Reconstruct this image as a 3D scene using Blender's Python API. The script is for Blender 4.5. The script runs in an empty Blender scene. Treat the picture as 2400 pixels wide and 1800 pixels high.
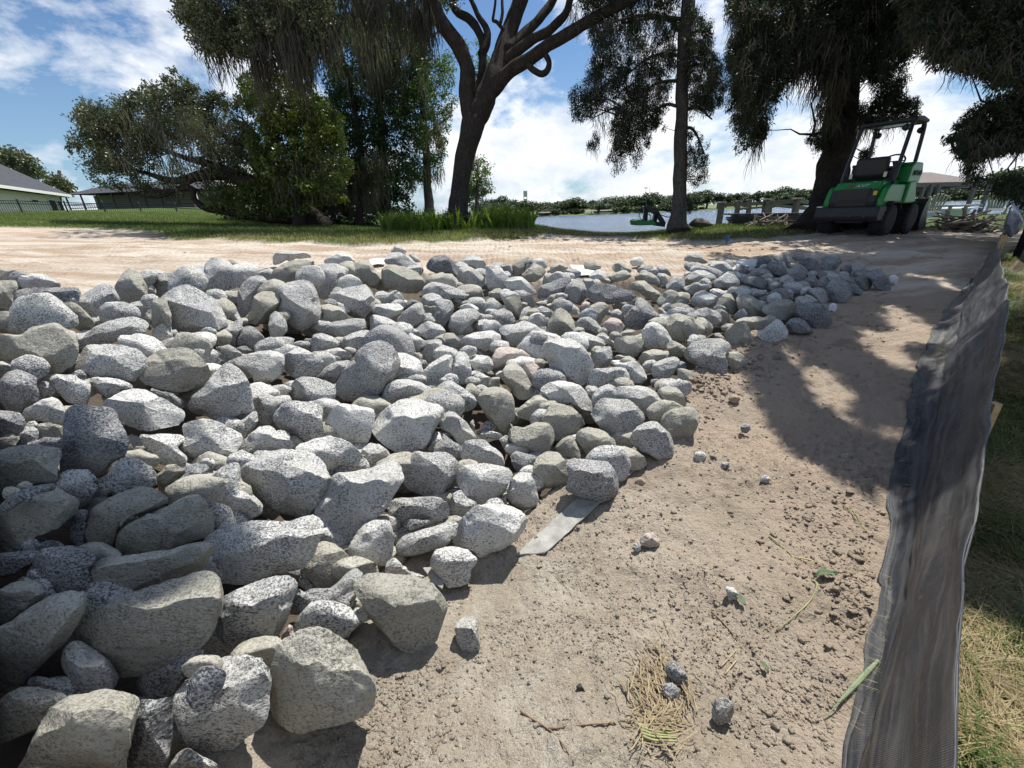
import bpy, bmesh, math, random
import numpy as np
from mathutils import Vector, Matrix, Quaternion
random.seed(7); RS = np.random.RandomState(11)
scene = bpy.context.scene
COL = scene.collection
# ------------------------------------------------------------ camera
F_PX = 950.0                      # focal length in pixels of the 2400 wide photograph
EYE = np.array([0.0, 0.0, 1.45])
PITCH = math.radians(22.95); ROLL = math.radians(2.0)
_F = np.array([0, math.cos(PITCH), -math.sin(PITCH)])
_R0 = np.array([1.0, 0, 0]); _U0 = np.cross(_R0, _F)
CR = math.cos(ROLL)*_R0 - math.sin(ROLL)*_U0
CU = math.sin(ROLL)*_R0 + math.cos(ROLL)*_U0
CF = _F
cam_d = bpy.data.cameras.new('camera'); cam = bpy.data.objects.new('camera', cam_d)
COL.objects.link(cam); scene.camera = cam
cam_d.sensor_width = 36.0; cam_d.lens = F_PX/2400*36.0
cam_d.clip_start = 0.05; cam_d.clip_end = 6000
cam.matrix_world = Matrix(((CR[0], CU[0], -CF[0], EYE[0]), (CR[1], CU[1], -CF[1], EYE[1]), (CR[2], CU[2], -CF[2], EYE[2]), (0, 0, 0, 1)))
def ray(px, py):
    return CF + CR*((px-1200)/F_PX) + CU*((900-py)/F_PX)
def P(px, py, D):
    return EYE + ray(px, py)*D
def proj(p):
    v = np.asarray(p, float) - EYE
    z = v @ CF
    z = np.where(np.abs(z) < 1e-6, 1e-6, z)
    return 1200 + F_PX*(v @ CR)/z, 900 - F_PX*(v @ CU)/z, z
# ------------------------------------------------------------ sun, sky, exposure
SUN = np.array([0.30, 0.42, 1.0]); SUN /= np.linalg.norm(SUN)
sun_el = math.asin(SUN[2]); sun_az = math.atan2(SUN[0], SUN[1])
sd = bpy.data.lights.new('sun', 'SUN'); sd.energy = 5.0; sd.angle = math.radians(0.55); sd.color = (1.0, 0.965, 0.90)
so = bpy.data.objects.new('sun', sd); COL.objects.link(so)
so.rotation_mode = 'QUATERNION'; so.rotation_quaternion = Vector(SUN).to_track_quat('Z', 'Y'); so.location = (4, -6, 30)
scene.view_settings.view_transform = 'Standard'; scene.view_settings.look = 'None'
scene.view_settings.gamma = 1.0; scene.view_settings.exposure = 0.38
scene.render.engine = 'CYCLES'
scene.cycles.max_bounces = 6; scene.cycles.transparent_max_bounces = 12
w = bpy.data.worlds.new('World'); scene.world = w; w.use_nodes = True
class NT:
    """small node-tree writer"""
    def __init__(s, tree): s.t = tree; s.n = tree.nodes; s.l = tree.links
    def add(s, typ, **kw):
        nd = s.n.new(typ)
        for k, v in kw.items(): setattr(nd, k, v)
        return nd
    def val(s, sock, v):
        if hasattr(v, 'is_output') or isinstance(v, bpy.types.NodeSocket): s.l.new(v, sock)
        else: sock.default_value = v
    def math(s, op, a, b=None, c=None, clamp=False):
        nd = s.add('ShaderNodeMath', operation=op); nd.use_clamp = clamp
        s.val(nd.inputs[0], a)
        if b is not None: s.val(nd.inputs[1], b)
        if c is not None: s.val(nd.inputs[2], c)
        return nd.outputs[0]
    def vmath(s, op, a, b=None):
        nd = s.add('ShaderNodeVectorMath', operation=op); s.val(nd.inputs[0], a)
        if b is not None:
            if op == 'SCALE': s.val(nd.inputs[3], b)
            else: s.val(nd.inputs[1], b)
        return nd.outputs[1] if op in ('DOT_PRODUCT', 'LENGTH') else nd.outputs[0]
    def noise(s, vec, scale, detail=4, rough=0.55, dist=0.0, out=0):
        nd = s.add('ShaderNodeTexNoise'); s.val(nd.inputs['Vector'], vec)
        nd.inputs['Scale'].default_value = scale; nd.inputs['Detail'].default_value = detail
        nd.inputs['Roughness'].default_value = rough; nd.inputs['Distortion'].default_value = dist
        return nd.outputs[out]
    def voro(s, vec, scale, feature='F1', out='Distance', rnd=1.0):
        nd = s.add('ShaderNodeTexVoronoi'); nd.feature = feature; s.val(nd.inputs['Vector'], vec)
        nd.inputs['Scale'].default_value = scale; nd.inputs['Randomness'].default_value = rnd
        return nd.outputs[out]
    def ramp(s, f, stops, interp='LINEAR'):
        nd = s.add('ShaderNodeValToRGB'); r = nd.color_ramp; r.interpolation = interp
        while len(r.elements) < len(stops): r.elements.new(0.5)
        for e, (p, c) in zip(r.elements, stops):
            e.position = p; e.color = (c, c, c, 1) if not hasattr(c, '__len__') else (*c[:3], 1)
        s.val(nd.inputs[0], f); return nd.outputs[0]
    def mix(s, f, a, b, blend='MIX'):
        nd = s.add('ShaderNodeMix', data_type='RGBA', blend_type=blend)
        s.val(nd.inputs[0], f); s.val(nd.inputs[6], a if not isinstance(a, tuple) else (*a[:3], 1)); s.val(nd.inputs[7], b if not isinstance(b, tuple) else (*b[:3], 1))
        return nd.outputs[2]
    def mapr(s, v, a, b, c=0.0, d=1.0, smooth=False):
        nd = s.add('ShaderNodeMapRange'); nd.clamp = True
        if smooth: nd.interpolation_type = 'SMOOTHSTEP'
        s.val(nd.inputs[0], v)
        for i, x in enumerate((a, b, c, d)): nd.inputs[i+1].default_value = x
        return nd.outputs[0]
    def bump(s, h, strength=0.5, dist=0.01, normal=None):
        nd = s.add('ShaderNodeBump'); nd.inputs['Strength'].default_value = strength; nd.inputs['Distance'].default_value = dist
        s.l.new(h, nd.inputs['Height'])
        if normal is not None: s.l.new(normal, nd.inputs['Normal'])
        return nd.outputs[0]
def make_sky():
    t = NT(w.node_tree); t.n.clear()
    sky = t.add('ShaderNodeTexSky'); sky.sky_type = 'NISHITA'; sky.sun_disc = False
    sky.sun_elevation = sun_el; sky.sun_rotation = sun_az; sky.air_density = 1.0; sky.dust_density = 0.6; sky.ozone_density = 2.0
    tc = t.add('ShaderNodeTexCoord').outputs['Generated']
    sp = t.add('ShaderNodeSeparateXYZ'); t.l.new(tc, sp.inputs[0])
    z = t.math('MAXIMUM', sp.outputs[2], 0.0)
    zz = t.math('ADD', z, 0.30)
    cx = t.math('DIVIDE', sp.outputs[0], zz); cy = t.math('DIVIDE', sp.outputs[1], zz)
    cv = t.add('ShaderNodeCombineXYZ'); t.l.new(cx, cv.inputs[0]); t.l.new(cy, cv.inputs[1]); cv.inputs[2].default_value = 0.7
    mpp = t.add('ShaderNodeMapping'); t.l.new(tc, mpp.inputs[0]); mpp.inputs['Scale'].default_value = (1.0, 1.0, 1.9); mpp.inputs['Location'].default_value = (3.1, 1.7, 0.4)
    n1 = t.noise(mpp.outputs[0], 2.6, 10, 0.60, 0.15)
    n2 = t.noise(mpp.outputs[0], 9.0, 8, 0.62, 0.25)
    base = t.math('ADD', t.math('MULTIPLY', n1, 0.78), t.math('MULTIPLY', n2, 0.22))
    # where the larger cloud banks and the clear gaps stand
    def blob(px, py, k, amp):
        d = ray(px, py); d = d/np.linalg.norm(d)
        dp = t.vmath('DOT_PRODUCT', tc, tuple(d))
        return t.math('MULTIPLY', t.math('POWER', t.math('MAXIMUM', dp, 0.0), k), amp)
    for (px, py, k, amp) in ((40, 110, 200, .07), (420, 100, 40, .07), (90, 340, 200, .07), (60, 230, 200, -.10), (190, 20, 150, -.08), (110, 290, 200, -.04), (1330, 250, 90, .07),
                             (1360, 170, 200, -.10), (1330, 330, 200, -.06), (1500, 380, 30, .08), (2100, 330, 30, .10), (1700, 180, 80, -.06), (850, 60, 60, -.10)):
        base = t.math('ADD', base, blob(px, py, k, amp))
    hz = t.mapr(sp.outputs[2], 0.0, 0.25, 0.04, 0.0)
    base = t.math('ADD', base, hz)
    cov = t.ramp(base, ((0.50, 0.0), (0.53, 0.35), (0.58, 0.90), (0.70, 1.0)))
    shade = t.noise(mpp.outputs[0], 5.5, 6, 0.6, 0.2)
    ccol = t.mix(t.mapr(shade, 0.36, 0.62), (13.5, 14.8, 17.0), (22.0, 22.0, 22.0))
    skyc = t.mix(1.0, sky.outputs[0], (1.35, 1.7, 2.0), 'MULTIPLY')
    skyc = t.mix(t.mapr(sp.outputs[2], 0.0, 0.28, 0.42, 0.0), skyc, (8.6, 12.2, 16.0))
    col = t.mix(cov, skyc, ccol)
    bg = t.add('ShaderNodeBackground'); t.l.new(col, bg.inputs[0]); bg.inputs[1].default_value = 0.043
    out = t.add('ShaderNodeOutputWorld'); t.l.new(bg.outputs[0], out.inputs[0])
make_sky()
# ------------------------------------------------------------ object helpers
def tag(o, label=None, cat=None, group=None, kind=None):
    if label: o['label'] = label
    if cat: o['category'] = cat
    if group: o['group'] = group
    if kind: o['kind'] = kind
    return o
def empty(name, loc, rz=0.0):
    o = bpy.data.objects.new(name, None); COL.objects.link(o); o.location = tuple(loc); o.rotation_euler = (0, 0, rz); o.empty_display_size = 0.1
    return o
def np_mesh(name, V, Fc, mat, parent=None, smooth=False, origin=None):
    """V (n,3) world coordinates (or local when parented), Fc list or (m,k) array"""
    V = np.asarray(V, np.float64).reshape(-1, 3)
    if origin is None and parent is None: origin = V.mean(0)
    if origin is not None: V = V - np.asarray(origin)
    me = bpy.data.meshes.new(name)
    if isinstance(Fc, np.ndarray):
        m, k = Fc.shape
        me.vertices.add(len(V)); me.vertices.foreach_set('co', V.astype(np.float32).ravel())
        me.loops.add(m*k); me.loops.foreach_set('vertex_index', Fc.astype(np.int32).ravel())
        me.polygons.add(m); me.polygons.foreach_set('loop_start', np.arange(0, m*k, k, dtype=np.int32)); me.polygons.foreach_set('loop_total', np.full(m, k, np.int32))
        me.update(calc_edges=True)
    else:
        me.from_pydata(V.tolist(), [], [list(map(int, f)) for f in Fc]); me.update()
    if smooth: me.polygons.foreach_set('use_smooth', np.ones(len(me.polygons), bool))
    if mat is not None: me.materials.append(mat)
    o = bpy.data.objects.new(name, me); COL.objects.link(o)
    if origin is not None: o.location = tuple(origin)
    if parent is not None: o.parent = parent
    return o
class MB:
    """collects boxes, bars, tubes and lathes, then links them as one mesh"""
    def __init__(s): s.v = []; s.f = []; s.n = 0
    def add(s, V, Fc):
        V = np.asarray(V, float).reshape(-1, 3); s.v.append(V)
        s.f += [[i+s.n for i in f] for f in Fc]; s.n += len(V); return s
    def box(s, c, size, rot=None, taper=1.0):
        x, y, z = [a/2 for a in size]
        V = np.array([(-x, -y, -z), (x, -y, -z), (x, y, -z), (-x, y, -z), (-x*taper, -y*taper, z), (x*taper, -y*taper, z), (x*taper, y*taper, z), (-x*taper, y*taper, z)])
        if rot is not None: V = V @ np.array(rot.to_3x3() if hasattr(rot, 'to_3x3') else rot).T
        return s.add(V+np.array(c), [(3, 2, 1, 0), (4, 5, 6, 7), (0, 1, 5, 4), (1, 2, 6, 5), (2, 3, 7, 6), (3, 0, 4, 7)])
    def bar(s, a, b, wd, ht, up=(0, 0, 1)):
        a = np.array(a, float); b = np.array(b, float); d = b-a; L = np.linalg.norm(d); d /= L
        up = np.array(up, float); sd_ = np.cross(d, up)
        if np.linalg.norm(sd_) < 1e-4: sd_ = np.cross(d, (1, 0, 0))
        sd_ /= np.linalg.norm(sd_); u = np.cross(sd_, d)
        V = []
        for q in (a, b):
            for (i, j) in ((-1, -1), (1, -1), (1, 1), (-1, 1)): V.append(q+sd_*wd/2*i+u*ht/2*j)
        return s.add(V, [(3, 2, 1, 0), (4, 5, 6, 7), (0, 1, 5, 4), (1, 2, 6, 5), (2, 3, 7, 6), (3, 0, 4, 7)])
    def tube(s, pts, r, k=8, cap=True):
        pts = [np.array(p, float) for p in pts]; n = len(pts)
        rr = list(r) if hasattr(r, '__len__') else [r]*n
        d = [(pts[min(i+1, n-1)]-pts[max(i-1, 0)]) for i in range(n)]
        d = [x/(np.linalg.norm(x)+1e-9) for x in d]
        ref = np.array((0.0, 0, 1)) if abs(d[0][2]) < 0.9 else np.array((1.0, 0, 0))
        u = np.cross(d[0], ref); u /= np.linalg.norm(u); V = []
        for i in range(n):
            u = u-d[i]*(u@d[i]); u /= (np.linalg.norm(u)+1e-9); v = np.cross(d[i], u)
            for j in range(k):
                a = 2*math.pi*j/k; V.append(pts[i]+rr[i]*(math.cos(a)*u+math.sin(a)*v))
        Fc = [(i*k+j, i*k+(j+1) % k, (i+1)*k+(j+1) % k, (i+1)*k+j) for i in range(n-1) for j in range(k)]
        if cap: Fc += [tuple(range(k-1, -1, -1)), tuple((n-1)*k+j for j in range(k))]
        return s.add(V, Fc)
    def lathe(s, prof, c=(0, 0, 0), axis='z', k=24):
        """prof: list of (radius, height)"""
        V = []; 
        for (r, h) in prof:
            for j in range(k):
                a = 2*math.pi*j/k; p = (r*math.cos(a), r*math.sin(a), h)
                if axis == 'x': p = (p[2], p[0], p[1])
                if axis == 'y': p = (p[1], p[2], p[0])
                V.append(np.array(p)+np.array(c))
        n = len(prof)
        Fc = [(i*k+j, i*k+(j+1) % k, (i+1)*k+(j+1) % k, (i+1)*k+j) for i in range(n-1) for j in range(k)]
        Fc += [tuple(range(k-1, -1, -1)), tuple((n-1)*k+j for j in range(k))]
        return s.add(V, Fc)
    def prism(s, prof, x0, x1, axis='x'):
        """closed profile (a,b) extruded along an axis"""
        n = len(prof); V = []
        for x in (x0, x1):
            for (a, b) in prof: V.append((x, a, b) if axis == 'x' else ((a, x, b) if axis == 'y' else (a, b, x)))
        Fc = [(j, (j+1) % n, n+(j+1) % n, n+j) for j in range(n)] + [tuple(range(n-1, -1, -1)), tuple(range(n, 2*n))]
        return s.add(V, Fc)
    def build(s, name, mat, parent=None, smooth=False, origin=None, bevel=0.0):
        o = np_mesh(name, np.vstack(s.v), s.f, mat, parent, smooth, origin)
        bm = bmesh.new(); bm.from_mesh(o.data); bmesh.ops.recalc_face_normals(bm, faces=bm.faces); bm.to_mesh(o.data); bm.free()
        if bevel: m = o.modifiers.new('bevel', 'BEVEL'); m.width = bevel; m.segments = 2; m.limit_method = 'ANGLE'
        return o
# ------------------------------------------------------------ numpy gradient noise
_perm = RS.permutation(256); _perm = np.concatenate([_perm, _perm, _perm])
_grad = RS.normal(size=(256, 3)); _grad /= np.linalg.norm(_grad, axis=1)[:, None]
def gnoise(p):
    p = np.asarray(p, float); i = np.floor(p).astype(int); f = p-i; i &= 255
    u = f*f*f*(f*(f*6-15)+10); r = 0
    for dx in (0, 1):
        for dy in (0, 1):
            for dz in (0, 1):
                h = _perm[_perm[_perm[i[:, 0]+dx]+i[:, 1]+dy]+i[:, 2]+dz]
                g = (_grad[h]*(f-np.array((dx, dy, dz)))).sum(1)
                wx = u[:, 0] if dx else 1-u[:, 0]; wy = u[:, 1] if dy else 1-u[:, 1]; wz = u[:, 2] if dz else 1-u[:, 2]
                r = r+g*wx*wy*wz
    return r*1.6
def fbm(p, octv=4, gain=0.5):
    r = 0; a = 1.0; p = np.asarray(p, float)
    for k in range(octv): r = r+a*gnoise(p*(2.03**k)+k*17.3); a *= gain
    return r
# ------------------------------------------------------------ material helpers
def new_mat(name):
    m = bpy.data.materials.new(name); m.use_nodes = True; t = NT(m.node_tree); t.n.clear()
    b = t.add('ShaderNodeBsdfPrincipled'); o = t.add('ShaderNodeOutputMaterial'); t.l.new(b.outputs[0], o.inputs[0])
    return m, t, b
def simple(name, col, rough=0.6, metal=0.0, var=0.15, scale=12.0, bump=0.0, bscale=60.0, spec=0.5):
    m, t, b = new_mat(name)
    tc = t.add('ShaderNodeTexCoord').outputs['Object']
    n = t.noise(tc, scale, 5, 0.6)
    c = t.mix(t.mapr(n, 0.3, 0.7), tuple(x*(1-var) for x in col), tuple(min(1, x*(1+var)) for x in col))
    t.l.new(c, b.inputs['Base Color']); b.inputs['Roughness'].default_value = rough; b.inputs['Metallic'].default_value = metal
    b.inputs['Specular IOR Level'].default_value = spec
    if bump: t.l.new(t.bump(t.noise(tc, bscale, 5, 0.6), bump, 0.01), b.inputs['Normal'])
    return m
# ============================================================ TERRAIN
def hz(px): return 498-0.0349*(px-1200)
def zrel(px, py, D): return None
_cp = []
def cp(px, py, D): _cp.append(P(px, py, D))
for row in ([(-300, 540, 12), (-300, 600, 5.6), (-300, 660, 3.6), (-300, 1000, 1.8), (-300, 1790, .95)],
            [(0, 502, 26), (0, 530, 14), (0, 560, 9), (0, 600, 6), (0, 645, 4.1), (0, 800, 2.55), (0, 1000, 1.95), (0, 1300, 1.5), (0, 1790, 1.0)],
            [(350, 512, 24), (350, 560, 9.5), (350, 600, 6.2), (350, 680, 3.9), (350, 900, 2.4), (350, 1300, 1.6), (350, 1790, 1.07)],
            [(650, 520, 22), (650, 545, 12.5), (650, 560, 9.8), (650, 600, 6.4), (650, 700, 4.1), (650, 900, 2.75), (650, 1300, 1.75), (650, 1790, 1.13)],
            [(1200, 526, 17), (1200, 545, 12), (1200, 570, 8.8), (1200, 605, 6.3), (1200, 640, 5.3), (1200, 700, 4.5), (1200, 800, 3.65), (1200, 950, 2.9), (1200, 1100, 2.38), (1200, 1300, 1.87), (1200, 1790, 1.165)],
            [(1700, 531, 14.5), (1700, 560, 9.8), (1700, 600, 6.9), (1700, 640, 5.6), (1700, 700, 4.55), (1700, 800, 3.6), (1700, 900, 3.0), (1700, 1000, 2.6), (1700, 1300, 1.8), (1700, 1790, 1.14)],
            [(2000, 531, 11.5), (2000, 570, 7.3), (2000, 625, 5.8), (2000, 690, 4.75), (2000, 780, 3.75), (2000, 900, 2.95), (2000, 1200, 1.95), (2000, 1790, 1.12)],
            [(2350, 560, 8.0), (2350, 650, 4.8), (2350, 800, 3.2), (2350, 1200, 1.9), (2350, 1790, 1.1)],
            [(2700, 560, 8.0), (2700, 1200, 1.9)]):
    for r in row: cp(*r)
LAKE_Z = -1.75
CPTS = np.array(_cp)
extra = [(-3, -2, .3), (0, -2, 0), (3, -2, 0.05), (-6, -1, .9), (6, 0, .2), (-40, 20, 2.3), (-40, 5, 2.0), (-25, 35, 2.5), (-12, 40, 1.6), (-5, 28, .6), (0, 24, .2), (5, 20, .3), (12, 16, .6), (20, 10, .8), (12, 3, .5), (40, 5, .8)]
CPTS = np.vstack([CPTS, np.array(extra, float)])
def _tps_fit(xy, z, lam=0.02):
    n = len(xy); d = np.linalg.norm(xy[:, None]-xy[None], axis=2)
    K = d**2*np.log(d+1e-9); K[d < 1e-9] = 0
    A = np.zeros((n+3, n+3)); A[:n, :n] = K+lam*np.eye(n); A[:n, n] = 1; A[:n, n+1:] = xy; A[n, :n] = 1; A[n+1:, :n] = xy.T
    return np.linalg.solve(A, np.concatenate([z, np.zeros(3)]))
# compress far distances so that the spline stays well behaved
def _warp(xy):
    r = np.linalg.norm(xy, axis=-1, keepdims=True)+1e-9
    return xy/r*np.log1p(r)
_wxy = _warp(CPTS[:, :2]); _wt = _tps_fit(_wxy, CPTS[:, 2])
def shore_drop(X, Y):
    # the bank falls to the lake beyond the lawn's crest
    crest = 18.5 - 0.10*X + np.where(X < -4, (-4-X)*1.6, 0) + np.where(X > 9, (X-9)*0.35, 0)
    d = Y-crest
    s = np.clip(d/7.0, 0, 1); s = s*s*(3-2*s)
    return s
def T(x, y):
    x = np.atleast_1d(np.asarray(x, float)); y = np.atleast_1d(np.asarray(y, float)); sh = x.shape
    q = np.stack([np.clip(x.ravel(), -45, 45), np.clip(y.ravel(), -3, 45)], 1); wq = _warp(q); out = np.zeros(len(wq))
    for i in range(0, len(wq), 20000):
        d = np.linalg.norm(wq[i:i+20000, None]-_wxy[None], axis=2)
        out[i:i+20000] = (d**2*np.log(d+1e-9)) @ _wt[:-3]
    out += _wt[-3]+wq @ _wt[-2:]
    s = shore_drop(x.ravel(), y.ravel()); out = out*(1-s)+(LAKE_Z-1.2)*s
    return out.reshape(sh)
def T1(x, y): return float(T([x], [y])[0])
def ground_hit(px, py, lift=0.0):
    """march the view ray of a pixel down to the terrain"""
    D = np.geomspace(0.7, 60, 260); q = EYE[None]+ray(px, py)[None]*D[:, None]
    h = q[:, 2]-T(q[:, 0], q[:, 1])-lift
    k = np.argmax(h < 0)
    if h[k] >= 0: return q[-1], D[-1]
    if k == 0: return q[0], D[0]
    a = h[k-1]/(h[k-1]-h[k]); d = D[k-1]*(1-a)+D[k]*a
    return EYE+ray(px, py)*d, d
_DG = np.geomspace(0.7, 60, 260)
def ground_hits(pp):
    return np.array([ground_hit(a, b)[0] for a, b in pp])
def inside(poly, X, Y):
    poly = np.asarray(poly, float); r = np.zeros(np.shape(X), bool); j = len(poly)-1
    for i in range(len(poly)):
        xi, yi = poly[i]; xj, yj = poly[j]
        c = ((yi > Y) != (yj > Y)) & (X < (xj-xi)*(Y-yi)/(yj-yi+1e-12)+xi); r ^= c; j = i
    return r
def sstep(a, b, x): t_ = np.clip((x-a)/(b-a), 0, 1); return t_*t_*(3-2*t_)
# lawn edge on the ground, left to right
lawn_edge = ground_hits([(-200, 524), (0, 531), (150, 536), (300, 542), (385, 546), (400, 562), (540, 563), (560, 566), (700, 573), (830, 576), (960, 572), (1100, 566), (1200, 562), (1320, 553), (1450, 556), (1560, 565), (1640, 569), (1740, 564), (1840, 556), (1900, 548)])
def lawn_y(x):
    o = np.argsort(lawn_edge[:, 0]); return np.interp(x, lawn_edge[o, 0], lawn_edge[o, 1])
fence_base_px = [(1960, 1830), (1985, 1700), (2045, 1440), (2072, 1280), (2080, 1150), (2115, 1010), (2130, 930), (2160, 830), (2215, 730), (2290, 640), (2320, 600), (2345, 560)]
fence_base = ground_hits(fence_base_px)
def fence_x(y):
    o = np.argsort(fence_base[:, 1]); return np.interp(y, fence_base[o, 1], fence_base[o, 0])
def axis(segs):
    r = [segs[0][0]]
    for (a, b, n0, n1) in segs:
        n = max(2, int(2*abs(b-a)/(n0+n1))); t_ = np.linspace(0, 1, n+1)[1:]
        t_ = (n0*t_+0.5*(n1-n0)*t_*t_)/(0.5*(n0+n1)); r += list(a+(b-a)*t_)
    return np.array(r)
gx = axis([(-400, -60, 120, 6), (-60, -8, 5, .3), (-8, -0.5, .25, .02), (-.5, 2.6, .0115, .0125), (2.6, 8, .02, .12), (8, 60, .4, 5), (60, 400, 6, 120)])
gy = axis([(-60, -3, 20, 2), (-3, .3, .8, .1), (.3, 3.6, .0115, .014), (3.6, 9, .02, .06), (9, 20, .08, .15), (20, 34, .3, .8), (34, 80, 2, 6), (80, 1500, 30, 250)])
GX, GY = np.meshgrid(gx, gy); fx, fy = GX.ravel(), GY.ravel()
_cx, _cy = gx[::3], gy[::3]
if _cx[-1] != gx[-1]: _cx = np.append(_cx, gx[-1])
if _cy[-1] != gy[-1]: _cy = np.append(_cy, gy[-1])
_C = T(*np.meshgrid(_cx, _cy)); _C = np.array([np.interp(gx, _cx, r_) for r_ in _C]); GZ = np.array([np.interp(gy, _cy, _C[:, k_]) for k_ in range(len(gx))]).T.ravel()
near = (np.hypot(fx, fy) < 12)
q = np.stack([fx, fy, np.zeros_like(fx)], 1)
dirt_w = sstep(8, 4, np.hypot(fx, fy))*sstep(0.1, -0.1, fx-fence_x(fy))
rough_n = fbm(q[near]*1.1+5, 2); lump = np.zeros_like(fx); lump[near] = 0.034*rough_n+0.016*np.clip(fbm(q[near]*2.6+70, 3), -.6, .6)+0.016*fbm(q[near]*5.0, 3)+0.022*np.abs(fbm(q[near]*17.0+9, 3, .6))*(0.35+1.1*np.clip(fbm(q[near]*1.4+40, 2)+.35, 0, 1))
lump[near] += (.012*np.clip(fbm(q[near]*34.0+3, 2, .6), -.1, 1)+.006*fbm(q[near]*62+8, 2))*np.clip(.35+1.6*fbm(q[near]*1.9+55, 3), .10, 1.6)*dirt_w[near]
mid = (np.hypot(fx, fy) < 24) & ~near
lump[mid] += 0.03*fbm(q[mid]*0.5, 3)
# tyre and track ruts running across the sand
road = (fy > 4.3) & (fy < lawn_y(fx)+.4) & (fx < 9)
lump[road] += 0.011*np.sin((fy[road]-0.12*fx[road]+.25*gnoise(q[road]*.35))*9.0)*np.clip(gnoise(q[road]*.5+8)+.6, 0, 1)+0.02*fbm(q[road]*2.2, 3)
lawnm = sstep(-0.06, 0.10, fy-lawn_y(fx)-0.10*fbm(q*1.7, 2))
lump += lawnm*0.06
# loose spoil heaps beside the rocks and a shallow trench in the dirt
for (px, py, rad, hh) in ((1740, 830, .24, .10), (1800, 800, .2, .06), (1640, 900, .20, .06), (1560, 1000, .14, .03), (1150, 1290, .13, .045), (1260, 1340, .10, .02), (1830, 1000, .3, -.03), (1950, 1130, .25, .03), (2000, 1420, .12, .035), (1990, 1560, .12, .03), (1720, 1600, .25, -.02)):
    c, _ = ground_hit(px, py); lump += hh*np.exp(-((fx-c[0])**2+(fy-c[1])**2)/(rad*rad))*(1+.6*np.where(near, 1, 0)*0)
# the bed under the rock pile lies one layer of stone lower than the pile's surface
bed_px = [(-400, 660), (0, 675), (250, 690), (420, 655), (620, 640), (900, 640), (1200, 645), (1500, 650), (1800, 632), (2010, 645), (2060, 650), (1930, 690), (1880, 770), (1770, 790), (1700, 850), (1620, 900), (1600, 980), (1520, 1040), (1440, 1130), (1330, 1150), (1230, 1240), (1120, 1270), (980, 1310), (900, 1440), (800, 1560), (620, 1640), (520, 1740), (460, 1850), (380, 2100), (-400, 2200)]
bed = ground_hits(bed_px)[:, :2]
bin_ = inside(bed, fx, fy); bd = np.full(len(fx), 9.0); kk = np.where(np.hypot(fx, fy) < 12)[0]; e0 = bed; e1 = np.roll(bed, -1, 0)
for a_, b_ in zip(e0, e1):
    ab = b_-a_; tt_ = np.clip(((fx[kk]-a_[0])*ab[0]+(fy[kk]-a_[1])*ab[1])/(ab@ab+1e-9), 0, 1); bd[kk] = np.minimum(bd[kk], np.hypot(fx[kk]-a_[0]-tt_*ab[0], fy[kk]-a_[1]-tt_*ab[1]))
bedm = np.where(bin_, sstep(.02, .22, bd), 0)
lump = lump*(1-.7*bedm)-.20*bedm
GZ = GZ+lump
ny, nx = GX.shape
ii = (np.arange(ny-1)[:, None]*nx+np.arange(nx-1)[None]).ravel()
gf = np.stack([ii, ii+1, ii+nx+1, ii+nx], 1)
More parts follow.
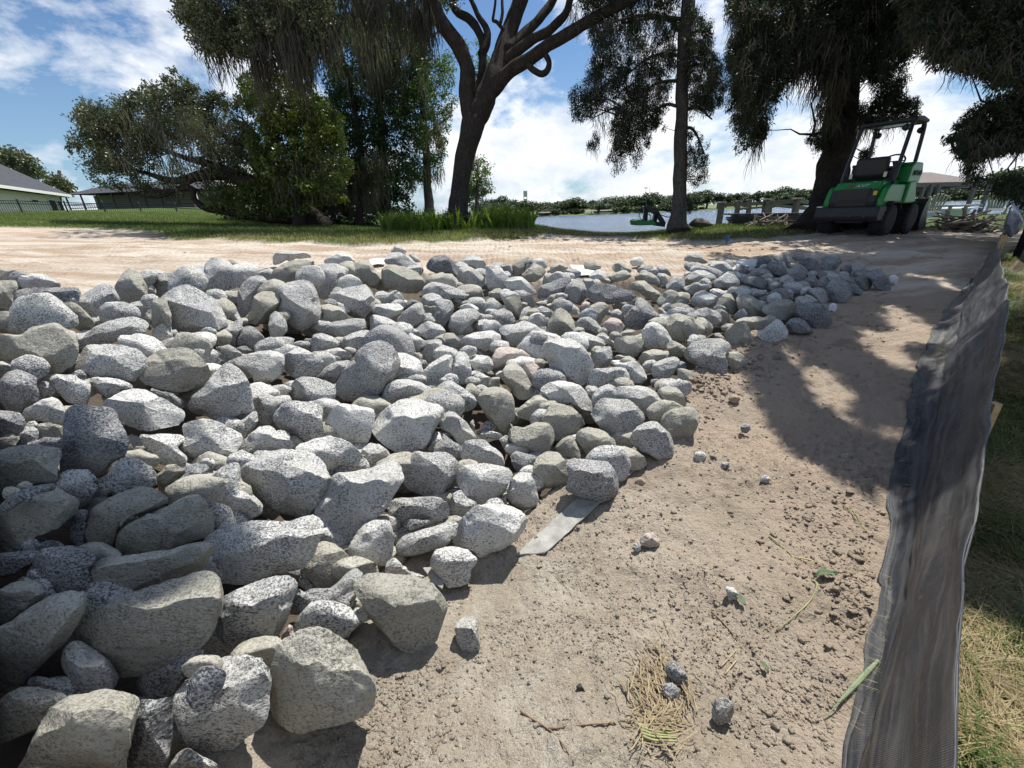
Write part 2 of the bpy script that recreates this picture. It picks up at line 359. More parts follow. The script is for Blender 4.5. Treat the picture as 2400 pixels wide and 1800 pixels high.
def ground_mat():
    m, t, b = new_mat('ground_soil')
    pos = t.add('ShaderNodeNewGeometry').outputs['Position']
    at = t.add('ShaderNodeVertexColor'); at.layer_name = 'zone'
    s = t.add('ShaderNodeSeparateColor'); t.l.new(at.outputs[0], s.inputs[0])
    road_, lawn_, right_ = s.outputs[0], s.outputs[1], s.outputs[2]
    n1 = t.noise(pos, 2.2, 6, 0.6); n2 = t.noise(pos, 14, 6, 0.65); n3 = t.noise(pos, 140, 3, 0.7); n0 = t.noise(pos, 0.8, 4, 0.55, 0.4)
    dirt = t.mix(t.mapr(n1, .38, .62), (0.345, 0.295, 0.225), (0.45, 0.405, 0.33))
    dirt = t.mix(t.mapr(n2, .45, .72, 0, .7), dirt, (0.31, 0.245, 0.185))
    dirt = t.mix(t.mapr(n0, .55, .68, 0, .5), dirt, (0.36, 0.26, 0.195))
    dirt = t.mix(t.mapr(n3, .56, .72, 0, .7), dirt, (0.62, 0.58, 0.50))
    dirt = t.mix(t.mapr(n3, .44, .30, 0, .6), dirt, (0.15, 0.115, 0.085))  # dark specks painted in for the micro-shadow of rough soil
    mp = t.add('ShaderNodeMapping'); t.l.new(pos, mp.inputs[0]); mp.inputs['Scale'].default_value = (0.5, 2.4, 1)
    r1 = t.noise(mp.outputs[0], .9, 6, .6, .3); r2 = t.noise(mp.outputs[0], 5.0, 5, .65)
    sand = t.mix(t.mapr(r1, .40, .60), (0.40, 0.305, 0.22), (0.60, 0.535, 0.45))
    sand = t.mix(t.mapr(r2, .52, .72, 0, .7), sand, (0.33, 0.215, 0.15))
    sand = t.mix(t.mapr(n3, .55, .75, 0, .4), sand, (0.74, 0.66, 0.58))
    sx = t.add('ShaderNodeSeparateXYZ'); t.l.new(pos, sx.inputs[0])
    dirt = t.mix(t.math('MULTIPLY', t.mapr(sx.outputs[0], .2, 1.3), t.mapr(n1, .3, .6, .2, .8)), dirt, (0.39, 0.295, 0.22))
    damp = t.noise(pos, 1.7, 5, .6, .6); dirt = t.mix(t.mapr(damp, .60, .68, 0, .55), dirt, (0.20, 0.15, 0.115))
    soil = t.mix(road_, dirt, sand)
    lawnc = t.mix(t.mapr(n2, .35, .65), (0.05, 0.088, 0.018), (0.10, 0.13, 0.035))
    soil = t.mix(lawn_, soil, lawnc)
    rc = t.mix(t.mapr(n1, .4, .6), (0.11, 0.10, 0.035), (0.30, 0.235, 0.12))
    rc = t.mix(t.mapr(n2, .45, .7), rc, (0.10, 0.075, 0.05))
    soil = t.mix(right_, soil, rc)
    soil = t.mix(at.outputs[1], soil, t.mix(n2, (.10, .08, .06), (.16, .13, .10)))  # bed painted darker for the shade deep in the rock gaps
    t.l.new(soil, b.inputs['Base Color']); b.inputs['Roughness'].default_value = .95; b.inputs['Specular IOR Level'].default_value = .15
    h = t.math('ADD', t.math('MULTIPLY', n2, .6), t.math('ADD', t.math('MULTIPLY', t.noise(pos, 60, 5, .7), .55), t.math('MULTIPLY', n3, .16)))
    # small ridges pressed by tracks into the sand
    wv = t.add('ShaderNodeTexWave'); t.l.new(pos, wv.inputs[0]); wv.inputs['Scale'].default_value = 3.6; wv.inputs['Distortion'].default_value = 5; wv.inputs['Detail'].default_value = 3; wv.bands_direction = 'X'
    h = t.math('ADD', h, t.math('MULTIPLY', t.math('MULTIPLY', wv.outputs[1], road_), .35))
    t.l.new(t.bump(h, 1.0, 0.034), b.inputs['Normal'])
    return m
M_ground = ground_mat()
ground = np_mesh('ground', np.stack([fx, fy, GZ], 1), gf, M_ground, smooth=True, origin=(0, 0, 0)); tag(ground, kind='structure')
rightm = sstep(0.06, 0.2, fx-fence_x(fy))*sstep(9, 7, fy)*(fx > 0)
roadm = np.clip(sstep(4.6, 5.4, fy+0.12*np.abs(fx)+.3*gnoise(q*.8)), 0, 1)
roadm = np.maximum(roadm, sstep(-2.2, -3.2, fx)*sstep(2.0, 3.2, fy))
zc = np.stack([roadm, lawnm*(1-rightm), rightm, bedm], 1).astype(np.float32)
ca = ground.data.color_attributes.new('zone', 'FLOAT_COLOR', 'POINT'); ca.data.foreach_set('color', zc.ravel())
def Tz(x, y):
    """height of the finished ground sheet"""
    x = np.atleast_1d(np.asarray(x, float)); y = np.atleast_1d(np.asarray(y, float))
    i = np.clip(np.searchsorted(gx, x)-1, 0, nx-2); j = np.clip(np.searchsorted(gy, y)-1, 0, ny-2)
    a = (x-gx[i])/(gx[i+1]-gx[i]); b_ = (y-gy[j])/(gy[j+1]-gy[j]); Z = GZ.reshape(ny, nx)
    return Z[j, i]*(1-a)*(1-b_)+Z[j, i+1]*a*(1-b_)+Z[j+1, i]*(1-a)*b_+Z[j+1, i+1]*a*b_
# lake
def water_mat():
    m, t, b = new_mat('lake_water')
    pos = t.add('ShaderNodeNewGeometry').outputs['Position']
    mp = t.add('ShaderNodeMapping'); t.l.new(pos, mp.inputs[0]); mp.inputs['Scale'].default_value = (0.5, 1.3, 1)
    n = t.noise(mp.outputs[0], .9, 6, .65, .4); n2 = t.noise(mp.outputs[0], .12, 4, .6)
    c = t.mix(t.mapr(n, .35, .65), (0.030, 0.065, 0.11), (0.13, 0.21, 0.32))
    t.l.new(c, b.inputs['Base Color']); b.inputs['Roughness'].default_value = .22; b.inputs['IOR'].default_value = 1.33
    t.l.new(t.bump(t.math('ADD', n, n2), 1.0, 1.2), b.inputs['Normal'])
    return m
lk = np_mesh('lake', [(-1200, 18, LAKE_Z), (1600, 18, LAKE_Z), (1600, 1500, LAKE_Z), (-1200, 1500, LAKE_Z)], [(0, 1, 2, 3)], water_mat(), origin=(0, 0, 0)); tag(lk, kind='structure')
# outlines of the larger rocks: tone letter, then x,y pairs in photograph pixels
ROCKS = """
o -9,627 45,634 76,642 51,647 36,656 -9,660
w 38,656 49,647 72,642 105,643 123,656 152,672 136,674 108,676 81,678 61,672 43,678
o -11,660 18,658 36,658 42,674 38,687 33,701 34,716 22,728 -11,728
d 34,690 45,680 69,674 108,676 145,672 177,674 188,683 184,701 177,712 159,723 137,730 112,732 87,727 49,728 36,719 33,703
g 184,705 199,689 226,672 246,665 264,674 280,701 280,712 266,727 250,732 251,756 231,757 213,766 195,737 184,719
o 150,710 166,707 184,716 204,734 219,752 222,766 213,775 188,775 174,768 159,748 152,727
o -11,730 36,730 54,728 81,727 112,732 136,743 154,754 166,766 177,777 145,766 127,770 90,775 72,783 51,784 27,784 -11,777
o -11,779 18,783 51,786 72,770 108,761 130,757 152,772 179,781 181,831 172,853 154,862 141,875 108,875 81,871 65,851 36,853 18,848 -11,839
o 271,669 280,654 289,640 304,629 322,636 335,654 344,672 344,690 349,701 322,708 289,719 280,699 269,678
w 344,645 362,633 383,633 389,643 371,651 347,660
g 293,723 307,710 335,705 356,705 356,745 354,781 335,757 316,748 295,745
g 183,804 199,784 217,768 253,754 289,745 311,741 340,752 347,766 344,781 318,793 289,792 271,799 244,813 208,817 190,817
g 271,786 298,790 325,795 344,795 358,806 363,821 353,835 335,844 316,821 280,808
g 199,817 210,808 244,808 289,810 322,819 340,842 347,853 335,868 322,880 316,893 298,893 253,884 190,886 177,875 177,853 190,835
g 127,875 145,853 163,842 188,841 177,855 175,871 177,882 154,880 130,884
w -11,846 18,848 27,853 65,855 69,871 36,871 18,880 -11,889
o 356,705 387,698 401,736 401,781 380,754 356,772
w 358,772 383,756 400,766 405,790 389,808 367,821 356,795
g 373,714 382,694 409,676 436,668 458,676 481,690 503,701 519,726 534,759 518,777 499,781 472,773 436,782 409,784 386,777 375,750
g 505,699 530,703 552,725 568,750 568,773 556,755 534,763 519,732
g 348,672 360,650 382,641 422,640 445,643 447,665 427,672 400,679 382,696 357,699
d 445,643 460,632 481,634 478,643 454,650
g 449,650 478,640 481,620 499,603 519,611 545,625 566,636 583,650 574,663 554,672 530,681 508,685 505,696 487,688 465,674 449,665
d 519,605 545,607 563,618 581,625 603,632 595,643 577,649 566,636 541,621
w 603,629 621,625 639,636 637,645 608,645 592,645
w 642,593 671,589 698,589 729,593 733,602 725,609 698,607 671,612 650,621 641,625 641,605
o 641,632 662,620 686,611 707,609 735,612 736,632 711,641 711,654 689,661 668,665 642,679 631,665 635,650
g 559,683 570,663 588,649 613,647 631,665 642,683 635,690 613,701 593,719 586,737 572,744 561,732 557,705
o 595,694 613,685 639,683 653,694 655,708 646,726 635,741 621,755 603,761 581,757 575,768 570,763 575,741 590,726 593,708
o 508,687 527,681 548,683 557,690 556,708 545,712 527,703 508,694
g 642,683 671,665 707,658 729,663 740,683 749,714 751,744 738,755 722,768 707,775 689,768 671,752 657,737 648,723 657,705 651,690
w 630,759 633,741 646,728 662,741 671,755 673,777 660,788 641,795 631,781
d 557,795 566,772 581,763 599,770 613,784 621,795 613,813 599,826 581,815 559,810
g 507,781 527,766 554,752 566,750 566,770 559,795 552,811 534,810 508,804
w 367,813 386,795 418,790 451,781 483,777 505,784 507,802 490,819 465,829 447,820 409,817
d 469,835 490,824 508,822 519,831 516,849 505,867 487,864 476,849
g 503,810 518,813 536,808 554,819 570,831 559,842 541,853 523,857 518,840 512,824
d 552,813 577,811 595,824 581,831 566,831
g 621,804 635,791 662,790 686,791 689,799 680,813 662,826 635,822 619,819
g 689,801 707,799 725,801 729,817 718,819 704,817 689,820 682,813
g 735,784 753,781 780,790 798,804 789,813 762,828 744,831 729,822 727,806
o 320,884 333,858 347,840 373,822 416,816 445,818 467,837 486,858 492,884 477,902 448,914 412,918 369,909 336,898
g 752,768 772,757 819,748 845,744 857,753 856,771 830,781 801,793 783,786 758,777
o 747,717 772,713 798,721 816,741 808,753 776,757 751,761 740,757 751,743
w 752,618 772,601 805,592 823,600 832,614 819,629 783,620 765,618
g 733,634 747,621 783,618 808,627 819,636 810,648 807,674 787,688 765,703 747,696 736,667
g 1139,621 1167,615 1195,618 1203,634 1195,648 1177,638
g 787,916 792,891 808,865 827,847 837,826 859,808 888,799 913,808 931,829 937,851 931,873 913,898 895,916 877,934 859,943 827,940 801,934
o 1181,703 1199,694 1217,696 1224,717 1217,739 1206,753 1203,735 1186,721
w 1273,804 1293,795 1337,795 1362,808 1384,840 1393,858 1380,880 1369,902 1362,907 1329,898 1308,887 1290,862 1277,829
w 1168,771 1181,761 1206,761 1228,752 1253,761 1271,781 1264,793 1232,808 1217,809 1195,811 1185,793
p 1152,840 1167,815 1192,813 1221,820 1242,829 1248,844 1224,862 1203,855 1185,862 1157,865
o 807,665 811,647 820,629 836,614 854,611 869,618 881,636 894,643 896,661 887,668 872,678 861,665 840,663 818,670
o 894,641 899,629 918,620 941,625 972,636 990,650 997,665 988,678 972,687 954,687 927,679 905,676 898,659
w 899,620 912,594 936,591 954,600 972,614 988,625 984,636 972,636 948,625 923,620
w 914,593 923,578 932,573 945,578 956,593 941,594
g 954,596 972,594 984,609 995,618 988,623 972,614
d 999,625 1008,607 1026,598 1044,598 1062,612 1075,629 1073,647 1053,643 1031,645 1013,636 1001,632
w 1080,623 1089,607 1104,596 1125,603 1142,620 1136,632 1122,636 1104,625
g 1073,647 1077,629 1089,621 1107,629 1125,641 1136,654 1133,668 1122,679 1098,676 1077,665
w 1138,625 1147,621 1171,625 1183,640 1196,654 1196,668 1180,679 1162,679 1145,679 1140,654
o 999,659 1013,650 1031,643 1017,661 1008,668 995,668
g 1019,661 1035,647 1057,643 1071,654 1077,668 1068,672 1044,665
g 992,676 1003,665 1017,661 1044,667 1071,676 1098,690 1098,701 1080,701 1062,697 1050,708 1017,710 992,705
g 1071,670 1098,672 1125,681 1138,694 1122,701 1107,696 1089,683
g 767,696 791,683 822,674 854,667 869,683 878,705 874,723 861,734 851,748 827,743 800,726 773,705
g 878,701 881,687 894,681 912,687 927,679 941,690 948,708 941,716 908,712 881,712
d 948,712 963,701 977,705 992,714 981,723 963,726 952,723
w 869,726 876,714 905,712 936,712 946,725 941,732 927,744 912,752 899,744 876,737
w 869,744 876,737 901,743 923,753 941,763 948,775 930,773 908,775 887,779 869,777
g 930,748 945,732 966,716 988,708 992,726 1003,748 988,759 972,768 952,775 934,763
o 990,719 1003,712 1021,712 1026,726 1017,737 1004,741 993,734
g 1017,710 1035,701 1057,705 1064,723 1059,737 1050,752 1039,766 1026,763 1013,752 1017,737 1024,726
o 1057,697 1071,694 1086,705 1097,719 1089,726 1071,716 1060,708
g 1098,701 1116,696 1136,701 1140,719 1131,737 1116,734 1104,726 1093,712
o 1142,690 1153,679 1171,676 1189,687 1187,694 1171,705 1154,701
g 1140,705 1153,696 1167,708 1183,719 1162,730 1140,741 1131,737 1136,719
g 1051,768 1057,741 1075,728 1098,723 1115,726 1129,741 1131,748 1111,752 1104,763 1111,777 1089,784 1080,799 1062,781
g 1109,763 1116,750 1140,748 1158,759 1165,773 1153,777 1122,777
g 1140,746 1153,730 1180,723 1198,732 1207,748 1201,766 1183,763 1171,766 1154,755
w 1082,801 1089,788 1116,779 1153,775 1171,784 1173,802 1153,817 1131,826 1111,817 1089,810
g 970,779 984,763 1003,752 1021,759 1035,763 1044,777 1035,795 1021,791 1003,797 986,788
o 1035,797 1044,781 1062,781 1077,795 1084,810 1077,824 1057,824 1037,813
g 890,777 905,768 927,766 945,777 963,799 977,828 966,837 945,838 934,828 918,813 901,795
w 952,777 966,781 984,791 1001,801 995,817 977,828 963,799
g 990,828 1003,806 1021,791 1035,799 1035,817 1042,831 1026,846 1008,851 995,842
g 804,791 827,781 854,773 869,777 872,791 881,799 854,813 836,831 827,838 818,822 804,813
o 1200,623 1209,613 1227,605 1238,602 1243,609 1240,627 1225,641 1214,649 1200,645
w 1242,609 1263,605 1276,607 1285,616 1281,629 1272,631 1254,620
o 1222,649 1231,636 1243,627 1249,616 1269,625 1280,636 1272,649 1254,660 1236,661
o 1271,660 1276,645 1290,638 1298,652 1287,663 1272,667
o 1289,631 1294,620 1312,616 1327,618 1332,627 1319,641 1305,641 1292,638
g 1318,645 1327,632 1345,629 1363,638 1359,649 1345,656 1327,652
o 1366,616 1381,614 1399,616 1412,627 1395,634 1372,631
w 1475,613 1486,604 1504,602 1511,613 1500,623 1482,623
o 1433,631 1441,618 1451,614 1468,623 1482,634 1471,645 1450,641
o 1430,649 1441,640 1462,632 1475,638 1478,649 1468,656 1444,661 1433,656
g 1491,631 1507,622 1529,622 1533,634 1516,641 1497,641
g 1533,634 1544,623 1558,625 1573,640 1573,652 1558,641 1536,640
w 1377,652 1390,638 1403,631 1413,638 1428,656 1437,663 1417,663 1399,656
g 1365,656 1381,652 1399,660 1397,667 1381,678 1377,688 1370,670
w 1182,661 1200,649 1222,649 1236,660 1254,679 1258,692 1245,692 1218,681 1191,681
g 1200,681 1227,681 1247,692 1254,710 1251,725 1243,728 1236,714 1218,703 1200,699
d 1258,699 1265,670 1290,663 1312,652 1336,652 1341,658 1330,667 1319,688 1305,688 1287,698 1272,703
g 1323,692 1327,670 1345,656 1359,652 1370,667 1375,685 1375,699 1359,707 1341,712 1327,703
o 1276,703 1290,692 1312,685 1319,696 1301,707 1283,716
o 1289,717 1299,703 1316,696 1328,705 1312,716 1299,730
o 1254,710 1269,705 1281,707 1281,717 1261,719
w 1307,732 1318,714 1336,707 1348,717 1359,725 1357,739 1341,737 1323,725
p 1359,732 1365,710 1375,703 1383,714 1381,732 1366,736
d 1377,692 1381,678 1399,663 1435,669 1471,679 1493,690 1489,699 1462,707 1435,712 1408,712 1386,707
o 1375,739 1384,717 1403,708 1417,710 1428,719 1424,732 1413,746 1408,761 1392,746
g 1249,725 1269,717 1290,725 1298,732 1287,746 1272,743 1254,732
w 1240,743 1251,732 1269,734 1283,750 1280,764 1272,777 1260,775 1243,768 1236,757
w 1214,752 1222,732 1233,716 1240,721 1240,739 1236,757 1222,754
o 1283,775 1285,754 1299,732 1312,721 1330,732 1345,754 1346,764 1354,783 1356,797 1337,795 1312,793 1294,793 1276,775
g 1348,761 1359,746 1381,743 1395,752 1410,770 1412,779 1399,788 1377,779 1356,773
d 1464,746 1475,728 1489,714 1489,699 1504,699 1522,714 1540,736 1551,746 1544,757 1525,754 1511,768 1493,772 1468,768
w 1428,734 1446,723 1457,732 1464,746 1460,754 1435,746
p 1413,764 1417,754 1431,745 1450,748 1464,761 1460,772 1450,784 1426,784 1417,775
g 1560,670 1571,656 1583,647 1601,652 1607,679 1589,688 1571,685
o 1480,656 1498,641 1511,638 1529,640 1544,652 1547,670 1525,667 1507,658
w 1533,640 1553,641 1569,652 1565,663 1556,670 1544,660
o 1475,667 1489,660 1511,658 1525,670 1544,685 1553,692 1540,699 1544,710 1516,699 1498,685 1480,678
o 1538,707 1553,688 1571,679 1587,685 1592,699 1587,710 1573,717 1562,732 1544,717
o 1567,725 1574,712 1594,710 1616,717 1620,736 1589,736 1573,737
o 1562,754 1574,737 1594,736 1625,746 1630,770 1620,788 1601,799 1576,795 1563,775
o 1542,725 1549,719 1562,732 1569,743 1562,757 1551,752
w 1504,779 1516,761 1529,754 1547,761 1562,775 1576,801 1569,815 1553,819 1529,815 1511,815 1507,797
o 1446,793 1453,779 1471,772 1486,772 1489,783 1471,788
o 1439,811 1442,793 1468,788 1493,788 1507,795 1507,808 1500,826 1486,837 1471,830 1450,826
o 1442,833 1462,831 1478,833 1478,844 1453,848 1442,844
g 1354,783 1366,777 1395,788 1413,797 1424,804 1421,815 1399,815 1386,833 1372,822 1359,801
w 1399,788 1413,779 1431,793 1441,804 1435,819 1421,804
g 1386,837 1395,822 1410,813 1431,813 1435,830 1431,855 1413,864 1395,862 1388,848
p 1269,788 1276,779 1290,783 1299,793 1280,799 1272,799
g 1220,815 1236,806 1265,808 1272,822 1280,842 1269,853 1251,844 1233,830
o 1562,811 1576,797 1598,808 1630,833 1625,851 1601,837 1571,833
o 1497,842 1507,826 1529,819 1553,821 1567,833 1562,840 1540,848 1529,860 1511,855 1500,851
g 1527,860 1540,848 1562,840 1583,835 1592,844 1589,860 1576,878 1562,891 1540,891 1529,878
g 1602,608 1609,599 1626,594 1642,599 1661,613 1656,620 1633,615 1605,613
g 1600,620 1624,613 1647,620 1671,627 1689,632 1696,643 1687,651 1671,648 1647,634 1619,639 1605,629
w 1602,655 1614,643 1633,634 1652,634 1671,643 1680,653 1661,660 1638,665 1609,662
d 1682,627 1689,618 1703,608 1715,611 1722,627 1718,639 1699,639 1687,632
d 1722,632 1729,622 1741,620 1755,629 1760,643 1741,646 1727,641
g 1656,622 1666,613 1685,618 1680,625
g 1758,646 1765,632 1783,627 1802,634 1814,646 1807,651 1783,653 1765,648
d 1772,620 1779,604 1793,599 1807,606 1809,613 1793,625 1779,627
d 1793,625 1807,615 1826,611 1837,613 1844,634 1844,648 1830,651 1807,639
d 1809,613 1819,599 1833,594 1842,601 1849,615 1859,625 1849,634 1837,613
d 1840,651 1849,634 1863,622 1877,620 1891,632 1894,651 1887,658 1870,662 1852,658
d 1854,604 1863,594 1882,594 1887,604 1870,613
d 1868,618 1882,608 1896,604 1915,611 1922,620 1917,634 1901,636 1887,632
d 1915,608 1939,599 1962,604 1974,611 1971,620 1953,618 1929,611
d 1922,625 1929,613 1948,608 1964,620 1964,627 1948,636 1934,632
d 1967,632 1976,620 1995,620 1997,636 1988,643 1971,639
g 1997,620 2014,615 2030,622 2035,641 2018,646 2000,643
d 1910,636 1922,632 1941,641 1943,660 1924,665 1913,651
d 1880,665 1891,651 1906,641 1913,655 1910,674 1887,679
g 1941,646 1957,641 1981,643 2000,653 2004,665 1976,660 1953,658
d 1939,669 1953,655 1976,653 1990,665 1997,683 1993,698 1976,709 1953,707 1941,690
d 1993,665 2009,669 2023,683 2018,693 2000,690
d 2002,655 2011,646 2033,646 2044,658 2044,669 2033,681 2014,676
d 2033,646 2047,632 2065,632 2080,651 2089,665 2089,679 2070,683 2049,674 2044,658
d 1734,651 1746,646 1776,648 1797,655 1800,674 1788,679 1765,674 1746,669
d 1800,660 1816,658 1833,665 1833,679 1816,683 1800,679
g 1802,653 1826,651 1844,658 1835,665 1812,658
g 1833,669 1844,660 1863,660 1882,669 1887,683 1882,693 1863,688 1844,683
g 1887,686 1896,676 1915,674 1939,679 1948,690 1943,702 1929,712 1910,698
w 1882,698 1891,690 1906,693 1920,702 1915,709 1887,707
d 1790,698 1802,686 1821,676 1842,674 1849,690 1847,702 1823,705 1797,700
g 1762,686 1776,679 1797,679 1797,690 1779,698 1765,693
d 1739,674 1750,669 1765,679 1760,688 1746,686
d 1703,683 1713,672 1729,672 1736,683 1729,695 1713,693
g 1671,662 1685,651 1703,639 1722,646 1734,660 1732,669 1713,674 1689,676 1675,672
g 1600,674 1614,665 1633,662 1656,665 1671,669 1671,676 1652,679 1633,683 1624,693 1607,686
w 1659,681 1675,676 1694,679 1703,688 1689,698 1671,690
w 1619,702 1631,688 1647,681 1668,688 1685,698 1680,709 1666,721 1647,723 1624,716
o 1678,716 1685,702 1699,688 1715,690 1725,712 1729,726 1718,740 1699,728 1680,723
o 1725,702 1736,688 1760,693 1779,707 1788,716 1781,730 1772,745 1746,740 1732,726
g 1718,745 1729,730 1741,721 1753,735 1750,745 1732,749
o 1783,730 1793,716 1816,705 1844,702 1863,709 1866,721 1863,735 1844,749 1830,754 1802,740
d 1863,726 1873,712 1896,709 1924,712 1941,726 1950,745 1948,759 1934,770 1915,773 1896,754 1868,745
o 1588,712 1600,714 1624,721 1638,730 1619,740 1591,730
g 1616,738 1633,726 1656,721 1680,730 1692,742 1687,756 1671,768 1656,763 1642,754
o 1673,728 1689,723 1706,733 1715,747 1713,759 1694,763 1687,759 1692,740
o 1718,752 1741,745 1774,742 1802,745 1809,752 1797,768 1783,777 1765,782 1750,768 1732,761
o 1687,768 1701,759 1718,759 1725,763 1708,777 1694,775
o 1586,735 1600,738 1624,745 1642,759 1652,768 1647,782 1628,792 1609,803 1591,792 1581,768
o 1699,787 1703,773 1722,759 1741,752 1753,763 1762,787 1767,815 1772,829 1755,839 1741,824 1718,820 1708,801
w 1774,782 1788,773 1807,759 1821,747 1835,759 1847,777 1844,792 1826,810 1812,813 1793,801 1779,792
g 1835,759 1849,763 1859,780 1854,787 1847,782
d 1842,759 1854,747 1873,745 1887,752 1899,768 1910,782 1882,782 1854,780
o 1769,810 1783,808 1802,810 1812,817 1807,829 1788,832 1774,824
g 1605,824 1612,813 1628,803 1652,796 1675,794 1694,796 1708,806 1715,817 1706,824 1699,834 1703,853 1703,871 1696,883 1680,881 1659,867 1628,853 1609,843
o 1673,782 1685,780 1699,792 1694,796 1675,792
o 1607,808 1619,792 1638,785 1654,787 1654,796 1633,801 1614,813
o 1699,829 1718,824 1736,829 1753,843 1750,853 1736,871 1718,867 1706,853
o 1586,867 1600,862 1619,871 1631,886 1638,900 1628,907 1609,902 1591,886
d 0,892 18,874 41,867 59,874 86,887 84,905 93,928 81,946 59,959 45,968 11,957 0,937 -7,910
g 86,892 108,894 124,903 131,921 113,930 95,935 90,919 84,905
g 115,887 131,878 176,880 185,889 208,894 212,910 208,932 203,950 176,948 158,941 140,923 129,910
w 208,892 222,883 253,885 289,892 312,901 323,907 294,910 276,923 249,930 226,919 212,910
w 54,966 68,955 99,937 127,932 140,941 154,962 151,996 136,996 104,989 77,982 59,984
d -14,964 23,964 45,968 57,982 57,1000 45,1018 18,1025 -14,1025
o -14,1027 23,1025 45,1020 43,1032 32,1048 11,1059 -14,1061
g 45,1014 54,1000 77,1000 90,1009 90,1027 93,1041 68,1045 45,1045 41,1034
o 86,996 113,991 149,1000 147,1027 145,1045 122,1048 95,1041 90,1009
d 154,973 163,955 181,950 215,955 253,957 269,964 276,987 289,1009 298,1027 298,1050 289,1068 267,1079 249,1100 231,1113 199,1127 167,1136 149,1118 142,1091 145,1054 149,1018
w 231,953 253,937 280,919 312,912 339,914 366,928 398,944 425,957 434,966 425,987 407,998 373,1005 339,1009 307,1000 280,982 269,964 244,957
d 339,905 373,914 407,923 432,941 429,959 402,946 373,932
w 321,1018 350,1020 380,1018 411,1018 434,1027 429,1036 416,1048 443,1075 425,1088 398,1091 375,1086 353,1068 339,1045
o -14,1063 23,1050 54,1045 90,1043 124,1050 142,1054 140,1077 131,1104 131,1131 102,1134 68,1140 34,1158 0,1167 -14,1167
d 0,1181 23,1163 63,1143 102,1134 140,1134 154,1149 136,1149 90,1158 50,1181 18,1199 -9,1213
g 172,1161 190,1136 226,1122 253,1113 271,1086 294,1072 321,1077 350,1095 366,1109 362,1127 373,1149 339,1145 294,1149 249,1167 222,1190 190,1185
o 359,1118 380,1104 389,1091 411,1088 425,1097 439,1104 420,1118 407,1127 389,1143 371,1136
g 380,1154 407,1143 429,1136 463,1131 475,1145 463,1158 441,1167 411,1181 389,1167
d 416,1127 441,1104 463,1088 486,1091 486,1109 470,1136 452,1131 429,1136
w 425,1001 448,987 477,983 504,987 531,1001 558,1014 568,1023 563,1046 545,1064 527,1082 500,1091 468,1084 450,1075 418,1048 432,1037 436,1023
w 540,854 568,834 604,825 635,822 665,831 665,852 662,874 644,890 613,904 599,895 586,874 563,861
g 450,928 477,910 500,879 527,852 545,856 563,870 577,888 586,910 590,938 595,969 581,969 563,969 540,978 531,985 513,987 486,974 459,969 441,956
g 534,978 545,960 563,953 581,960 595,974 577,983 549,990 536,987
g 586,901 599,899 608,915 604,933 592,942 588,924
g 662,834 681,822 703,815 726,825 744,838 760,847 753,865 744,879 717,883 694,886 672,874 665,856
w 735,825 766,820 794,815 816,825 830,843 807,843 785,849 766,852 757,838
g 746,883 762,861 789,847 827,845 823,861 803,879 789,897 771,895
w 608,910 631,906 662,901 690,910 676,928 662,942 644,928 617,924
g 606,947 608,928 622,922 649,933 662,944 649,965 640,983 631,996 613,992 601,978 606,960
g 683,910 690,892 712,883 739,886 766,895 785,906 785,928 780,956 766,969 757,976 739,951 717,947 694,940 678,931
g 638,983 649,965 662,947 685,940 717,944 748,949 755,965 753,987 757,1005 751,1030 726,1039 703,1028 681,1014 653,1001
w 762,992 771,974 785,956 800,947 830,951 861,956 875,960 879,978 870,996 866,1028 857,1042 846,1053 825,1042 803,1032 771,1019 762,1005
w 518,987 563,987 599,960 604,983 599,1001 581,1019 568,1035 563,1019 540,1010
w 554,1064 563,1042 586,1019 608,1001 635,999 653,1019 676,1032 694,1042 690,1051 665,1055 620,1064 586,1073 568,1087
w 676,1055 710,1042 744,1028 771,1023 800,1030 825,1042 843,1060 857,1078 870,1096 852,1105 823,1109 794,1109 771,1118 753,1091 721,1069
w 848,1055 866,1039 889,1042 902,1051 916,1064 929,1073 913,1082 893,1087 879,1096 857,1073 846,1064
g 565,1087 581,1073 622,1062 667,1055 710,1057 739,1069 757,1087 771,1118 775,1141 762,1164 744,1191 721,1211 694,1209 658,1200 626,1182 595,1150 568,1127 561,1105
w 775,1123 794,1109 823,1109 868,1100 898,1084 920,1078 938,1096 943,1123 931,1150 916,1168 909,1186 879,1213 848,1240 821,1272 803,1283 780,1272 753,1263 751,1222 739,1200 757,1164 773,1145
g 468,1159 486,1127 509,1105 536,1089 563,1087 563,1118 574,1141 595,1164 617,1186 604,1209 568,1222 536,1231 509,1238 495,1222 477,1204 464,1182
d 423,1100 455,1087 482,1089 491,1100 482,1123 473,1150 459,1159 432,1150 418,1127
w 889,977 900,963 914,952 943,937 976,937 1008,945 1034,954 1041,966 1037,977 1023,995 1014,1013 1008,1031 994,1050 972,1057 951,1060 929,1057 907,1046 889,1031 875,1013 875,995
g 900,916 911,899 933,890 958,890 983,896 1005,905 1016,916 1014,927 998,937 972,939 943,941 918,952 900,963 896,937
w 922,887 929,869 936,854 961,847 976,843 987,858 994,876 994,890 972,894 945,889 925,890
o 936,840 961,836 972,840 954,849 936,851
w 990,872 1008,854 1030,840 1045,831 1059,833 1061,851 1057,869 1056,887 1041,894 1023,908 1012,912 998,901 992,887
w 1061,865 1065,833 1077,824 1092,827 1101,843 1103,861 1106,883 1099,894 1084,901 1074,899 1061,890
w 1101,843 1110,833 1131,833 1146,836 1157,851 1157,861 1146,871 1124,869 1110,865 1103,854
d 1088,822 1103,814 1121,820 1139,831 1121,833 1103,834
g 1018,919 1027,905 1045,894 1059,894 1077,905 1092,916 1113,930 1117,945 1106,959 1088,966 1066,965 1045,952 1027,941 1019,932
o 1092,908 1103,896 1117,908 1128,916 1121,930 1119,948 1103,952 1092,927
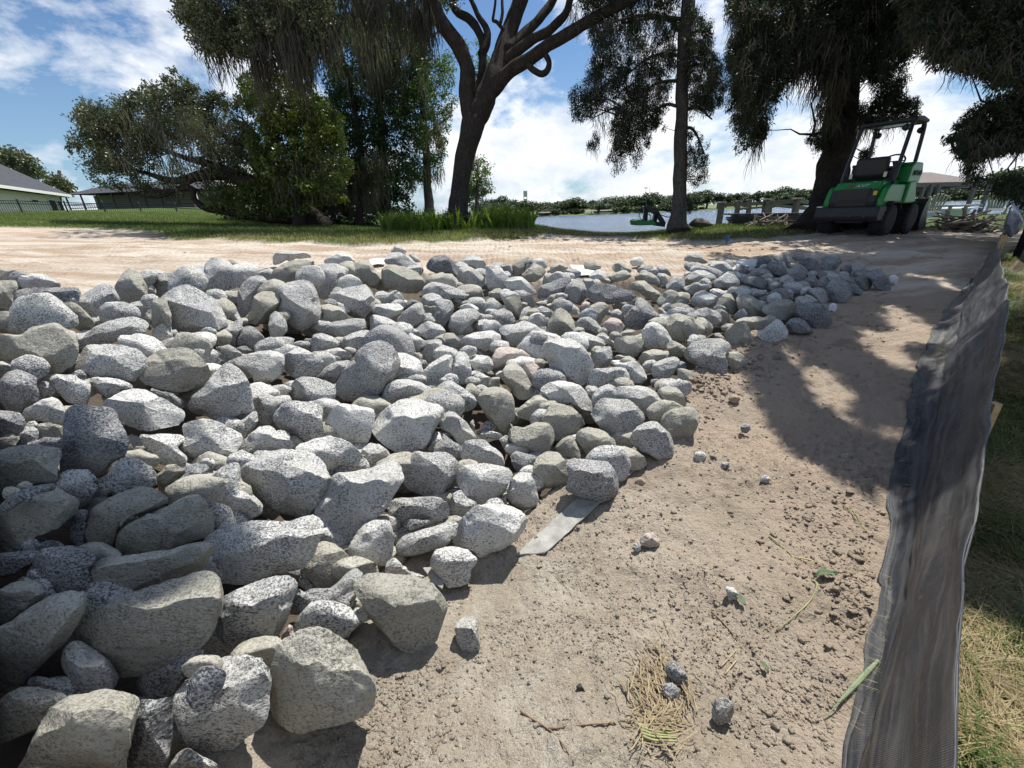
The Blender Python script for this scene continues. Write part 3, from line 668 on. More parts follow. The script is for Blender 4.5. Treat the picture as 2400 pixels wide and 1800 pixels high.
w 1104,890 1113,880 1124,872 1139,880 1153,885 1142,901 1139,908 1121,899
o 1142,898 1153,885 1171,883 1171,908 1153,908 1142,908
w 1160,880 1168,869 1186,867 1182,883 1171,887
o 1173,883 1182,865 1193,852 1207,851 1225,865 1236,883 1247,905 1254,919 1244,930 1225,937 1207,930 1198,912 1180,894
p 1225,865 1236,851 1247,847 1262,858 1273,876 1283,894 1276,905 1265,919 1258,923 1247,901 1236,887
o 1119,937 1128,919 1142,910 1168,908 1189,916 1202,930 1204,948 1207,970 1204,984 1189,995 1186,1006 1175,1012 1157,999 1142,977 1131,959
o 1207,970 1218,956 1236,941 1254,927 1273,927 1282,937 1283,956 1273,970 1254,984 1240,986 1222,979
w 1032,992 1037,974 1052,965 1063,965 1077,977 1095,992 1106,1010 1119,1024 1110,1031 1088,1035 1077,1042 1066,1039 1052,1021 1034,1006
w 1001,1057 1008,1039 1016,1013 1027,1010 1034,1024 1041,1042 1046,1057 1034,1062 1016,1059
d 1034,1013 1052,1024 1070,1042 1077,1050 1074,1057 1056,1053 1045,1050
p 1045,1059 1056,1053 1070,1060 1084,1071 1095,1084 1090,1091 1077,1086 1063,1071 1048,1066
w 1079,1060 1084,1042 1095,1033 1117,1031 1135,1031 1150,1046 1164,1053 1178,1068 1182,1086 1180,1097 1153,1093 1131,1089 1103,1089 1088,1082
g 1121,1021 1135,1013 1157,1010 1171,1015 1180,1024 1171,1031 1150,1028 1131,1031
o 1193,1031 1195,1010 1207,999 1229,1003 1251,992 1273,990 1287,995 1298,1010 1301,1024 1294,1039 1287,1057 1265,1066 1244,1064 1222,1053 1200,1042
g 1169,1031 1182,1021 1193,1021 1195,1039 1211,1053 1193,1064 1178,1046
d 1197,1068 1211,1057 1233,1064 1254,1068 1262,1075 1254,1089 1247,1107 1225,1118 1211,1104 1200,1086
d 1128,999 1142,984 1153,999 1150,1010 1131,1013
o 1101,992 1110,981 1113,999 1113,1017 1106,1003
g 1386,872 1392,864 1417,864 1439,861 1467,861 1474,883 1474,902 1455,905 1436,915 1408,915 1376,905
w 1430,858 1433,845 1471,844 1491,847 1505,861 1513,877 1515,889 1502,899 1477,900 1474,883 1467,864 1452,861
o 1532,905 1537,896 1553,888 1572,887 1587,891 1597,902 1590,911 1568,915 1540,916
w 1576,878 1590,883 1603,896 1611,911 1605,921 1597,915 1595,902 1584,889
o 1540,919 1553,908 1568,905 1587,910 1600,924 1609,943 1603,956 1578,962 1557,962 1554,946 1546,930
w 1431,924 1439,910 1464,905 1499,905 1521,910 1543,924 1556,943 1556,959 1546,974 1531,978 1508,971 1493,956 1474,940 1439,933
w 1371,910 1379,904 1395,906 1411,918 1423,930 1408,937 1392,952 1386,959 1376,940 1370,918
w 1266,921 1274,905 1291,896 1313,894 1341,898 1360,905 1373,921 1386,943 1386,962 1376,981 1367,978 1354,962 1341,952 1313,946 1285,951 1275,933
g 1387,967 1398,946 1414,933 1439,937 1474,938 1486,949 1502,965 1511,979 1505,993 1486,1012 1467,1037 1455,1042 1439,1037 1430,1025 1414,1009 1392,984
o 1278,971 1288,952 1304,945 1322,949 1345,959 1360,974 1370,990 1360,1006 1345,1022 1319,1022 1300,1037 1294,1022 1282,997 1269,984
o 1349,1022 1359,1009 1376,1002 1398,1006 1420,1012 1431,1025 1430,1044 1420,1055 1408,1061 1395,1072 1379,1071 1367,1053 1357,1041
o 1302,1049 1313,1034 1332,1022 1341,1021 1348,1034 1357,1056 1362,1077 1341,1079 1322,1077 1310,1063
o 1414,1069 1423,1053 1433,1044 1464,1047 1490,1056 1508,1069 1514,1085 1508,1099 1490,1101 1464,1099 1439,1094 1420,1082
g 1477,1034 1483,1015 1496,1000 1518,990 1540,989 1553,1003 1568,1015 1576,1034 1581,1060 1575,1078 1562,1088 1546,1082 1518,1063 1490,1050
o 1546,992 1556,971 1578,959 1606,955 1625,956 1635,968 1637,990 1628,1012 1612,1028 1584,1030 1565,1022 1553,1006
o -9,1203 9,1179 43,1165 71,1148 113,1142 142,1146 151,1158 175,1165 183,1179 177,1203 156,1221 128,1240 90,1255 61,1278 43,1284 14,1271 -9,1262
d 163,1231 173,1203 194,1189 208,1198 203,1226 196,1255 199,1273 180,1281 165,1264
o 196,1250 203,1217 222,1188 255,1169 293,1151 331,1139 359,1146 383,1160 393,1179 378,1193 331,1207 293,1231 274,1255 265,1283 227,1292 213,1283
o 272,1255 293,1231 340,1207 392,1188 426,1169 459,1158 475,1162 492,1203 502,1226 496,1250 463,1264 416,1278 378,1297 350,1312 312,1314 284,1297 272,1273
o 478,1179 496,1186 515,1203 506,1219 496,1212
o 203,1337 246,1307 331,1299 407,1284 454,1271 494,1264 499,1288 482,1316 454,1340 407,1359 359,1377 303,1396 265,1408 236,1403 222,1377
d 64,1349 76,1321 90,1292 123,1284 170,1281 208,1292 232,1307 208,1335 213,1363 222,1396 189,1392 161,1387 123,1394 104,1406 95,1377 71,1363
d -9,1297 28,1295 61,1290 90,1285 85,1302 78,1321 52,1335 24,1349 -9,1356
d -9,1278 28,1283 57,1285 90,1278 137,1250 151,1269 118,1288 85,1292 28,1297 -9,1297
o -9,1387 28,1368 61,1362 90,1366 103,1385 102,1401 71,1420 38,1444 9,1465 -9,1472
o -9,1474 28,1458 71,1425 113,1401 156,1387 184,1387 201,1401 199,1425 184,1453 165,1491 142,1515 104,1548 71,1586 43,1609 9,1652 -9,1661
o 165,1467 199,1444 236,1425 284,1401 340,1382 407,1359 463,1342 494,1341 513,1363 518,1396 511,1444 492,1491 454,1529 407,1562 340,1581 265,1583 227,1576 189,1552 189,1519 170,1486
w 145,1544 156,1515 181,1500 224,1525 260,1554 277,1587 268,1609 235,1627 203,1627 174,1601 148,1569
d 322,1583 344,1580 383,1562 427,1536 470,1515 481,1533 456,1569 427,1594 405,1627 376,1638 340,1645 325,1616
g 410,1634 441,1594 481,1565 524,1544 564,1538 608,1547 629,1573 631,1605 626,1667 615,1699 564,1735 535,1768 506,1782 470,1771 441,1742 409,1681
d 436,1634 445,1594 470,1565 506,1562 530,1576 524,1605 506,1638 495,1663 474,1674 448,1659
o 629,1627 633,1580 651,1525 669,1500 709,1478 745,1471 770,1482 796,1497 832,1522 846,1551 864,1583 879,1616 868,1663 832,1685 796,1695 741,1706 705,1717 680,1710 651,1688 637,1659
o 36,1808 58,1779 94,1706 119,1663 163,1634 206,1630 253,1609 300,1607 327,1609 322,1645 311,1706 297,1764 289,1815 253,1829 181,1837 108,1829 43,1822
o -7,1652 18,1627 51,1612 87,1612 127,1620 161,1634 145,1659 119,1681 101,1703 65,1717 29,1735 -7,1746
d 304,1706 318,1663 333,1641 365,1645 398,1634 405,1677 401,1742 398,1779 383,1811 297,1811
g 394,1800 420,1764 441,1753 470,1771 503,1786 510,1808 452,1822 398,1815
g 504,1465 516,1427 519,1404 554,1385 611,1361 667,1349 691,1361 697,1380 686,1404 677,1437 658,1475 639,1508 611,1524 573,1530 540,1520 516,1494
g 474,1309 478,1276 495,1245 535,1238 592,1222 649,1224 696,1222 720,1206 753,1210 757,1233 743,1262 738,1290 720,1319 696,1337 658,1340 615,1352 573,1368 521,1367 493,1347
o 714,1319 729,1290 753,1270 781,1274 805,1293 833,1321 819,1342 790,1366 767,1382 743,1375 720,1356
d 701,1371 705,1333 713,1323 720,1356 738,1378 720,1386
d 682,1423 691,1394 734,1380 772,1380 800,1356 828,1330 851,1347 838,1385 824,1423 800,1451 786,1479 776,1489 743,1470 715,1446
w 816,1295 828,1262 852,1233 876,1220 913,1222 923,1257 918,1300 904,1323 866,1326 833,1328
o 831,1380 842,1356 876,1345 923,1349 970,1352 1008,1366 1032,1394 1047,1418 1036,1451 1022,1498 998,1527 961,1534 928,1512 899,1479 871,1451 852,1423
g 788,1489 809,1451 833,1425 857,1427 871,1451 838,1465 816,1489 816,1508 800,1503
w 904,1347 906,1319 928,1306 946,1328 951,1342 998,1340 1001,1361 961,1354 923,1349
p 658,1498 667,1475 682,1460 689,1484 677,1508 663,1505
g 940,1122 952,1091 971,1058 1009,1063 1047,1061 1065,1075 1077,1091 1070,1120 1056,1143 1032,1160 995,1161 961,1148
w 1070,1106 1089,1091 1136,1087 1184,1096 1201,1106 1193,1129 1179,1158 1155,1172 1122,1181 1094,1167 1075,1134
w 1191,1153 1198,1125 1217,1108 1240,1109 1252,1129 1259,1158 1262,1177 1245,1191 1226,1195 1203,1181 1191,1167
o 1249,1101 1259,1073 1283,1059 1307,1061 1326,1082 1335,1106 1333,1134 1307,1140 1278,1143 1257,1132
d 1328,1082 1349,1077 1387,1080 1425,1084 1444,1110 1448,1139 1444,1162 1411,1179 1387,1172 1354,1162 1326,1148 1335,1120
g 909,1186 919,1169 961,1167 1037,1164 1049,1186 1050,1214 1032,1219 995,1229 947,1233 919,1219
g 954,1233 961,1217 1009,1216 1016,1224 995,1233 961,1245
w 929,1276 943,1257 985,1243 1023,1233 1056,1217 1068,1224 1071,1243 1061,1266 1042,1281 995,1295 961,1304 935,1300
w 1063,1266 1070,1238 1089,1210 1117,1186 1155,1182 1193,1186 1222,1200 1236,1217 1226,1243 1207,1266 1179,1285 1151,1295 1127,1307 1113,1290 1089,1283 1068,1278
g 1051,1195 1061,1158 1080,1148 1094,1167 1122,1181 1108,1200 1089,1214 1070,1224
w 1010,1314 1023,1288 1061,1282 1099,1290 1108,1309 1117,1304 1122,1314 1103,1333 1099,1361 1089,1370 1051,1378 1037,1356 1013,1333
o 1153,1181 1165,1169 1184,1162 1189,1181 1170,1184
"""
# ============================================================ ROCKS
def rock_mat(name, pale, dark, frac, warm, band, vein=0.3):
    m, t, b = new_mat(name)
    tc = t.add('ShaderNodeTexCoord').outputs['Object']
    oi = t.add('ShaderNodeObjectInfo').outputs['Random']
    off = t.add('ShaderNodeCombineXYZ'); t.l.new(t.math('MULTIPLY', oi, 37.0), off.inputs[0]); t.l.new(t.math('MULTIPLY', oi, 11.0), off.inputs[1])
    v = t.vmath('ADD', tc, off.outputs[0])
    mp = t.add('ShaderNodeMapping'); t.l.new(v, mp.inputs[0]); mp.inputs['Scale'].default_value = (0.85, 1.0, 1.35); mp.inputs['Rotation'].default_value = (.3, .25, 0)
    sp1 = t.noise(mp.outputs[0], 120, 3, .70); sp2 = t.noise(mp.outputs[0], 290, 2, .6); big = t.noise(v, 5.5, 5, .6); band_n = t.noise(mp.outputs[0], 16, 6, .62, .6)
    mix1 = t.math('ADD', t.math('MULTIPLY', sp1, .72), t.math('MULTIPLY', sp2, .28))
    mix1 = t.math('ADD', mix1, t.math('MULTIPLY', t.math('SUBTRACT', big, .5), .22))
    f = t.ramp(mix1, ((frac-.042, 1.0), (frac+.042, 0.0)))
    c = t.mix(f, pale, dark)
    c = t.mix(t.mapr(band_n, .46, .68, 0, band), c, warm)
    c = t.mix(t.mapr(t.noise(v, 3.1, 6, .65, .5), .50, .66, 0, .38), c, (.44, .41, .345))
    c = t.mix(t.mapr(big, .58, .74, 0, .45), c, tuple(x*.62 for x in warm))
    tone = t.mapr(oi, 0, 1, .84, 1.14)
    hs = t.add('ShaderNodeHueSaturation'); t.l.new(c, hs.inputs['Color']); t.l.new(tone, hs.inputs['Value'])
    t.l.new(hs.outputs[0], b.inputs['Base Color']); b.inputs['Roughness'].default_value = .86; b.inputs['Specular IOR Level'].default_value = .3
    cr = t.voro(mp.outputs[0], 9, 'DISTANCE_TO_EDGE')
    h = t.math('ADD', t.math('MULTIPLY', band_n, 1.0), t.math('MULTIPLY', sp1, .20))
    h = t.math('ADD', h, t.math('MULTIPLY', t.noise(mp.outputs[0], 40, 5, .7), .55))
    t.l.new(t.bump(h, .9, .020), b.inputs['Normal'])
    return m
ROCKM = {'g': rock_mat('speckled_granite', (.54, .535, .51), (.095, .096, .10), .478, (.36, .355, .32), .25),
         'w': rock_mat('pale_granite', (.63, .62, .585), (.15, .15, .15), .46, (.47, .46, .41), .25),
         'd': rock_mat('dark_or_shaded_granite', (.40, .40, .395), (.075, .077, .085), .50, (.22, .215, .205), .30),  # dark stone; its tone also paints shade onto some stones lying in shadow
         'o': rock_mat('tan_gneiss', (.42, .402, .34), (.15, .14, .115), .455, (.31, .295, .245), .55),
         'p': rock_mat('pinkish_granite', (.52, .45, .40), (.20, .165, .15), .44, (.50, .37, .30), .45)}
_ico = {}
def ico(n):
    if n not in _ico:
        bm = bmesh.new(); bmesh.ops.create_icosphere(bm, subdivisions=n, radius=1.0)
        _ico[n] = (np.array([v.co[:] for v in bm.verts]), np.array([[v.index for v in f.verts] for f in bm.faces])); bm.free()
    return _ico[n]
UPL = np.array([CR[2], CU[2], -CF[2]])   # world up seen in camera axes
def poly_radius(poly, c, th):
    """distance from c to the outline along each angle"""
    P0 = poly-c; P1 = np.roll(P0, -1, 0); d = np.stack([np.cos(th), np.sin(th)], 1); r = np.zeros(len(th))
    e = P1-P0
    for k in range(len(P0)):
        den = d[:, 0]*e[k, 1]-d[:, 1]*e[k, 0]; den = np.where(np.abs(den) < 1e-9, 1e-9, den)
        tt = (P0[k, 0]*e[k, 1]-P0[k, 1]*e[k, 0])/den; uu = (P0[k, 0]*d[:, 1]-P0[k, 1]*d[:, 0])/den
        ok = (tt > 0) & (uu >= -1e-6) & (uu <= 1+1e-6); r = np.where(ok & (tt > r), tt, r)
    return r
def poly_centroid(p):
    x, y = p[:, 0], p[:, 1]; x1, y1 = np.roll(x, -1), np.roll(y, -1); a = (x*y1-x1*y); A = a.sum()/2
    return np.array([((x+x1)*a).sum()/(6*A), ((y+y1)*a).sum()/(6*A)]), abs(A)
def rock_geo(poly, D, n, rs, rough=1.0):
    """a closed rock whose outline from the eye is the polygon; real depth along the sight lines"""
    S, Fc = ico(n); c, A = poly_centroid(poly); Rm = math.sqrt(A/math.pi)
    th = np.arctan2(-S[:, 1], S[:, 0]); rho = np.clip(np.hypot(S[:, 0], S[:, 1]), 0, 1)
    tg = np.linspace(-math.pi, math.pi, 181); rg = poly_radius(poly, c, tg); rg = np.where(rg <= 0, Rm, rg)
    ker = np.array([.06, .2, .48, .2, .06]); rg2 = np.convolve(np.concatenate([rg[-3:-1], rg, rg[1:3]]), ker, 'valid'); 
    for _k in range(1): rg2 = np.convolve(np.concatenate([rg2[-3:-1], rg2, rg2[1:3]]), ker, 'valid')
    rg2 = np.clip(rg2*1.05, .45*Rm, 2.1*Rm)
    R = np.interp(th, tg, rg2)
    rr = rho
    u = rr*np.cos(th)*R/Rm; v = -rr*np.sin(th)*R/Rm
    wd = np.sign(S[:, 2])*np.abs(S[:, 2])**0.72*rs.uniform(.80, 1.0)
    # facets: flat top, broken fronts, sides and back, cut as real planes
    p3 = np.stack([u, v, wd], 1); sd0 = rs.uniform(0, 90, 3)
    p3 = p3*(1+fbm(S*1.3+sd0, 2, .5)*.16*rough)[:, None]
    def cut(nn, d, hard=.95):
        nn = np.asarray(nn, float); nn = nn/np.linalg.norm(nn); sup = (p3 @ nn).max(); ex = p3 @ nn-sup*d; k = ex > 0
        p3[k] -= nn[None]*(ex[k]*hard)[:, None]
    for rep in range(rs.randint(13, 19)):
        g_ = (rep+.5)/16.; ph = rep*2.39996+sd0[0]; zz_ = 1-2*(g_ % 1.0); r_ = math.sqrt(max(0, 1-zz_*zz_)); cut(np.array((r_*math.cos(ph), r_*math.sin(ph), zz_))+rs.normal(0, .22, 3), rs.uniform(.60, .86), 1.0)
    cut(UPL+rs.normal(0, .22, 3), rs.uniform(.60, .80), 1.0); cut((rs.uniform(-.5, .5), rs.uniform(-.9, -.2), 1.0), rs.uniform(.62, .8), 1.0)
    fine = fbm(p3*2.3+sd0, 3, .5)*.018*rough+fbm(p3*7+sd0, 3, .6)*.016*rough-np.abs(gnoise(p3*3.1+sd0+31))*.030*rough
    nrm = p3/(np.linalg.norm(p3, axis=1)[:, None]+1e-6); p3 = p3+nrm*fine[:, None]
    # fit the outline again after the cuts
    for it in range(2):
        th = np.arctan2(-p3[:, 1], p3[:, 0]); rad = np.hypot(p3[:, 0], p3[:, 1]); nb = 24 if n < 4 else (44 if n == 4 else 64); bi = ((th+math.pi)/(2*math.pi)*nb).astype(int) % nb
        env = np.zeros(nb); np.maximum.at(env, bi, rad); env = np.where(env < .05, 1, env); ctr = (np.arange(nb)+.5)/nb*2*math.pi-math.pi
        tgt = np.interp(ctr, tg, rg2)/Rm; sc = np.clip(tgt/np.maximum(env, .8*np.maximum(np.roll(env, 1), np.roll(env, -1))), .7, 1.35); sc3 = np.concatenate([sc[-1:], sc, sc[:1]]); sc = .15*sc3[:-2]+.7*sc3[1:-1]+.15*sc3[2:]
        f_ = np.interp(th, np.concatenate([ctr-2*math.pi, ctr, ctr+2*math.pi]), np.tile(sc, 3)); f_ = np.clip(f_, .7, 1.35); p3[:, 0] *= f_; p3[:, 1] *= f_
    px = c[0]+p3[:, 0]*Rm; py = c[1]-p3[:, 1]*Rm; size = Rm*D/F_PX
    Dv = D-p3[:, 2]*size
    rays = CF[None]+CR[None]*((px-1200)/F_PX)[:, None]+CU[None]*((900-py)/F_PX)[:, None]
    rl = np.linalg.norm(ray(c[0], c[1]))
    return EYE[None]+rays*(D-p3[:, 2]*size/rl)[:, None], Fc, c, Rm, size
rocks = []
for ln in ROCKS.strip().split('\n'):
    t_, *pp = ln.split(); poly = np.array([tuple(map(float, a.split(','))) for a in pp]); c, A = poly_centroid(poly); rocks.append([t_, poly, c, A])
order = sorted(range(len(rocks)), key=lambda i: -rocks[i][3]); keep = set(order[:298])
EDGE_CUT = 0
_cache = {}
filler_V, filler_F, filler_n = [], [], 0
placed = []
def rock_depth(c, Rm):
    D = 3.0
    for k in range(3):
        lift = 0.80*Rm*D/F_PX; q_, D2 = ground_hit(c[0], c[1]+Rm*.15, lift); D = D2
    return D
for i, (t_, poly, c, A) in enumerate(rocks):
    Rm = math.sqrt(A/math.pi); D = rock_depth(c, Rm); rs = np.random.RandomState(500+i)
    n = 5 if Rm > 62 else (4 if Rm > 22 else 3)
    V, Fc, c, Rm, size = rock_geo(poly, D, n, rs)
    placed.append((t_, poly, c, A, V, Fc, D, size, i))
# a stone whose middle lies on another stone rests in front of / on top of it
for a in range(len(placed)):
    for b_ in range(len(placed)):
        if a == b_: continue
        pa, pb = placed[a], placed[b_]
        if pa[3] < pb[3]*.6 and abs(pa[2][0]-pb[2][0]) < 200 and bool(inside(pb[1], pa[2][0], pa[2][1])):
            tgt = pb[6]-pb[7]*.75
            if placed[a][6] > tgt:
                t_, poly, c, A, V, Fc, D, size, i = placed[a]; k = tgt/D
                V2 = EYE+(V-EYE)*k; placed[a] = (t_, poly, c, A, V2, Fc, tgt, size*k, i)
MARKS = [(240, 1430, 'long curved grey boulder', 'huge curved dark grey boulder with a chipped left tip, near the bottom left corner', 330, 1465),
 (0, 0, 'square pale boulder', 'large flat pale grey-green boulder at the dirt edge at bottom centre-left', 750, 1590),
 (0, 0, 'big tan-green wedge', 'large tan-green wedge boulder with dark grooves, just above the bottom dirt', 940, 1440),
 (0, 0, 'dark upright slab', 'tall dark blue-grey slab with rounded corners standing in the left part', 215, 1040),
 (0, 0, 'tan oval boulder', 'warm tan rounded boulder with wrinkled front in the left part of the pile', 405, 865),
 (0, 0, 'great grey boulder', 'large rounded grey boulder near the back left, taller than its neighbours', 452, 725),
 (0, 0, 'pitted egg boulder', 'big pitted egg-shaped grey boulder tilted right in the pile centre-left', 862, 870),
 (0, 0, 'broad rounded granite', 'broad speckled granite boulder with a small orange stain, centre of the pile', 955, 1000),
 (0, 0, 'slanting pale block', 'large pale flat-topped block slanting down to the right, right of the pile centre', 1330, 850),
 (0, 0, 'white faceted boulder', 'bright white faceted boulder sitting at the dirt edge beside the grey cloth strip', 1150, 1240),
 (0, 0, 'dark edge cobble', 'dark speckled blocky rock right above the grey cloth strip', 1388, 1125),
 (0, 0, 'long speckled slab', 'long black and white speckled slab running up to the right, lower left', 615, 1290),
 (0, 0, 'blue-grey shaded boulder', 'rounded blue-grey boulder in tree shade at the right edge of the pile', 1905, 740),
 (0, 0, 'three-faced blue rock', 'smooth blue-grey rock with sharp fracture faces, left of the pile centre', 697, 990),
 (0, 0, 'tall tan tooth', 'tall tan pointed rock like a tooth on the right side of the pile', 1735, 795),
 (0, 0, 'pocked granite egg', 'bright granite boulder with pocked right side at the right dirt edge', 1652, 838),
 (0, 0, 'heart-shaped cobble', 'small olive heart-shaped cobble near the right front edge', 1391, 1037),
 (0, 0, 'pink-tinged rock', 'pink-tinged rounded rock in the middle of the pile', 1200, 845),
 (0, 0, 'flat-topped back block', 'flat-topped pale block perched on the back edge against the sand', 687, 600),
 (0, 0, 'twin-peak white rock', 'white ridged rock on the back edge below a small pointed peak', 935, 618),
 (0, 0, 'dark mottled dome', 'dark mottled dome-shaped rock on the back edge of the pile', 1037, 623),
 (0, 0, 'long dark spindle', 'long dark spindle-shaped rock tapering right, near the back', 1437, 690),
 (0, 0, 'huge tan plank rock', 'huge tan plank-shaped slab running out of the left bottom edge', 60, 1520),
 (0, 0, 'pale boulder at the bottom', 'large pale tan-grey boulder cut by the bottom edge of the photo at left', 200, 1720),
 (0, 0, 'olive shaded boulder', 'large rough olive boulder at the left edge below the back row', 90, 820),
 (0, 0, 'pentagon boulder', 'five-sided rough grey boulder among the right front rocks', 1450, 985),
 (0, 0, 'black-and-white speckled boulder', 'big speckled granite boulder with a dark left face, lower left centre', 665, 1130),
 (0, 0, 'scooped granite', 'large bright granite with a scooped upper edge, right of the speckled boulder', 840, 1170),
 (0, 0, 'cracked granite', 'speckled rock split by a horizontal dark crack, lower left', 600, 1430),
 (0, 0, 'crumpled olive block', 'blocky olive rock with crumpled front pointing down, centre right', 1165, 960),
 (0, 0, 'last rock of the tail', 'grey flat-sided rock at the far right tip of the pile beside the white cloth end', 2060, 655)]
def tone_word(t_): return {'g': 'grey speckled', 'w': 'pale whitish', 'd': 'dark grey', 'o': 'olive-tan', 'p': 'pinkish'}[t_]
def shape_word(poly, c):
    d = poly-c; cv = d.T @ d; w_, v_ = np.linalg.eigh(cv); r = math.sqrt(w_[1]/max(w_[0], 1e-6)); a = abs(math.degrees(math.atan2(v_[1, 1], v_[0, 1]))); a = min(a, 180-a)
    if r > 1.9: return 'long flat' if a < 35 else ('upright narrow' if a > 60 else 'long slanting')
    if r > 1.4: return 'oblong' if a < 45 else 'upright'
    return 'blocky' if len(poly) < 9 else 'rounded'
marks = {}
for (_, _, short, lab, x, y) in MARKS:
    best = min([k for k in range(len(placed)) if placed[k][8] in keep and k not in marks], key=lambda k: (placed[k][2][0]-x)**2+(placed[k][2][1]-y)**2)
    marks[best] = (short, lab)
G_ROCK = 'loose quarried rocks piled in the drainage swale'; base_lab = {}
def ordinal(k): return ['nearest', 'second nearest', 'third nearest', 'fourth nearest', 'fifth nearest', 'sixth nearest', 'seventh nearest', 'eighth nearest'][min(k, 7)]
for k, (t_, poly, c, A, V, Fc, D, size, i) in enumerate(placed):
    if i not in keep or k in marks: continue
    mk = min(marks, key=lambda m_: np.hypot(*(placed[m_][2]-c))); dv = c-placed[mk][2]; an = math.degrees(math.atan2(-dv[1], dv[0])) % 360
    direc = ['right of', 'up-right of', 'directly above', 'up-left of', 'left of', 'down-left of', 'directly below', 'down-right of'][int((an+22.5)//45) % 8]
    sz = 'large' if A > 9000 else ('mid-sized' if A > 2600 else ('small' if A > 900 else 'tiny'))
    base_lab.setdefault('%s %s %s rock %s the %s' % (sz, tone_word(t_), shape_word(poly, c), direc, marks[mk][0]), []).append((float(np.hypot(*dv)), k))
lab_of = {k: v[1] for k, v in marks.items()}
for lb, ks in base_lab.items():
    for j, (_, k) in enumerate(sorted(ks)): lab_of[k] = lb if len(ks) == 1 else lb+', '+ordinal(j)+' to it'
for k, (t_, poly, c, A, V, Fc, D, size, i) in enumerate(placed):
    if i not in keep: filler_V.append(V); filler_F.append((Fc, t_)); continue
    o = np_mesh('rock', V, Fc, ROCKM[t_], smooth=True, origin=V.mean(0)); o.data.set_sharp_from_angle(angle=math.radians(30)); tag(o, lab_of[k], 'rock', G_ROCK)
# smaller stones wedged beneath and between: one mass
rsf = np.random.RandomState(77); cents = np.array([p[2] for p in placed]); rads = np.array([math.sqrt(p[3]/math.pi) for p in placed])
for k, (t_, poly, c, A, V, Fc, D, size, i) in enumerate(placed):
    Rm = rads[k]
    for j in rsf.choice(len(poly), min(len(poly), 4), replace=False):
        q_ = poly[j]+rsf.normal(0, Rm*.12, 2); dist = np.hypot(*(cents-q_).T)-rads*1.15
        if (dist < Rm*.5).sum() < 3: continue
        r_ = Rm*rsf.uniform(.45, .95); th = np.linspace(0, 2*math.pi, 9)[:-1]+rsf.uniform(0, 1)
        pl = q_+np.stack([np.cos(th)*r_*rsf.uniform(.9, 1.4), np.sin(th)*r_*.8], 1)*rsf.uniform(.8, 1.15, (8, 1))
        V2, F2, *_ = rock_geo(pl, D+size*rsf.uniform(.9, 1.8), 3, np.random.RandomState(9000+k*7+j)); filler_V.append(V2); filler_F.append((F2, rsf.choice(list('gggdoow'))))
# the pile goes on past the left and lower edges of the view
for k in range(190):
    if k < 135: px_, py_ = rsf.uniform(-400, -10), 670+1150*rsf.rand()**1.3
    else: px_, py_ = rsf.uniform(-300, 430), rsf.uniform(1830, 2150)
    r_ = (34+.075*(py_-640))*rsf.uniform(.7, 1.5); th = np.linspace(0, 2*math.pi, 9)[:-1]+rsf.uniform(0, 1)
    pl = np.array([px_, py_])+np.stack([np.cos(th)*r_*1.2, np.sin(th)*r_*.8], 1)*rsf.uniform(.8, 1.2, (8, 1))
    if pl[:, 0].max() > -2 and pl[:, 1].min() < 1802: continue
    V2, F2, *_ = rock_geo(pl, rock_depth((px_, py_), r_), 3, np.random.RandomState(7000+k)); filler_V.append(V2); filler_F.append((F2, rsf.choice(list('ggwdoow'))))
def join_mesh(name, parts, mats_key, matdict, label=None, cat=None, kind='stuff', smooth=True):
    Vs, Fs, mi, n_ = [], [], [], 0; keys = sorted(set(mats_key))
    for (V, Fc), kx in zip(parts, mats_key):
        Vs.append(V); Fs.append(Fc+n_); mi.append(np.full(len(Fc), keys.index(kx))); n_ += len(V)
    o = np_mesh(name, np.vstack(Vs), np.vstack(Fs), matdict[keys[0]], smooth=smooth, origin=(0, 0, 0))
    for kx in keys[1:]: o.data.materials.append(matdict[kx])
    o.data.polygons.foreach_set('material_index', np.concatenate(mi).astype(np.int32)); o.data.update()
    return tag(o, label, cat, kind=kind)
join_mesh('rock_rubble', list(zip(filler_V, [f[0] for f in filler_F])), [f[1] for f in filler_F], ROCKM, 'small loose rubble wedged in the gaps beneath the large rocks', 'rubble')
# ============================================================ TREES
def leaf_mat(name, c1, c2, c3, trans=.35, rough=.55, spec=.4, scale=1.3):
    m, t, b = new_mat(name)
    pos = t.add('ShaderNodeNewGeometry').outputs['Position']
    n = t.noise(pos, scale, 3, .6); n2 = t.noise(pos, 23, 2, .6)
    c = t.mix(t.mapr(n, .38, .62), c1, c2); c = t.mix(t.mapr(n2, .52, .68), c, c3)
    t.l.new(c, b.inputs['Base Color']); b.inputs['Roughness'].default_value = rough; b.inputs['Specular IOR Level'].default_value = spec
    tr = t.add('ShaderNodeBsdfTranslucent'); t.l.new(t.mix(1.0, c, (1.25, 1.45, .55), 'MULTIPLY'), tr.inputs[0])
    mx = t.add('ShaderNodeMixShader'); mx.inputs[0].default_value = trans
    out = [x for x in t.n if x.type == 'OUTPUT_MATERIAL'][0]
    t.l.new(b.outputs[0], mx.inputs[1]); t.l.new(tr.outputs[0], mx.inputs[2]); t.l.new(mx.outputs[0], out.inputs[0])
    return m
M_oak = leaf_mat('live_oak_leaf', (.050, .062, .030), (.095, .110, .055), (.17, .18, .105), .22, .42, .5)
M_laurel = leaf_mat('laurel_leaf', (.06, .09, .018), (.12, .155, .030), (.19, .21, .055), .3, .4, .5)
M_cyp = leaf_mat('cypress_leaf', (.025, .045, .018), (.05, .085, .024), (.085, .12, .035), .3)
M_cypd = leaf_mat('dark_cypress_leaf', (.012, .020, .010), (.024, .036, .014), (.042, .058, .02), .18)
M_cypb = leaf_mat('bright_cypress_leaf', (.05, .09, .025), (.09, .15, .035), (.14, .20, .05), .35)
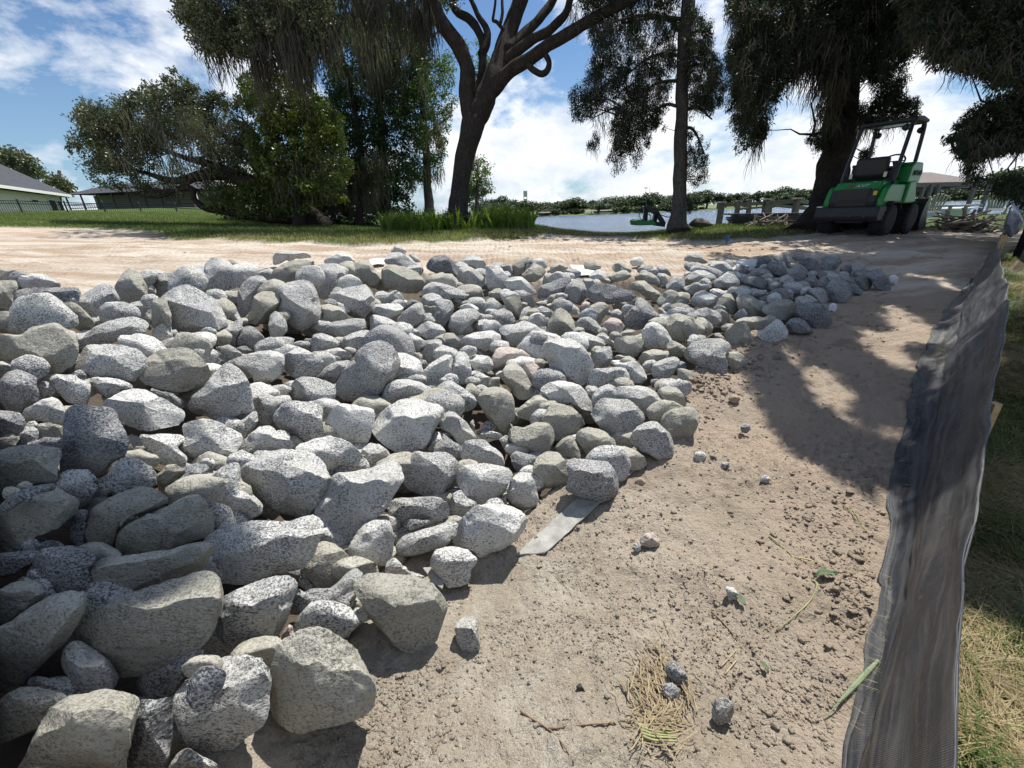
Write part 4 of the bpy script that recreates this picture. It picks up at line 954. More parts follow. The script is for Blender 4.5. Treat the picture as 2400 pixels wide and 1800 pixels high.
M_far = leaf_mat('far_leaf', (.035, .058, .024), (.065, .095, .036), (.10, .13, .05), .15, scale=.06)
M_mossg = leaf_mat('spanish_moss', (.13, .125, .095), (.19, .18, .14), (.25, .24, .19), .25, .8, .1)
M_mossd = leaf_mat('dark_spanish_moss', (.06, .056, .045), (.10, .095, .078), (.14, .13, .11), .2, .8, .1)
def bark_mat(name, a, b_):
    m, t, b = new_mat(name); pos = t.add('ShaderNodeNewGeometry').outputs['Position']
    mp = t.add('ShaderNodeMapping'); t.l.new(pos, mp.inputs[0]); mp.inputs['Scale'].default_value = (1, 1, .28)
    n = t.noise(mp.outputs[0], 22, 6, .7, .5); n1 = t.noise(pos, 3, 4, .6)
    c = t.mix(t.mapr(n, .35, .65), a, b_); c = t.mix(t.mapr(n1, .5, .7, 0, .5), c, tuple(x*.6 for x in a))
    t.l.new(c, b.inputs['Base Color']); b.inputs['Roughness'].default_value = .95; b.inputs['Specular IOR Level'].default_value = .1
    t.l.new(t.bump(n, 1.0, .05), b.inputs['Normal']); return m
M_bark = bark_mat('oak_bark', (.032, .026, .022), (.078, .066, .057)); M_barkc = bark_mat('cypress_bark', (.085, .07, .06), (.18, .155, .135)); M_barkd = bark_mat('dark_bark', (.03, .024, .02), (.075, .062, .052))
def leaves(cent, rad, n, L, W, rs, droop=0.0, stretch=(1, 1, 1)):
    """diamond leaves scattered through clumps; cent (k,3), rad (k,), n leaves each"""
    k = len(cent); N = k*n; ci = np.repeat(np.arange(k), n)
    d = rs.normal(size=(N, 3)); d /= np.linalg.norm(d, axis=1)[:, None]; r = rs.uniform(0, 1, N)**.45
    p = cent[ci]+d*(rad[ci]*r)[:, None]*np.array(stretch)
    a = rs.normal(size=(N, 3)); a[:, 2] -= droop; a /= np.linalg.norm(a, axis=1)[:, None]
    b = np.cross(a, rs.normal(size=(N, 3))); b /= np.linalg.norm(b, axis=1)[:, None]
    s = rs.uniform(.6, 1.3, N)[:, None]; a = a*L*s; b = b*W*s
    V = np.stack([p, p+a*.5+b*.5, p+a, p+a*.5-b*.5], 1).reshape(-1, 3)
    return V, np.arange(N*4).reshape(N, 4)
def moss_geo(starts, lens, rs, nst=8, spread=.08, width=.02, seg=5):
    """hanging beards: tapering wavy ribbons"""
    k = len(starts); N = k*nst; ci = np.repeat(np.arange(k), nst)
    p0 = starts[ci]+rs.normal(0, 1, (N, 3))*np.array([spread, spread, spread*.9]); Ls = np.asarray(lens)[ci]*rs.uniform(.35, 1.0, N)
    an = rs.uniform(0, math.pi, N); side = np.stack([np.cos(an), np.sin(an), 0*an], 1)
    ph = rs.uniform(0, 6.28, N); amp = rs.uniform(.01, .09, N); cl = rs.normal(0, .09, (N, 2))
    V = np.zeros((N, seg+1, 2, 3)); t = np.linspace(0, 1, seg+1)
    for j, tt in enumerate(t):
        c = p0.copy(); c[:, 2] -= Ls*tt; c[:, 0] += amp*np.sin(ph+tt*5)*tt*2+cl[:, 0]*tt; c[:, 1] += amp*np.cos(ph+tt*4)*tt+cl[:, 1]*tt
        wd = width*rs.uniform(.5, 1.2, N)*(1-tt)**.6*(.5+.7*math.sin(min(1, tt*3)*1.57))+.002
        V[:, j, 0] = c+side*wd[:, None]*.5; V[:, j, 1] = c-side*wd[:, None]*.5
    idx = np.arange(N*(seg+1)*2).reshape(N, seg+1, 2)
    Fq = np.stack([idx[:, :-1, 0], idx[:, :-1, 1], idx[:, 1:, 1], idx[:, 1:, 0]], -1).reshape(-1, 4)
    return V.reshape(-1, 3), Fq
def catmull(pts, n=6):
    pts = [np.array(p, float) for p in pts]; q_ = [2*pts[0]-pts[1]]+pts+[2*pts[-1]-pts[-2]]; out = []
    for i in range(1, len(q_)-2):
        for k in range(n):
            t = k/n; a, b, c, d = q_[i-1:i+3]
            out.append(.5*((2*b)+(-a+c)*t+(2*a-5*b+4*c-d)*t*t+(-a+3*b-3*c+d)*t**3))
    out.append(pts[-1]); return out
def limb(mb, spec, k=10, wob=.02, rs=RS, store=None):
    """spec: (px, py, D, width in px)"""
    p = [tuple(P(a, b, D))+(w_*D/F_PX/2,) for a, b, D, w_ in spec]; c = np.array(catmull(p, 5)); r = np.maximum(c[:, 3], .006)
    pts = c[:, :3]+np.stack([fbm(c[:, :3]*1.7+j*9, 2) for j in range(3)], 1)*wob*(1+r[:, None]*2)
    V0 = mb.n; mb.tube(list(pts), list(r*(1+.10*gnoise(c[:, :3]*3))), k)
    if store is not None: store += [(x, rr) for x, rr in zip(pts, r)]
def sample_poly(poly, n, rs):
    poly = np.array(poly, float); lo, hi = poly.min(0), poly.max(0); out = []
    while len(out) < n:
        a = rs.uniform(lo, hi, (n*2, 2)); out += list(a[inside(poly, a[:, 0], a[:, 1])])
    return np.array(out[:n])
def Pn(pp, D): return EYE[None]+(CF[None]+CR[None]*((pp[:, 0]-1200)/F_PX)[:, None]+CU[None]*((900-pp[:, 1])/F_PX)[:, None])*np.asarray(D)[:, None]
def crown_pts(poly, D, dd, n, rs):
    pp = sample_poly(poly, n, rs); return Pn(pp, D+rs.uniform(-dd, dd, n))
def gv(parts):
    Vs, Fs, n_ = [], [], 0
    for V, Fc in parts: Vs.append(V); Fs.append(Fc+n_); n_ += len(V)
    return np.vstack(Vs), np.vstack(Fs)
def twigs(mb, store, cent, rs, frac=.4, r=.012):
    if not store: return
    sp = np.array([s[0] for s in store])
    for c in cent[rs.rand(len(cent)) < frac]:
        a = sp[np.argmin(np.linalg.norm(sp-c, axis=1)+rs.uniform(0, .6, len(sp)))]; L = np.linalg.norm(c-a)
        if L < .05 or L > 1.5: continue
        m_ = (a+c)/2+rs.normal(0, .08*L, 3); q1 = a*.75+c*.25+rs.normal(0, .04*L, 3); mb.tube([a, q1, m_, c], [min(.05, .012+L*.016), .010+L*.010, .006+L*.006, .005], 4, False)
def tree(name, base, label, cat, limbs, trunk_mat, crowns, leafm, mosses, mossm, seed, group=None, twigf=.4, k=12, trunk_name='trunk', wob=.02):
    rs = np.random.RandomState(seed); root = empty(name, base); tag(root, label, cat, group); mb = MB(); store = []
    for sp in limbs: limb(mb, sp, k if sp[0][3] > 20 else 7, wob, rs, store)
    parts = []; allc = []
    for (poly, D, dd, n, rad, nl, L, W, st, drp) in crowns:
        c = crown_pts(poly, D, dd, n, rs) if isinstance(D, (int, float)) else poly; allc.append(c)
        parts.append(leaves(c, rad*rs.uniform(.6, 1.3, len(c)), nl, L, W, rs, drp, st))
    if allc: twigs(mb, store, np.vstack(allc), rs, twigf)
    mb.build(trunk_name, trunk_mat, root, True, origin=base)
    for o in root.children: o.location = (0, 0, 0)
    if parts:
        V, Fc = gv(parts); o = np_mesh('crown', V, Fc, leafm, root, origin=base); o.location = (0, 0, 0)
    if mosses:
        mp_ = []
        for (poly, D, dd, n, ln, nst, spread, wd) in mosses:
            s = crown_pts(poly, D, dd, n, rs); mp_.append(moss_geo(s, rs.uniform(.4, 1.0, n)*ln, rs, nst, spread, wd))
        V, Fc = gv(mp_); o = np_mesh('hanging_moss', V, Fc, mossm, root, origin=base); o.location = (0, 0, 0)
    return root
def base_at(px, py, D):
    p = P(px, py, D); return (p[0], p[1], T1(p[0], p[1]))
# --- the leaning live oak in the middle
D0 = 13.0
oak_limbs = [
 [(1066, 570, D0, 60), (1070, 530, D0, 54), (1074, 488, D0, 46), (1083, 400, D0, 43), (1100, 330, D0, 50), (1110, 282, D0, 58)],
 [(1106, 300, D0, 40), (1096, 245, D0-.1, 38), (1093, 202, D0-.2, 36), (1094, 150, D0-.3, 35), (1066, 95, D0-.5, 35), (1030, 45, D0-.7, 34), (1005, -10, D0-.9, 32), (950, -110, D0-1.2, 28), (850, -200, D0-1.8, 22), (700, -240, D0-2.4, 16), (560, -200, D0-2.6, 10)],
 [(1108, 305, D0, 46), (1130, 248, D0, 50), (1149, 202, D0, 48), (1174, 140, D0+.1, 44), (1190, 82, D0+.2, 38), (1208, 30, D0+.3, 34), (1226, -20, D0+.3, 32), (1260, -150, D0+.4, 25), (1290, -330, D0, 16)],
 [(1185, 120, D0, 28), (1235, 76, D0+.3, 22), (1280, 25, D0+.5, 20), (1315, -30, D0+.6, 18), (1400, -150, D0+.8, 18), (1470, -300, D0+1, 9)],
 [(1178, 145, D0, 26), (1240, 98, D0-.2, 22), (1285, 72, D0-.4, 20), (1325, 32, D0-.5, 18), (1345, -30, D0-.6, 16), (1420, -220, D0-.8, 12)],
 [(1152, 215, D0, 34), (1188, 172, D0-.2, 31), (1235, 142, D0-.4, 29), (1285, 108, D0-.7, 27), (1340, 74, D0-1, 26), (1400, 40, D0-1.3, 25), (1465, 5, D0-1.6, 23), (1560, -50, D0-2.0, 22), (1680, -140, D0-2.3, 14)],
 [(1112, 240, D0+.2, 20), (1132, 150, D0+.3, 19), (1128, 90, D0+.4, 18), (1100, 45, D0+.4, 20), (1068, 25, D0+.5, 17), (1052, -30, D0+.5, 14)],
 [(1130, 130, D0+.3, 22), (1142, 80, D0+.3, 17), (1120, 35, D0+.3, 12), (1095, -20, D0+.3, 9)],
 [(1182, 70, D0, 9), (1165, 52, D0-.1, 8), (1155, 46, D0-.1, 7), (1160, 10, D0-.1, 6), (1163, -30, D0-.1, 5)],
 [(1172, 60, D0-.1, 8), (1178, 20, D0-.1, 7), (1174, -30, D0-.1, 6)],
 [(1236, 150, D0-.5, 15), (1252, 165, D0-.55, 14), (1270, 172, D0-.6, 14), (1284, 162, D0-.6, 14), (1287, 142, D0-.6, 13), (1275, 122, D0-.6, 13)]]
oak = tree('live_oak_tree', base_at(1080, 524, D0), 'large leaning live oak with forked bare limbs rising from the fern bed', 'tree', oak_limbs, M_bark,
  [([(420, -60), (800, -60), (780, 60), (730, 110), (690, 70), (620, 100), (560, 130), (500, 120), (450, 90), (425, 30)], 11.0, .9, 240, .30, 190, .085, .04, (1, 1, .8), .2),
   ([(900, -60), (1090, -60), (1060, 30), (1030, 60), (990, 10)], 12.5, .6, 26, .25, 120, .08, .035, (1, 1, .8), .2),
   ([(1330, -60), (1480, -60), (1440, 5), (1370, 20)], 11.8, .6, 30, .2, 120, .07, .03, (1, 1, .8), .2),
   ([(440, -650), (1650, -700), (1800, -150), (1600, -60), (430, -60), (330, -300)], 13.0, 3.5, 330, .75, 60, .2, .12, (1, 1, .6), .2)],
  M_oak,
  [([(455, 0), (540, 0), (560, 130), (500, 140), (465, 110)], 11.0, .5, 46, 1.5, 10, .09, .028),
   ([(560, -10), (790, -10), (780, 90), (700, 130), (600, 120)], 10.8, .5, 120, 1.5, 12, .10, .03),
   ([(650, 0), (720, 0), (710, 90), (660, 90)], 10.6, .25, 60, 2.2, 12, .09, .034),
   ([(575, 60), (640, 60), (640, 140), (590, 150)], 10.7, .3, 30, 1.7, 10, .08, .03),
   ([(890, -20), (1010, -20), (1020, 60), (940, 30)], 12.3, .5, 60, 1.7, 10, .08, .03),
   ([(800, -30), (900, -30), (900, 20), (800, 20)], 11.4, .5, 50, 1.2, 10, .08, .03),
   ([(1340, 5), (1480, 5), (1470, 30), (1350, 60)], 11.8, .4, 26, .8, 8, .06, .022),
   ([(1230, 130), (1280, 110), (1280, 130), (1240, 150)], 12.5, .1, 5, .5, 6, .03, .012)], M_mossd, 1, twigf=.35)
# --- sprawling live oak at the left
D1 = 17.0
tree('live_oak_tree', base_at(745, 520, D1+.5), 'low sprawling live oak with long horizontal limbs behind the iron fence at left', 'tree', [
 [(770, 540, D1+.6, 56), (735, 515, D1+.4, 50), (690, 485, D1, 44), (640, 452, D1, 40), (580, 425, D1-.2, 34), (520, 408, D1-.4, 28), (470, 412, D1-.5, 22), (410, 424, D1-.6, 16), (350, 408, D1-.6, 10), (300, 395, D1-.6, 6)],
 [(720, 508, D1+.3, 34), (660, 512, D1, 24), (590, 506, D1-.2, 20), (530, 496, D1-.4, 17), (480, 486, D1-.5, 15), (455, 466, D1-.6, 13), (448, 440, D1-.7, 10), (400, 448, D1-.8, 7), (330, 440, D1-.8, 5)],
 [(560, 418, D1-.3, 22), (500, 388, D1-.6, 18), (440, 372, D1-.9, 12), (380, 350, D1-1.1, 8), (300, 320, D1-1.3, 5), (230, 300, D1-1.5, 3)],
 [(640, 452, D1, 24), (600, 390, D1-.2, 18), (540, 330, D1-.5, 12), (470, 270, D1-.8, 8), (410, 220, D1-1, 5)],
 [(690, 485, D1+.2, 26), (640, 400, D1+.4, 18), (600, 330, D1+.6, 12), (570, 280, D1+.6, 7)],
 [(470, 412, D1-.5, 12), (420, 440, D1-.6, 9), (370, 462, D1-.7, 6), (300, 452, D1-.8, 4)]], M_bark,
 [([(165, 330), (180, 262), (200, 240), (245, 245), (285, 230), (320, 222), (345, 200), (385, 200), (410, 205), (450, 215), (490, 235), (520, 245), (560, 270), (600, 310), (610, 380), (560, 395), (500, 365), (450, 350), (400, 345), (330, 380), (260, 400), (205, 390), (190, 350)], 16.5, 1.4, 560, .34, 72, .115, .05, (1, 1, .8), .15),
  ([(195, 360), (300, 380), (440, 360), (600, 380), (640, 440), (600, 480), (520, 470), (430, 450), (380, 470), (300, 445), (230, 440)], 17.2, 1.2, 150, .30, 60, .11, .05, (1, 1, .7), .15),
  ([(385, 200), (380, 165), (400, 158), (420, 180), (450, 195), (470, 215), (440, 225)], 16.5, .5, 34, .18, 50, .11, .05, (1, 1, .8), .1),
  ([(480, 225), (500, 210), (530, 225), (560, 235), (570, 265), (520, 255)], 16.5, .5, 30, .16, 44, .11, .05, (1, 1, .8), .1),
  ([(165, 330), (155, 345), (160, 360), (190, 365), (190, 335)], 16.5, .4, 10, .15, 40, .1, .05, (1, 1, .8), .1)],
 M_oak, [([(250, 260), (420, 240), (560, 300), (560, 380), (400, 400), (260, 380)], 15.6, .8, 120, 1.3, 7, .09, .03), ([(430, 260), (470, 260), (470, 300), (430, 300)], 15.0, .2, 16, 1.1, 10, .08, .03)], M_mossg, 2, twigf=.5)
# --- bright broad-leaved tree
D2 = 16.2
tree('laurel_tree', base_at(700, 522, D2), 'yellow-green broad-leaved tree between the sprawling oak and the tall dark tree', 'tree', [
 [(700, 540, D2, 30), (700, 480, D2, 26), (695, 400, D2, 22), (690, 300, D2, 16), (680, 200, D2, 8)], [(697, 420, D2, 16), (740, 340, D2, 10), (770, 280, D2, 6)], [(692, 330, D2, 12), (640, 270, D2, 8), (610, 210, D2, 5)]], M_barkd,
 [([(560, 190), (590, 160), (640, 170), (690, 190), (730, 205), (760, 245), (795, 280), (790, 310), (800, 350), (820, 390), (815, 430), (780, 460), (700, 450), (640, 430), (600, 380), (570, 320), (600, 290), (560, 250)], 15.8, 1.0, 430, .30, 78, .12, .065, (1, 1, .8), .1),
  ([(540, 420), (660, 440), (700, 515), (540, 500), (470, 480)], 16.8, .6, 110, .26, 60, .11, .055, (1, 1, .8), .1),
  ([(600, 400), (800, 420), (810, 470), (700, 500), (610, 470)], 16.4, .6, 90, .28, 60, .12, .06, (1, 1, .8), .1)],
 M_laurel, [([(640, 330), (800, 360), (800, 450), (640, 450)], 15.2, .4, 60, 1.2, 6, .08, .022)], M_mossg, 3)
# --- tall dark tree mass
D3 = 19.0
tree('cypress_tree', base_at(905, 520, D3), 'tall dense dark green tree draped in grey moss, left of the leaning oak', 'tree', [
 [(905, 545, D3, 34), (905, 500, D3, 26), (900, 400, D3, 20), (890, 250, D3, 16), (880, 100, D3, 12), (870, -100, D3, 8)],
 [(840, 545, D3-.8, 26), (842, 500, D3-.8, 20), (850, 400, D3-.8, 16), (830, 250, D3-.8, 12), (800, 120, D3-.8, 8)],
 [(880, 120, D3-.8, 12), (905, 90, D3-.9, 8), (930, 70, D3-.9, 5)]], M_barkd,
 [([(740, 75), (790, 60), (820, 40), (880, 20), (950, 30), (1000, 60), (1010, 200), (1000, 330), (960, 400), (890, 440), (800, 480), (780, 400), (790, 330), (760, 260), (770, 200), (760, 140)], 19.0, 1.4, 620, .40, 80, .14, .06, (1, 1, .9), .3),
  ([(620, 470), (900, 430), (930, 500), (900, 520), (700, 520), (630, 500)], 19.5, .8, 120, .34, 50, .14, .06, (1, 1, .8), .3),
  ([(520, 400), (960, 400), (960, 518), (520, 512)], 21.0, .8, 300, .42, 60, .16, .08, (1, 1, .8), .3),
  ([(700, -200), (1050, -250), (1050, 40), (700, 60)], 19.5, 1.2, 130, .7, 60, .22, .12, (1, 1, .8), .2)],
 M_cyp, [([(840, 60), (910, 60), (910, 160), (850, 160)], 17.6, .4, 60, 3.0, 10, .12, .04), ([(790, 30), (1000, 30), (1000, 200), (790, 200)], 17.7, .5, 90, 1.8, 8, .12, .035), ([(700, 350), (900, 340), (900, 430), (700, 430)], 17.9, .6, 130, 2.2, 9, .12, .036), ([(610, 430), (880, 440), (880, 470), (620, 460)], 18.2, .6, 160, 1.6, 9, .12, .036)], M_mossg, 4, twigf=.2)
tree('cypress_tree', base_at(1005, 512, 20), 'cypress with a pale straight trunk just left of the leaning oak', 'tree', [
 [(1008, 535, 20, 34), (1006, 500, 20, 27), (1003, 450, 20, 20), (1000, 380, 20, 17), (990, 250, 20, 13), (985, 100, 20, 8)], [(995, 330, 20, 7), (1030, 290, 20, 5), (1060, 270, 20, 3)]], M_barkc,
 [([(930, 120), (1000, 100), (1060, 130), (1065, 250), (1050, 330), (1045, 380), (1000, 400), (1030, 430), (990, 425), (960, 450), (940, 420), (935, 300)], 20.2, .9, 210, .34, 70, .13, .05, (1, 1, .8), .4),
  ([(1090, 90), (1150, 120), (1150, 200), (1120, 230), (1090, 170)], 20.5, .6, 36, .3, 50, .13, .05, (1, 1, .8), .4)],
 M_cypb, [([(990, 280), (1040, 280), (1040, 330), (990, 330)], 19.2, .3, 26, 1.5, 9, .10, .03), ([(940, 380), (1040, 390), (1020, 420), (940, 420)], 19.6, .4, 30, 1.3, 8, .1, .03)], M_mossg, 5, twigf=.3)
tree('cypress_tree', base_at(1118, 505, 27), 'small light green tree half hidden behind the right side of the leaning oak', 'tree', [
 [(1118, 520, 27, 12), (1118, 450, 27, 8), (1120, 380, 27, 4)]], M_barkc,
 [([(1095, 370), (1135, 368), (1145, 400), (1142, 420), (1150, 440), (1140, 462), (1115, 470), (1095, 480), (1085, 430)], 27, .8, 70, .42, 60, .17, .07, (1, 1, .8), .3)],
 M_cypb, [([(1095, 420), (1140, 440), (1130, 460), (1095, 460)], 26.4, .3, 16, 1.2, 7, .1, .035)], M_mossg, 6)
# --- slim cypress right of centre
D4 = 12.0
tree('cypress_tree', base_at(1590, 530, D4), 'slim cypress with a straight bare lower trunk and drooping mossy boughs, standing before the lake', 'tree', [
 [(1586, 545, D4, 56), (1587, 526, D4, 45), (1590, 505, D4, 37), (1592, 470, D4, 31), (1594, 400, D4, 29), (1597, 300, D4, 28), (1600, 180, D4, 28), (1606, 60, D4, 29), (1622, -80, D4, 31), (1632, -400, D4, 16)]]+
 [[(1600+a0, y0, D4, 9), (1600+(x1)*.5, y0-14+dy*.3, D4+dz*.5, 6), (1600+x1, y0+dy, D4+dz, 3)] for (a0, y0, x1, dy, dz) in ((0, 60, -120, -10, .6), (0, 45, -200, 20, -.5), (0, 130, -150, 60, .3), (0, 190, -130, 70, -.4), (0, 250, -90, 40, .3), (5, 90, 70, -10, .4), (5, 110, 90, 40, -.5), (0, 160, 80, 20, .5), (0, 260, 70, 20, 0), (0, 300, 50, 60, .3), (0, -20, -180, 0, .5), (0, -60, 120, 20, 0))], M_barkc,
 [([(1375, -60), (1590, -60), (1590, 130), (1570, 230), (1545, 290), (1520, 330), (1480, 345), (1440, 385), (1425, 375), (1440, 330), (1425, 300), (1450, 270), (1430, 230), (1400, 240), (1370, 285), (1345, 265), (1338, 220), (1370, 195), (1395, 120), (1375, 60)], 12.0, .8, 640, .16, 100, .075, .018, (1, 1, 1.25), 1.3),
  ([(1350, 190), (1400, 150), (1470, 140), (1540, 180), (1560, 300), (1500, 380), (1440, 400), (1425, 345), (1460, 300), (1420, 240), (1380, 290), (1345, 270)], 11.8, .4, 160, .13, 90, .07, .016, (1, 1, 1.5), 1.5),
  ([(1610, 0), (1640, 30), (1672, 60), (1668, 110), (1690, 160), (1708, 200), (1690, 215), (1700, 240), (1660, 260), (1640, 250), (1618, 280), (1605, 200)], 12.0, .7, 230, .16, 95, .075, .018, (1, 1, 1.2), 1.3),
  ([(1605, 300), (1640, 310), (1665, 340), (1668, 395), (1650, 425), (1620, 430), (1608, 380)], 12.0, .4, 52, .13, 80, .07, .016, (1, 1, 1.3), 1.3),
  ([(1380, 300), (1398, 305), (1404, 340), (1390, 360), (1378, 345)], 12.0, .15, 9, .09, 90, .06, .015, (1, 1, 1.5), 1.5),
  ([(1605, 450), (1620, 455), (1618, 500), (1606, 500)], 12.0, .1, 7, .10, 70, .07, .015, (1, 1, 1.6), 1.5),
  ([(1350, -500), (1850, -500), (1800, -60), (1380, -60)], 12.0, 1.5, 120, .5, 60, .18, .06, (1, 1, .8), 1)],
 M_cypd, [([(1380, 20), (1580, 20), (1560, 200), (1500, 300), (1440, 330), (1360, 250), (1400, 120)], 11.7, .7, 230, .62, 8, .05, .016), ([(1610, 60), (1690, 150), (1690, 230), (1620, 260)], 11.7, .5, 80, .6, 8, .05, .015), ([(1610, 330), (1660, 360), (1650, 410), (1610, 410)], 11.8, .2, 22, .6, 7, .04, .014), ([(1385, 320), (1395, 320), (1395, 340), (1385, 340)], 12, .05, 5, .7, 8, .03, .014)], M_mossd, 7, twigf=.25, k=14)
# --- big dark cypress behind the loader
D5 = 9.8
tree('cypress_tree', base_at(1935, 535, D5), 'massive dark cypress trunk with flared base behind the green loader, heavy moss above', 'tree', [
 [(1898, 560, D5, 130), (1912, 535, D5, 104), (1930, 500, D5, 78), (1942, 462, D5, 66), (1953, 400, D5, 64), (1962, 320, D5, 62), (1972, 230, D5, 62), (1984, 130, D5, 60), (1996, 30, D5, 58), (2022, -120, D5, 68), (2040, -400, D5, 44), (2050, -800, D5, 20)],
 [(1990, 180, D5, 26), (2060, 110, D5+.2, 18), (2160, 60, D5+.3, 12), (2240, 30, D5+.4, 8)], [(1990, 150, D5, 24), (1900, 90, D5-.4, 16), (1800, 70, D5-.7, 10), (1730, 120, D5-.9, 5)],
 [(1975, 330, D5, 12), (1930, 310, D5, 8), (1900, 320, D5, 4)], [(1980, 290, D5, 12), (2050, 265, D5, 8), (2120, 262, D5, 5)],
 [(2005, 100, D5, 20), (2090, 20, D5-.8, 14), (2180, -60, D5-1.5, 8)], [(2010, 20, D5, 24), (1900, -60, D5-1, 16), (1780, -90, D5-2, 8)]], M_barkd,
 [([(1708, -60), (2170, -60), (2150, 100), (2120, 150), (2060, 175), (2010, 190), (1960, 195), (1915, 190), (1900, 150), (1870, 170), (1845, 195), (1820, 220), (1800, 260), (1790, 310), (1760, 345), (1735, 340), (1722, 290), (1712, 240), (1725, 200), (1705, 150), (1712, 110), (1735, 60), (1712, 30)], 9.6, 1.1, 1150, .155, 120, .075, .020, (1, 1, 1.2), 1.2),
  ([(1890, 320), (1960, 290), (1960, 380), (1930, 360), (1905, 350)], 9.7, .3, 40, .11, 80, .06, .015, (1, 1, 1.1), 1),
  ([(1990, 250), (2080, 235), (2150, 235), (2160, 262), (2120, 285), (2060, 290), (2000, 300)], 9.7, .4, 100, .13, 90, .065, .016, (1, 1, 1.0), 1),
  ([(2010, 350), (2045, 345), (2042, 385), (2015, 385)], 9.9, .15, 16, .10, 90, .06, .015, (1, 1, 1.4), 1),
  ([(2040, 170), (2130, 160), (2110, 240), (2050, 240)], 9.7, .4, 80, .13, 80, .07, .016, (1, 1, 1.0), 1)],
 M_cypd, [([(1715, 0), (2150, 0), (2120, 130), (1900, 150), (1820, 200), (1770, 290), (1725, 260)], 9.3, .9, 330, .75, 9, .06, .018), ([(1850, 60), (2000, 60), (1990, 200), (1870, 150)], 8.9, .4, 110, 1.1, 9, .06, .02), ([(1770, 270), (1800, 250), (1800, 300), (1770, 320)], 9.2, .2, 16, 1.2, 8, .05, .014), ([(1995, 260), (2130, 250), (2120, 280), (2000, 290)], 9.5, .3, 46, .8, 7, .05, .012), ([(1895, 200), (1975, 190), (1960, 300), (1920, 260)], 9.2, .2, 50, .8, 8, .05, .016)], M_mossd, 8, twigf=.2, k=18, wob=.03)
# --- boughs reaching in from the right, and unseen leaf clumps placed to shade the swale
shade_px = [(1650, 592, 1.0), (2330, 575, 1.0), (2250, 700, 1.0), (2140, 900, 1.0), (2080, 1120, .8), (1990, 1130, 1.0), (1880, 1040, 1.0), (1790, 900, 1.0), (1750, 840, 1.0), (1820, 790, 1.0), (1700, 660, 1.0)]
rs9 = np.random.RandomState(91); sc_ = []
def shade_clumps(poly, n, h0, h1, gaps=()):
    pp = sample_poly(poly, n, rs9)
    for a, b in pp:
        if any(((a-gx_)*math.cos(an)+(b-gy_)*math.sin(an))**2/(ra*ra)+(-(a-gx_)*math.sin(an)+(b-gy_)*math.cos(an))**2/(rb*rb) < 1 for gx_, gy_, ra, rb, an in gaps): continue
        g_, _ = ground_hit(a, b); t_ = rs9.uniform(h0, h1)/SUN[2]; c = g_+SUN*t_
        for k in range(12):
            x_, y_, z_ = proj(c)
            if z_ < .3 or y_ < -70 or x_ > 2560: break
            c = c+SUN*.8
        sc_.append(c)
shade_clumps([p[:2] for p in shade_px], 2600, 5.0, 6.6, [(1760, 585, 150, 15, 0), (2100, 606, 150, 14, .12), (2130, 765, 95, 42, .5), (2075, 822, 100, 38, .45), (1955, 930, 105, 52, .5), (2010, 645, 120, 18, .15), (2210, 685, 120, 28, .3), (1800, 700, 50, 26, 0), (1680, 640, 70, 20, 0), (2090, 1030, 70, 30, .3), (1850, 850, 70, 24, .6), (1690, 760, 70, 50, 0), (2000, 1010, 50, 24, .5), (1940, 700, 80, 18, .3), (1900, 620, 80, 12, .1)])
shade_clumps([(1800, 556), (2340, 556), (2310, 720), (2120, 720), (1990, 690), (1850, 615)], 1500, 5.0, 6.6, [(2110, 640, 130, 10, .15), (2220, 665, 80, 12, .3), (2060, 690, 100, 9, .2), (1950, 590, 130, 8, .05), (2180, 598, 100, 7, .1)])
shade_clumps([(1735, 598), (2085, 600), (2075, 700), (1960, 790), (1850, 770), (1760, 700)], 620, 5.0, 6.6, [(1790, 640, 30, 12, 0), (1900, 690, 25, 12, 0)])
for _ in range(2200):
    g_ = P(2030, 520, 8.8)+rs9.normal(0, 1, 3)*(1.1, 1.1, .5); sc_.append(g_+SUN*rs9.uniform(5.5, 7.5))  # unseen clumps added up the sun line to shade the loader
shade_clumps([(1900, 545), (2420, 520), (2420, 600), (1950, 575)], 900, 5.0, 7.0, [(2230, 560, 60, 7, 0), (2120, 575, 80, 5, 0)])
shade_clumps([(2150, 1050), (2420, 700), (2420, 1500), (2300, 1420), (2200, 1300)], 620, 5.0, 7.0, [(2330, 850, 40, 60, 0), (2290, 1250, 60, 40, .6)])
shade_clumps([(-100, 1250), (150, 1230), (330, 1300), (500, 1380), (480, 1480), (330, 1560), (150, 1600), (60, 1700), (-100, 1800)], 190, 6.5, 8.0, [(300, 1350, 40, 25, 0), (80, 1430, 60, 30, -.5)])  # unseen clumps added overhead to darken the lower-left rocks
shade_clumps([(-150, 1050), (120, 1150), (250, 1300), (150, 1400), (-150, 1300)], 120, 6.5, 8.0)
sc_ = np.array(sc_)
D6 = 6.5
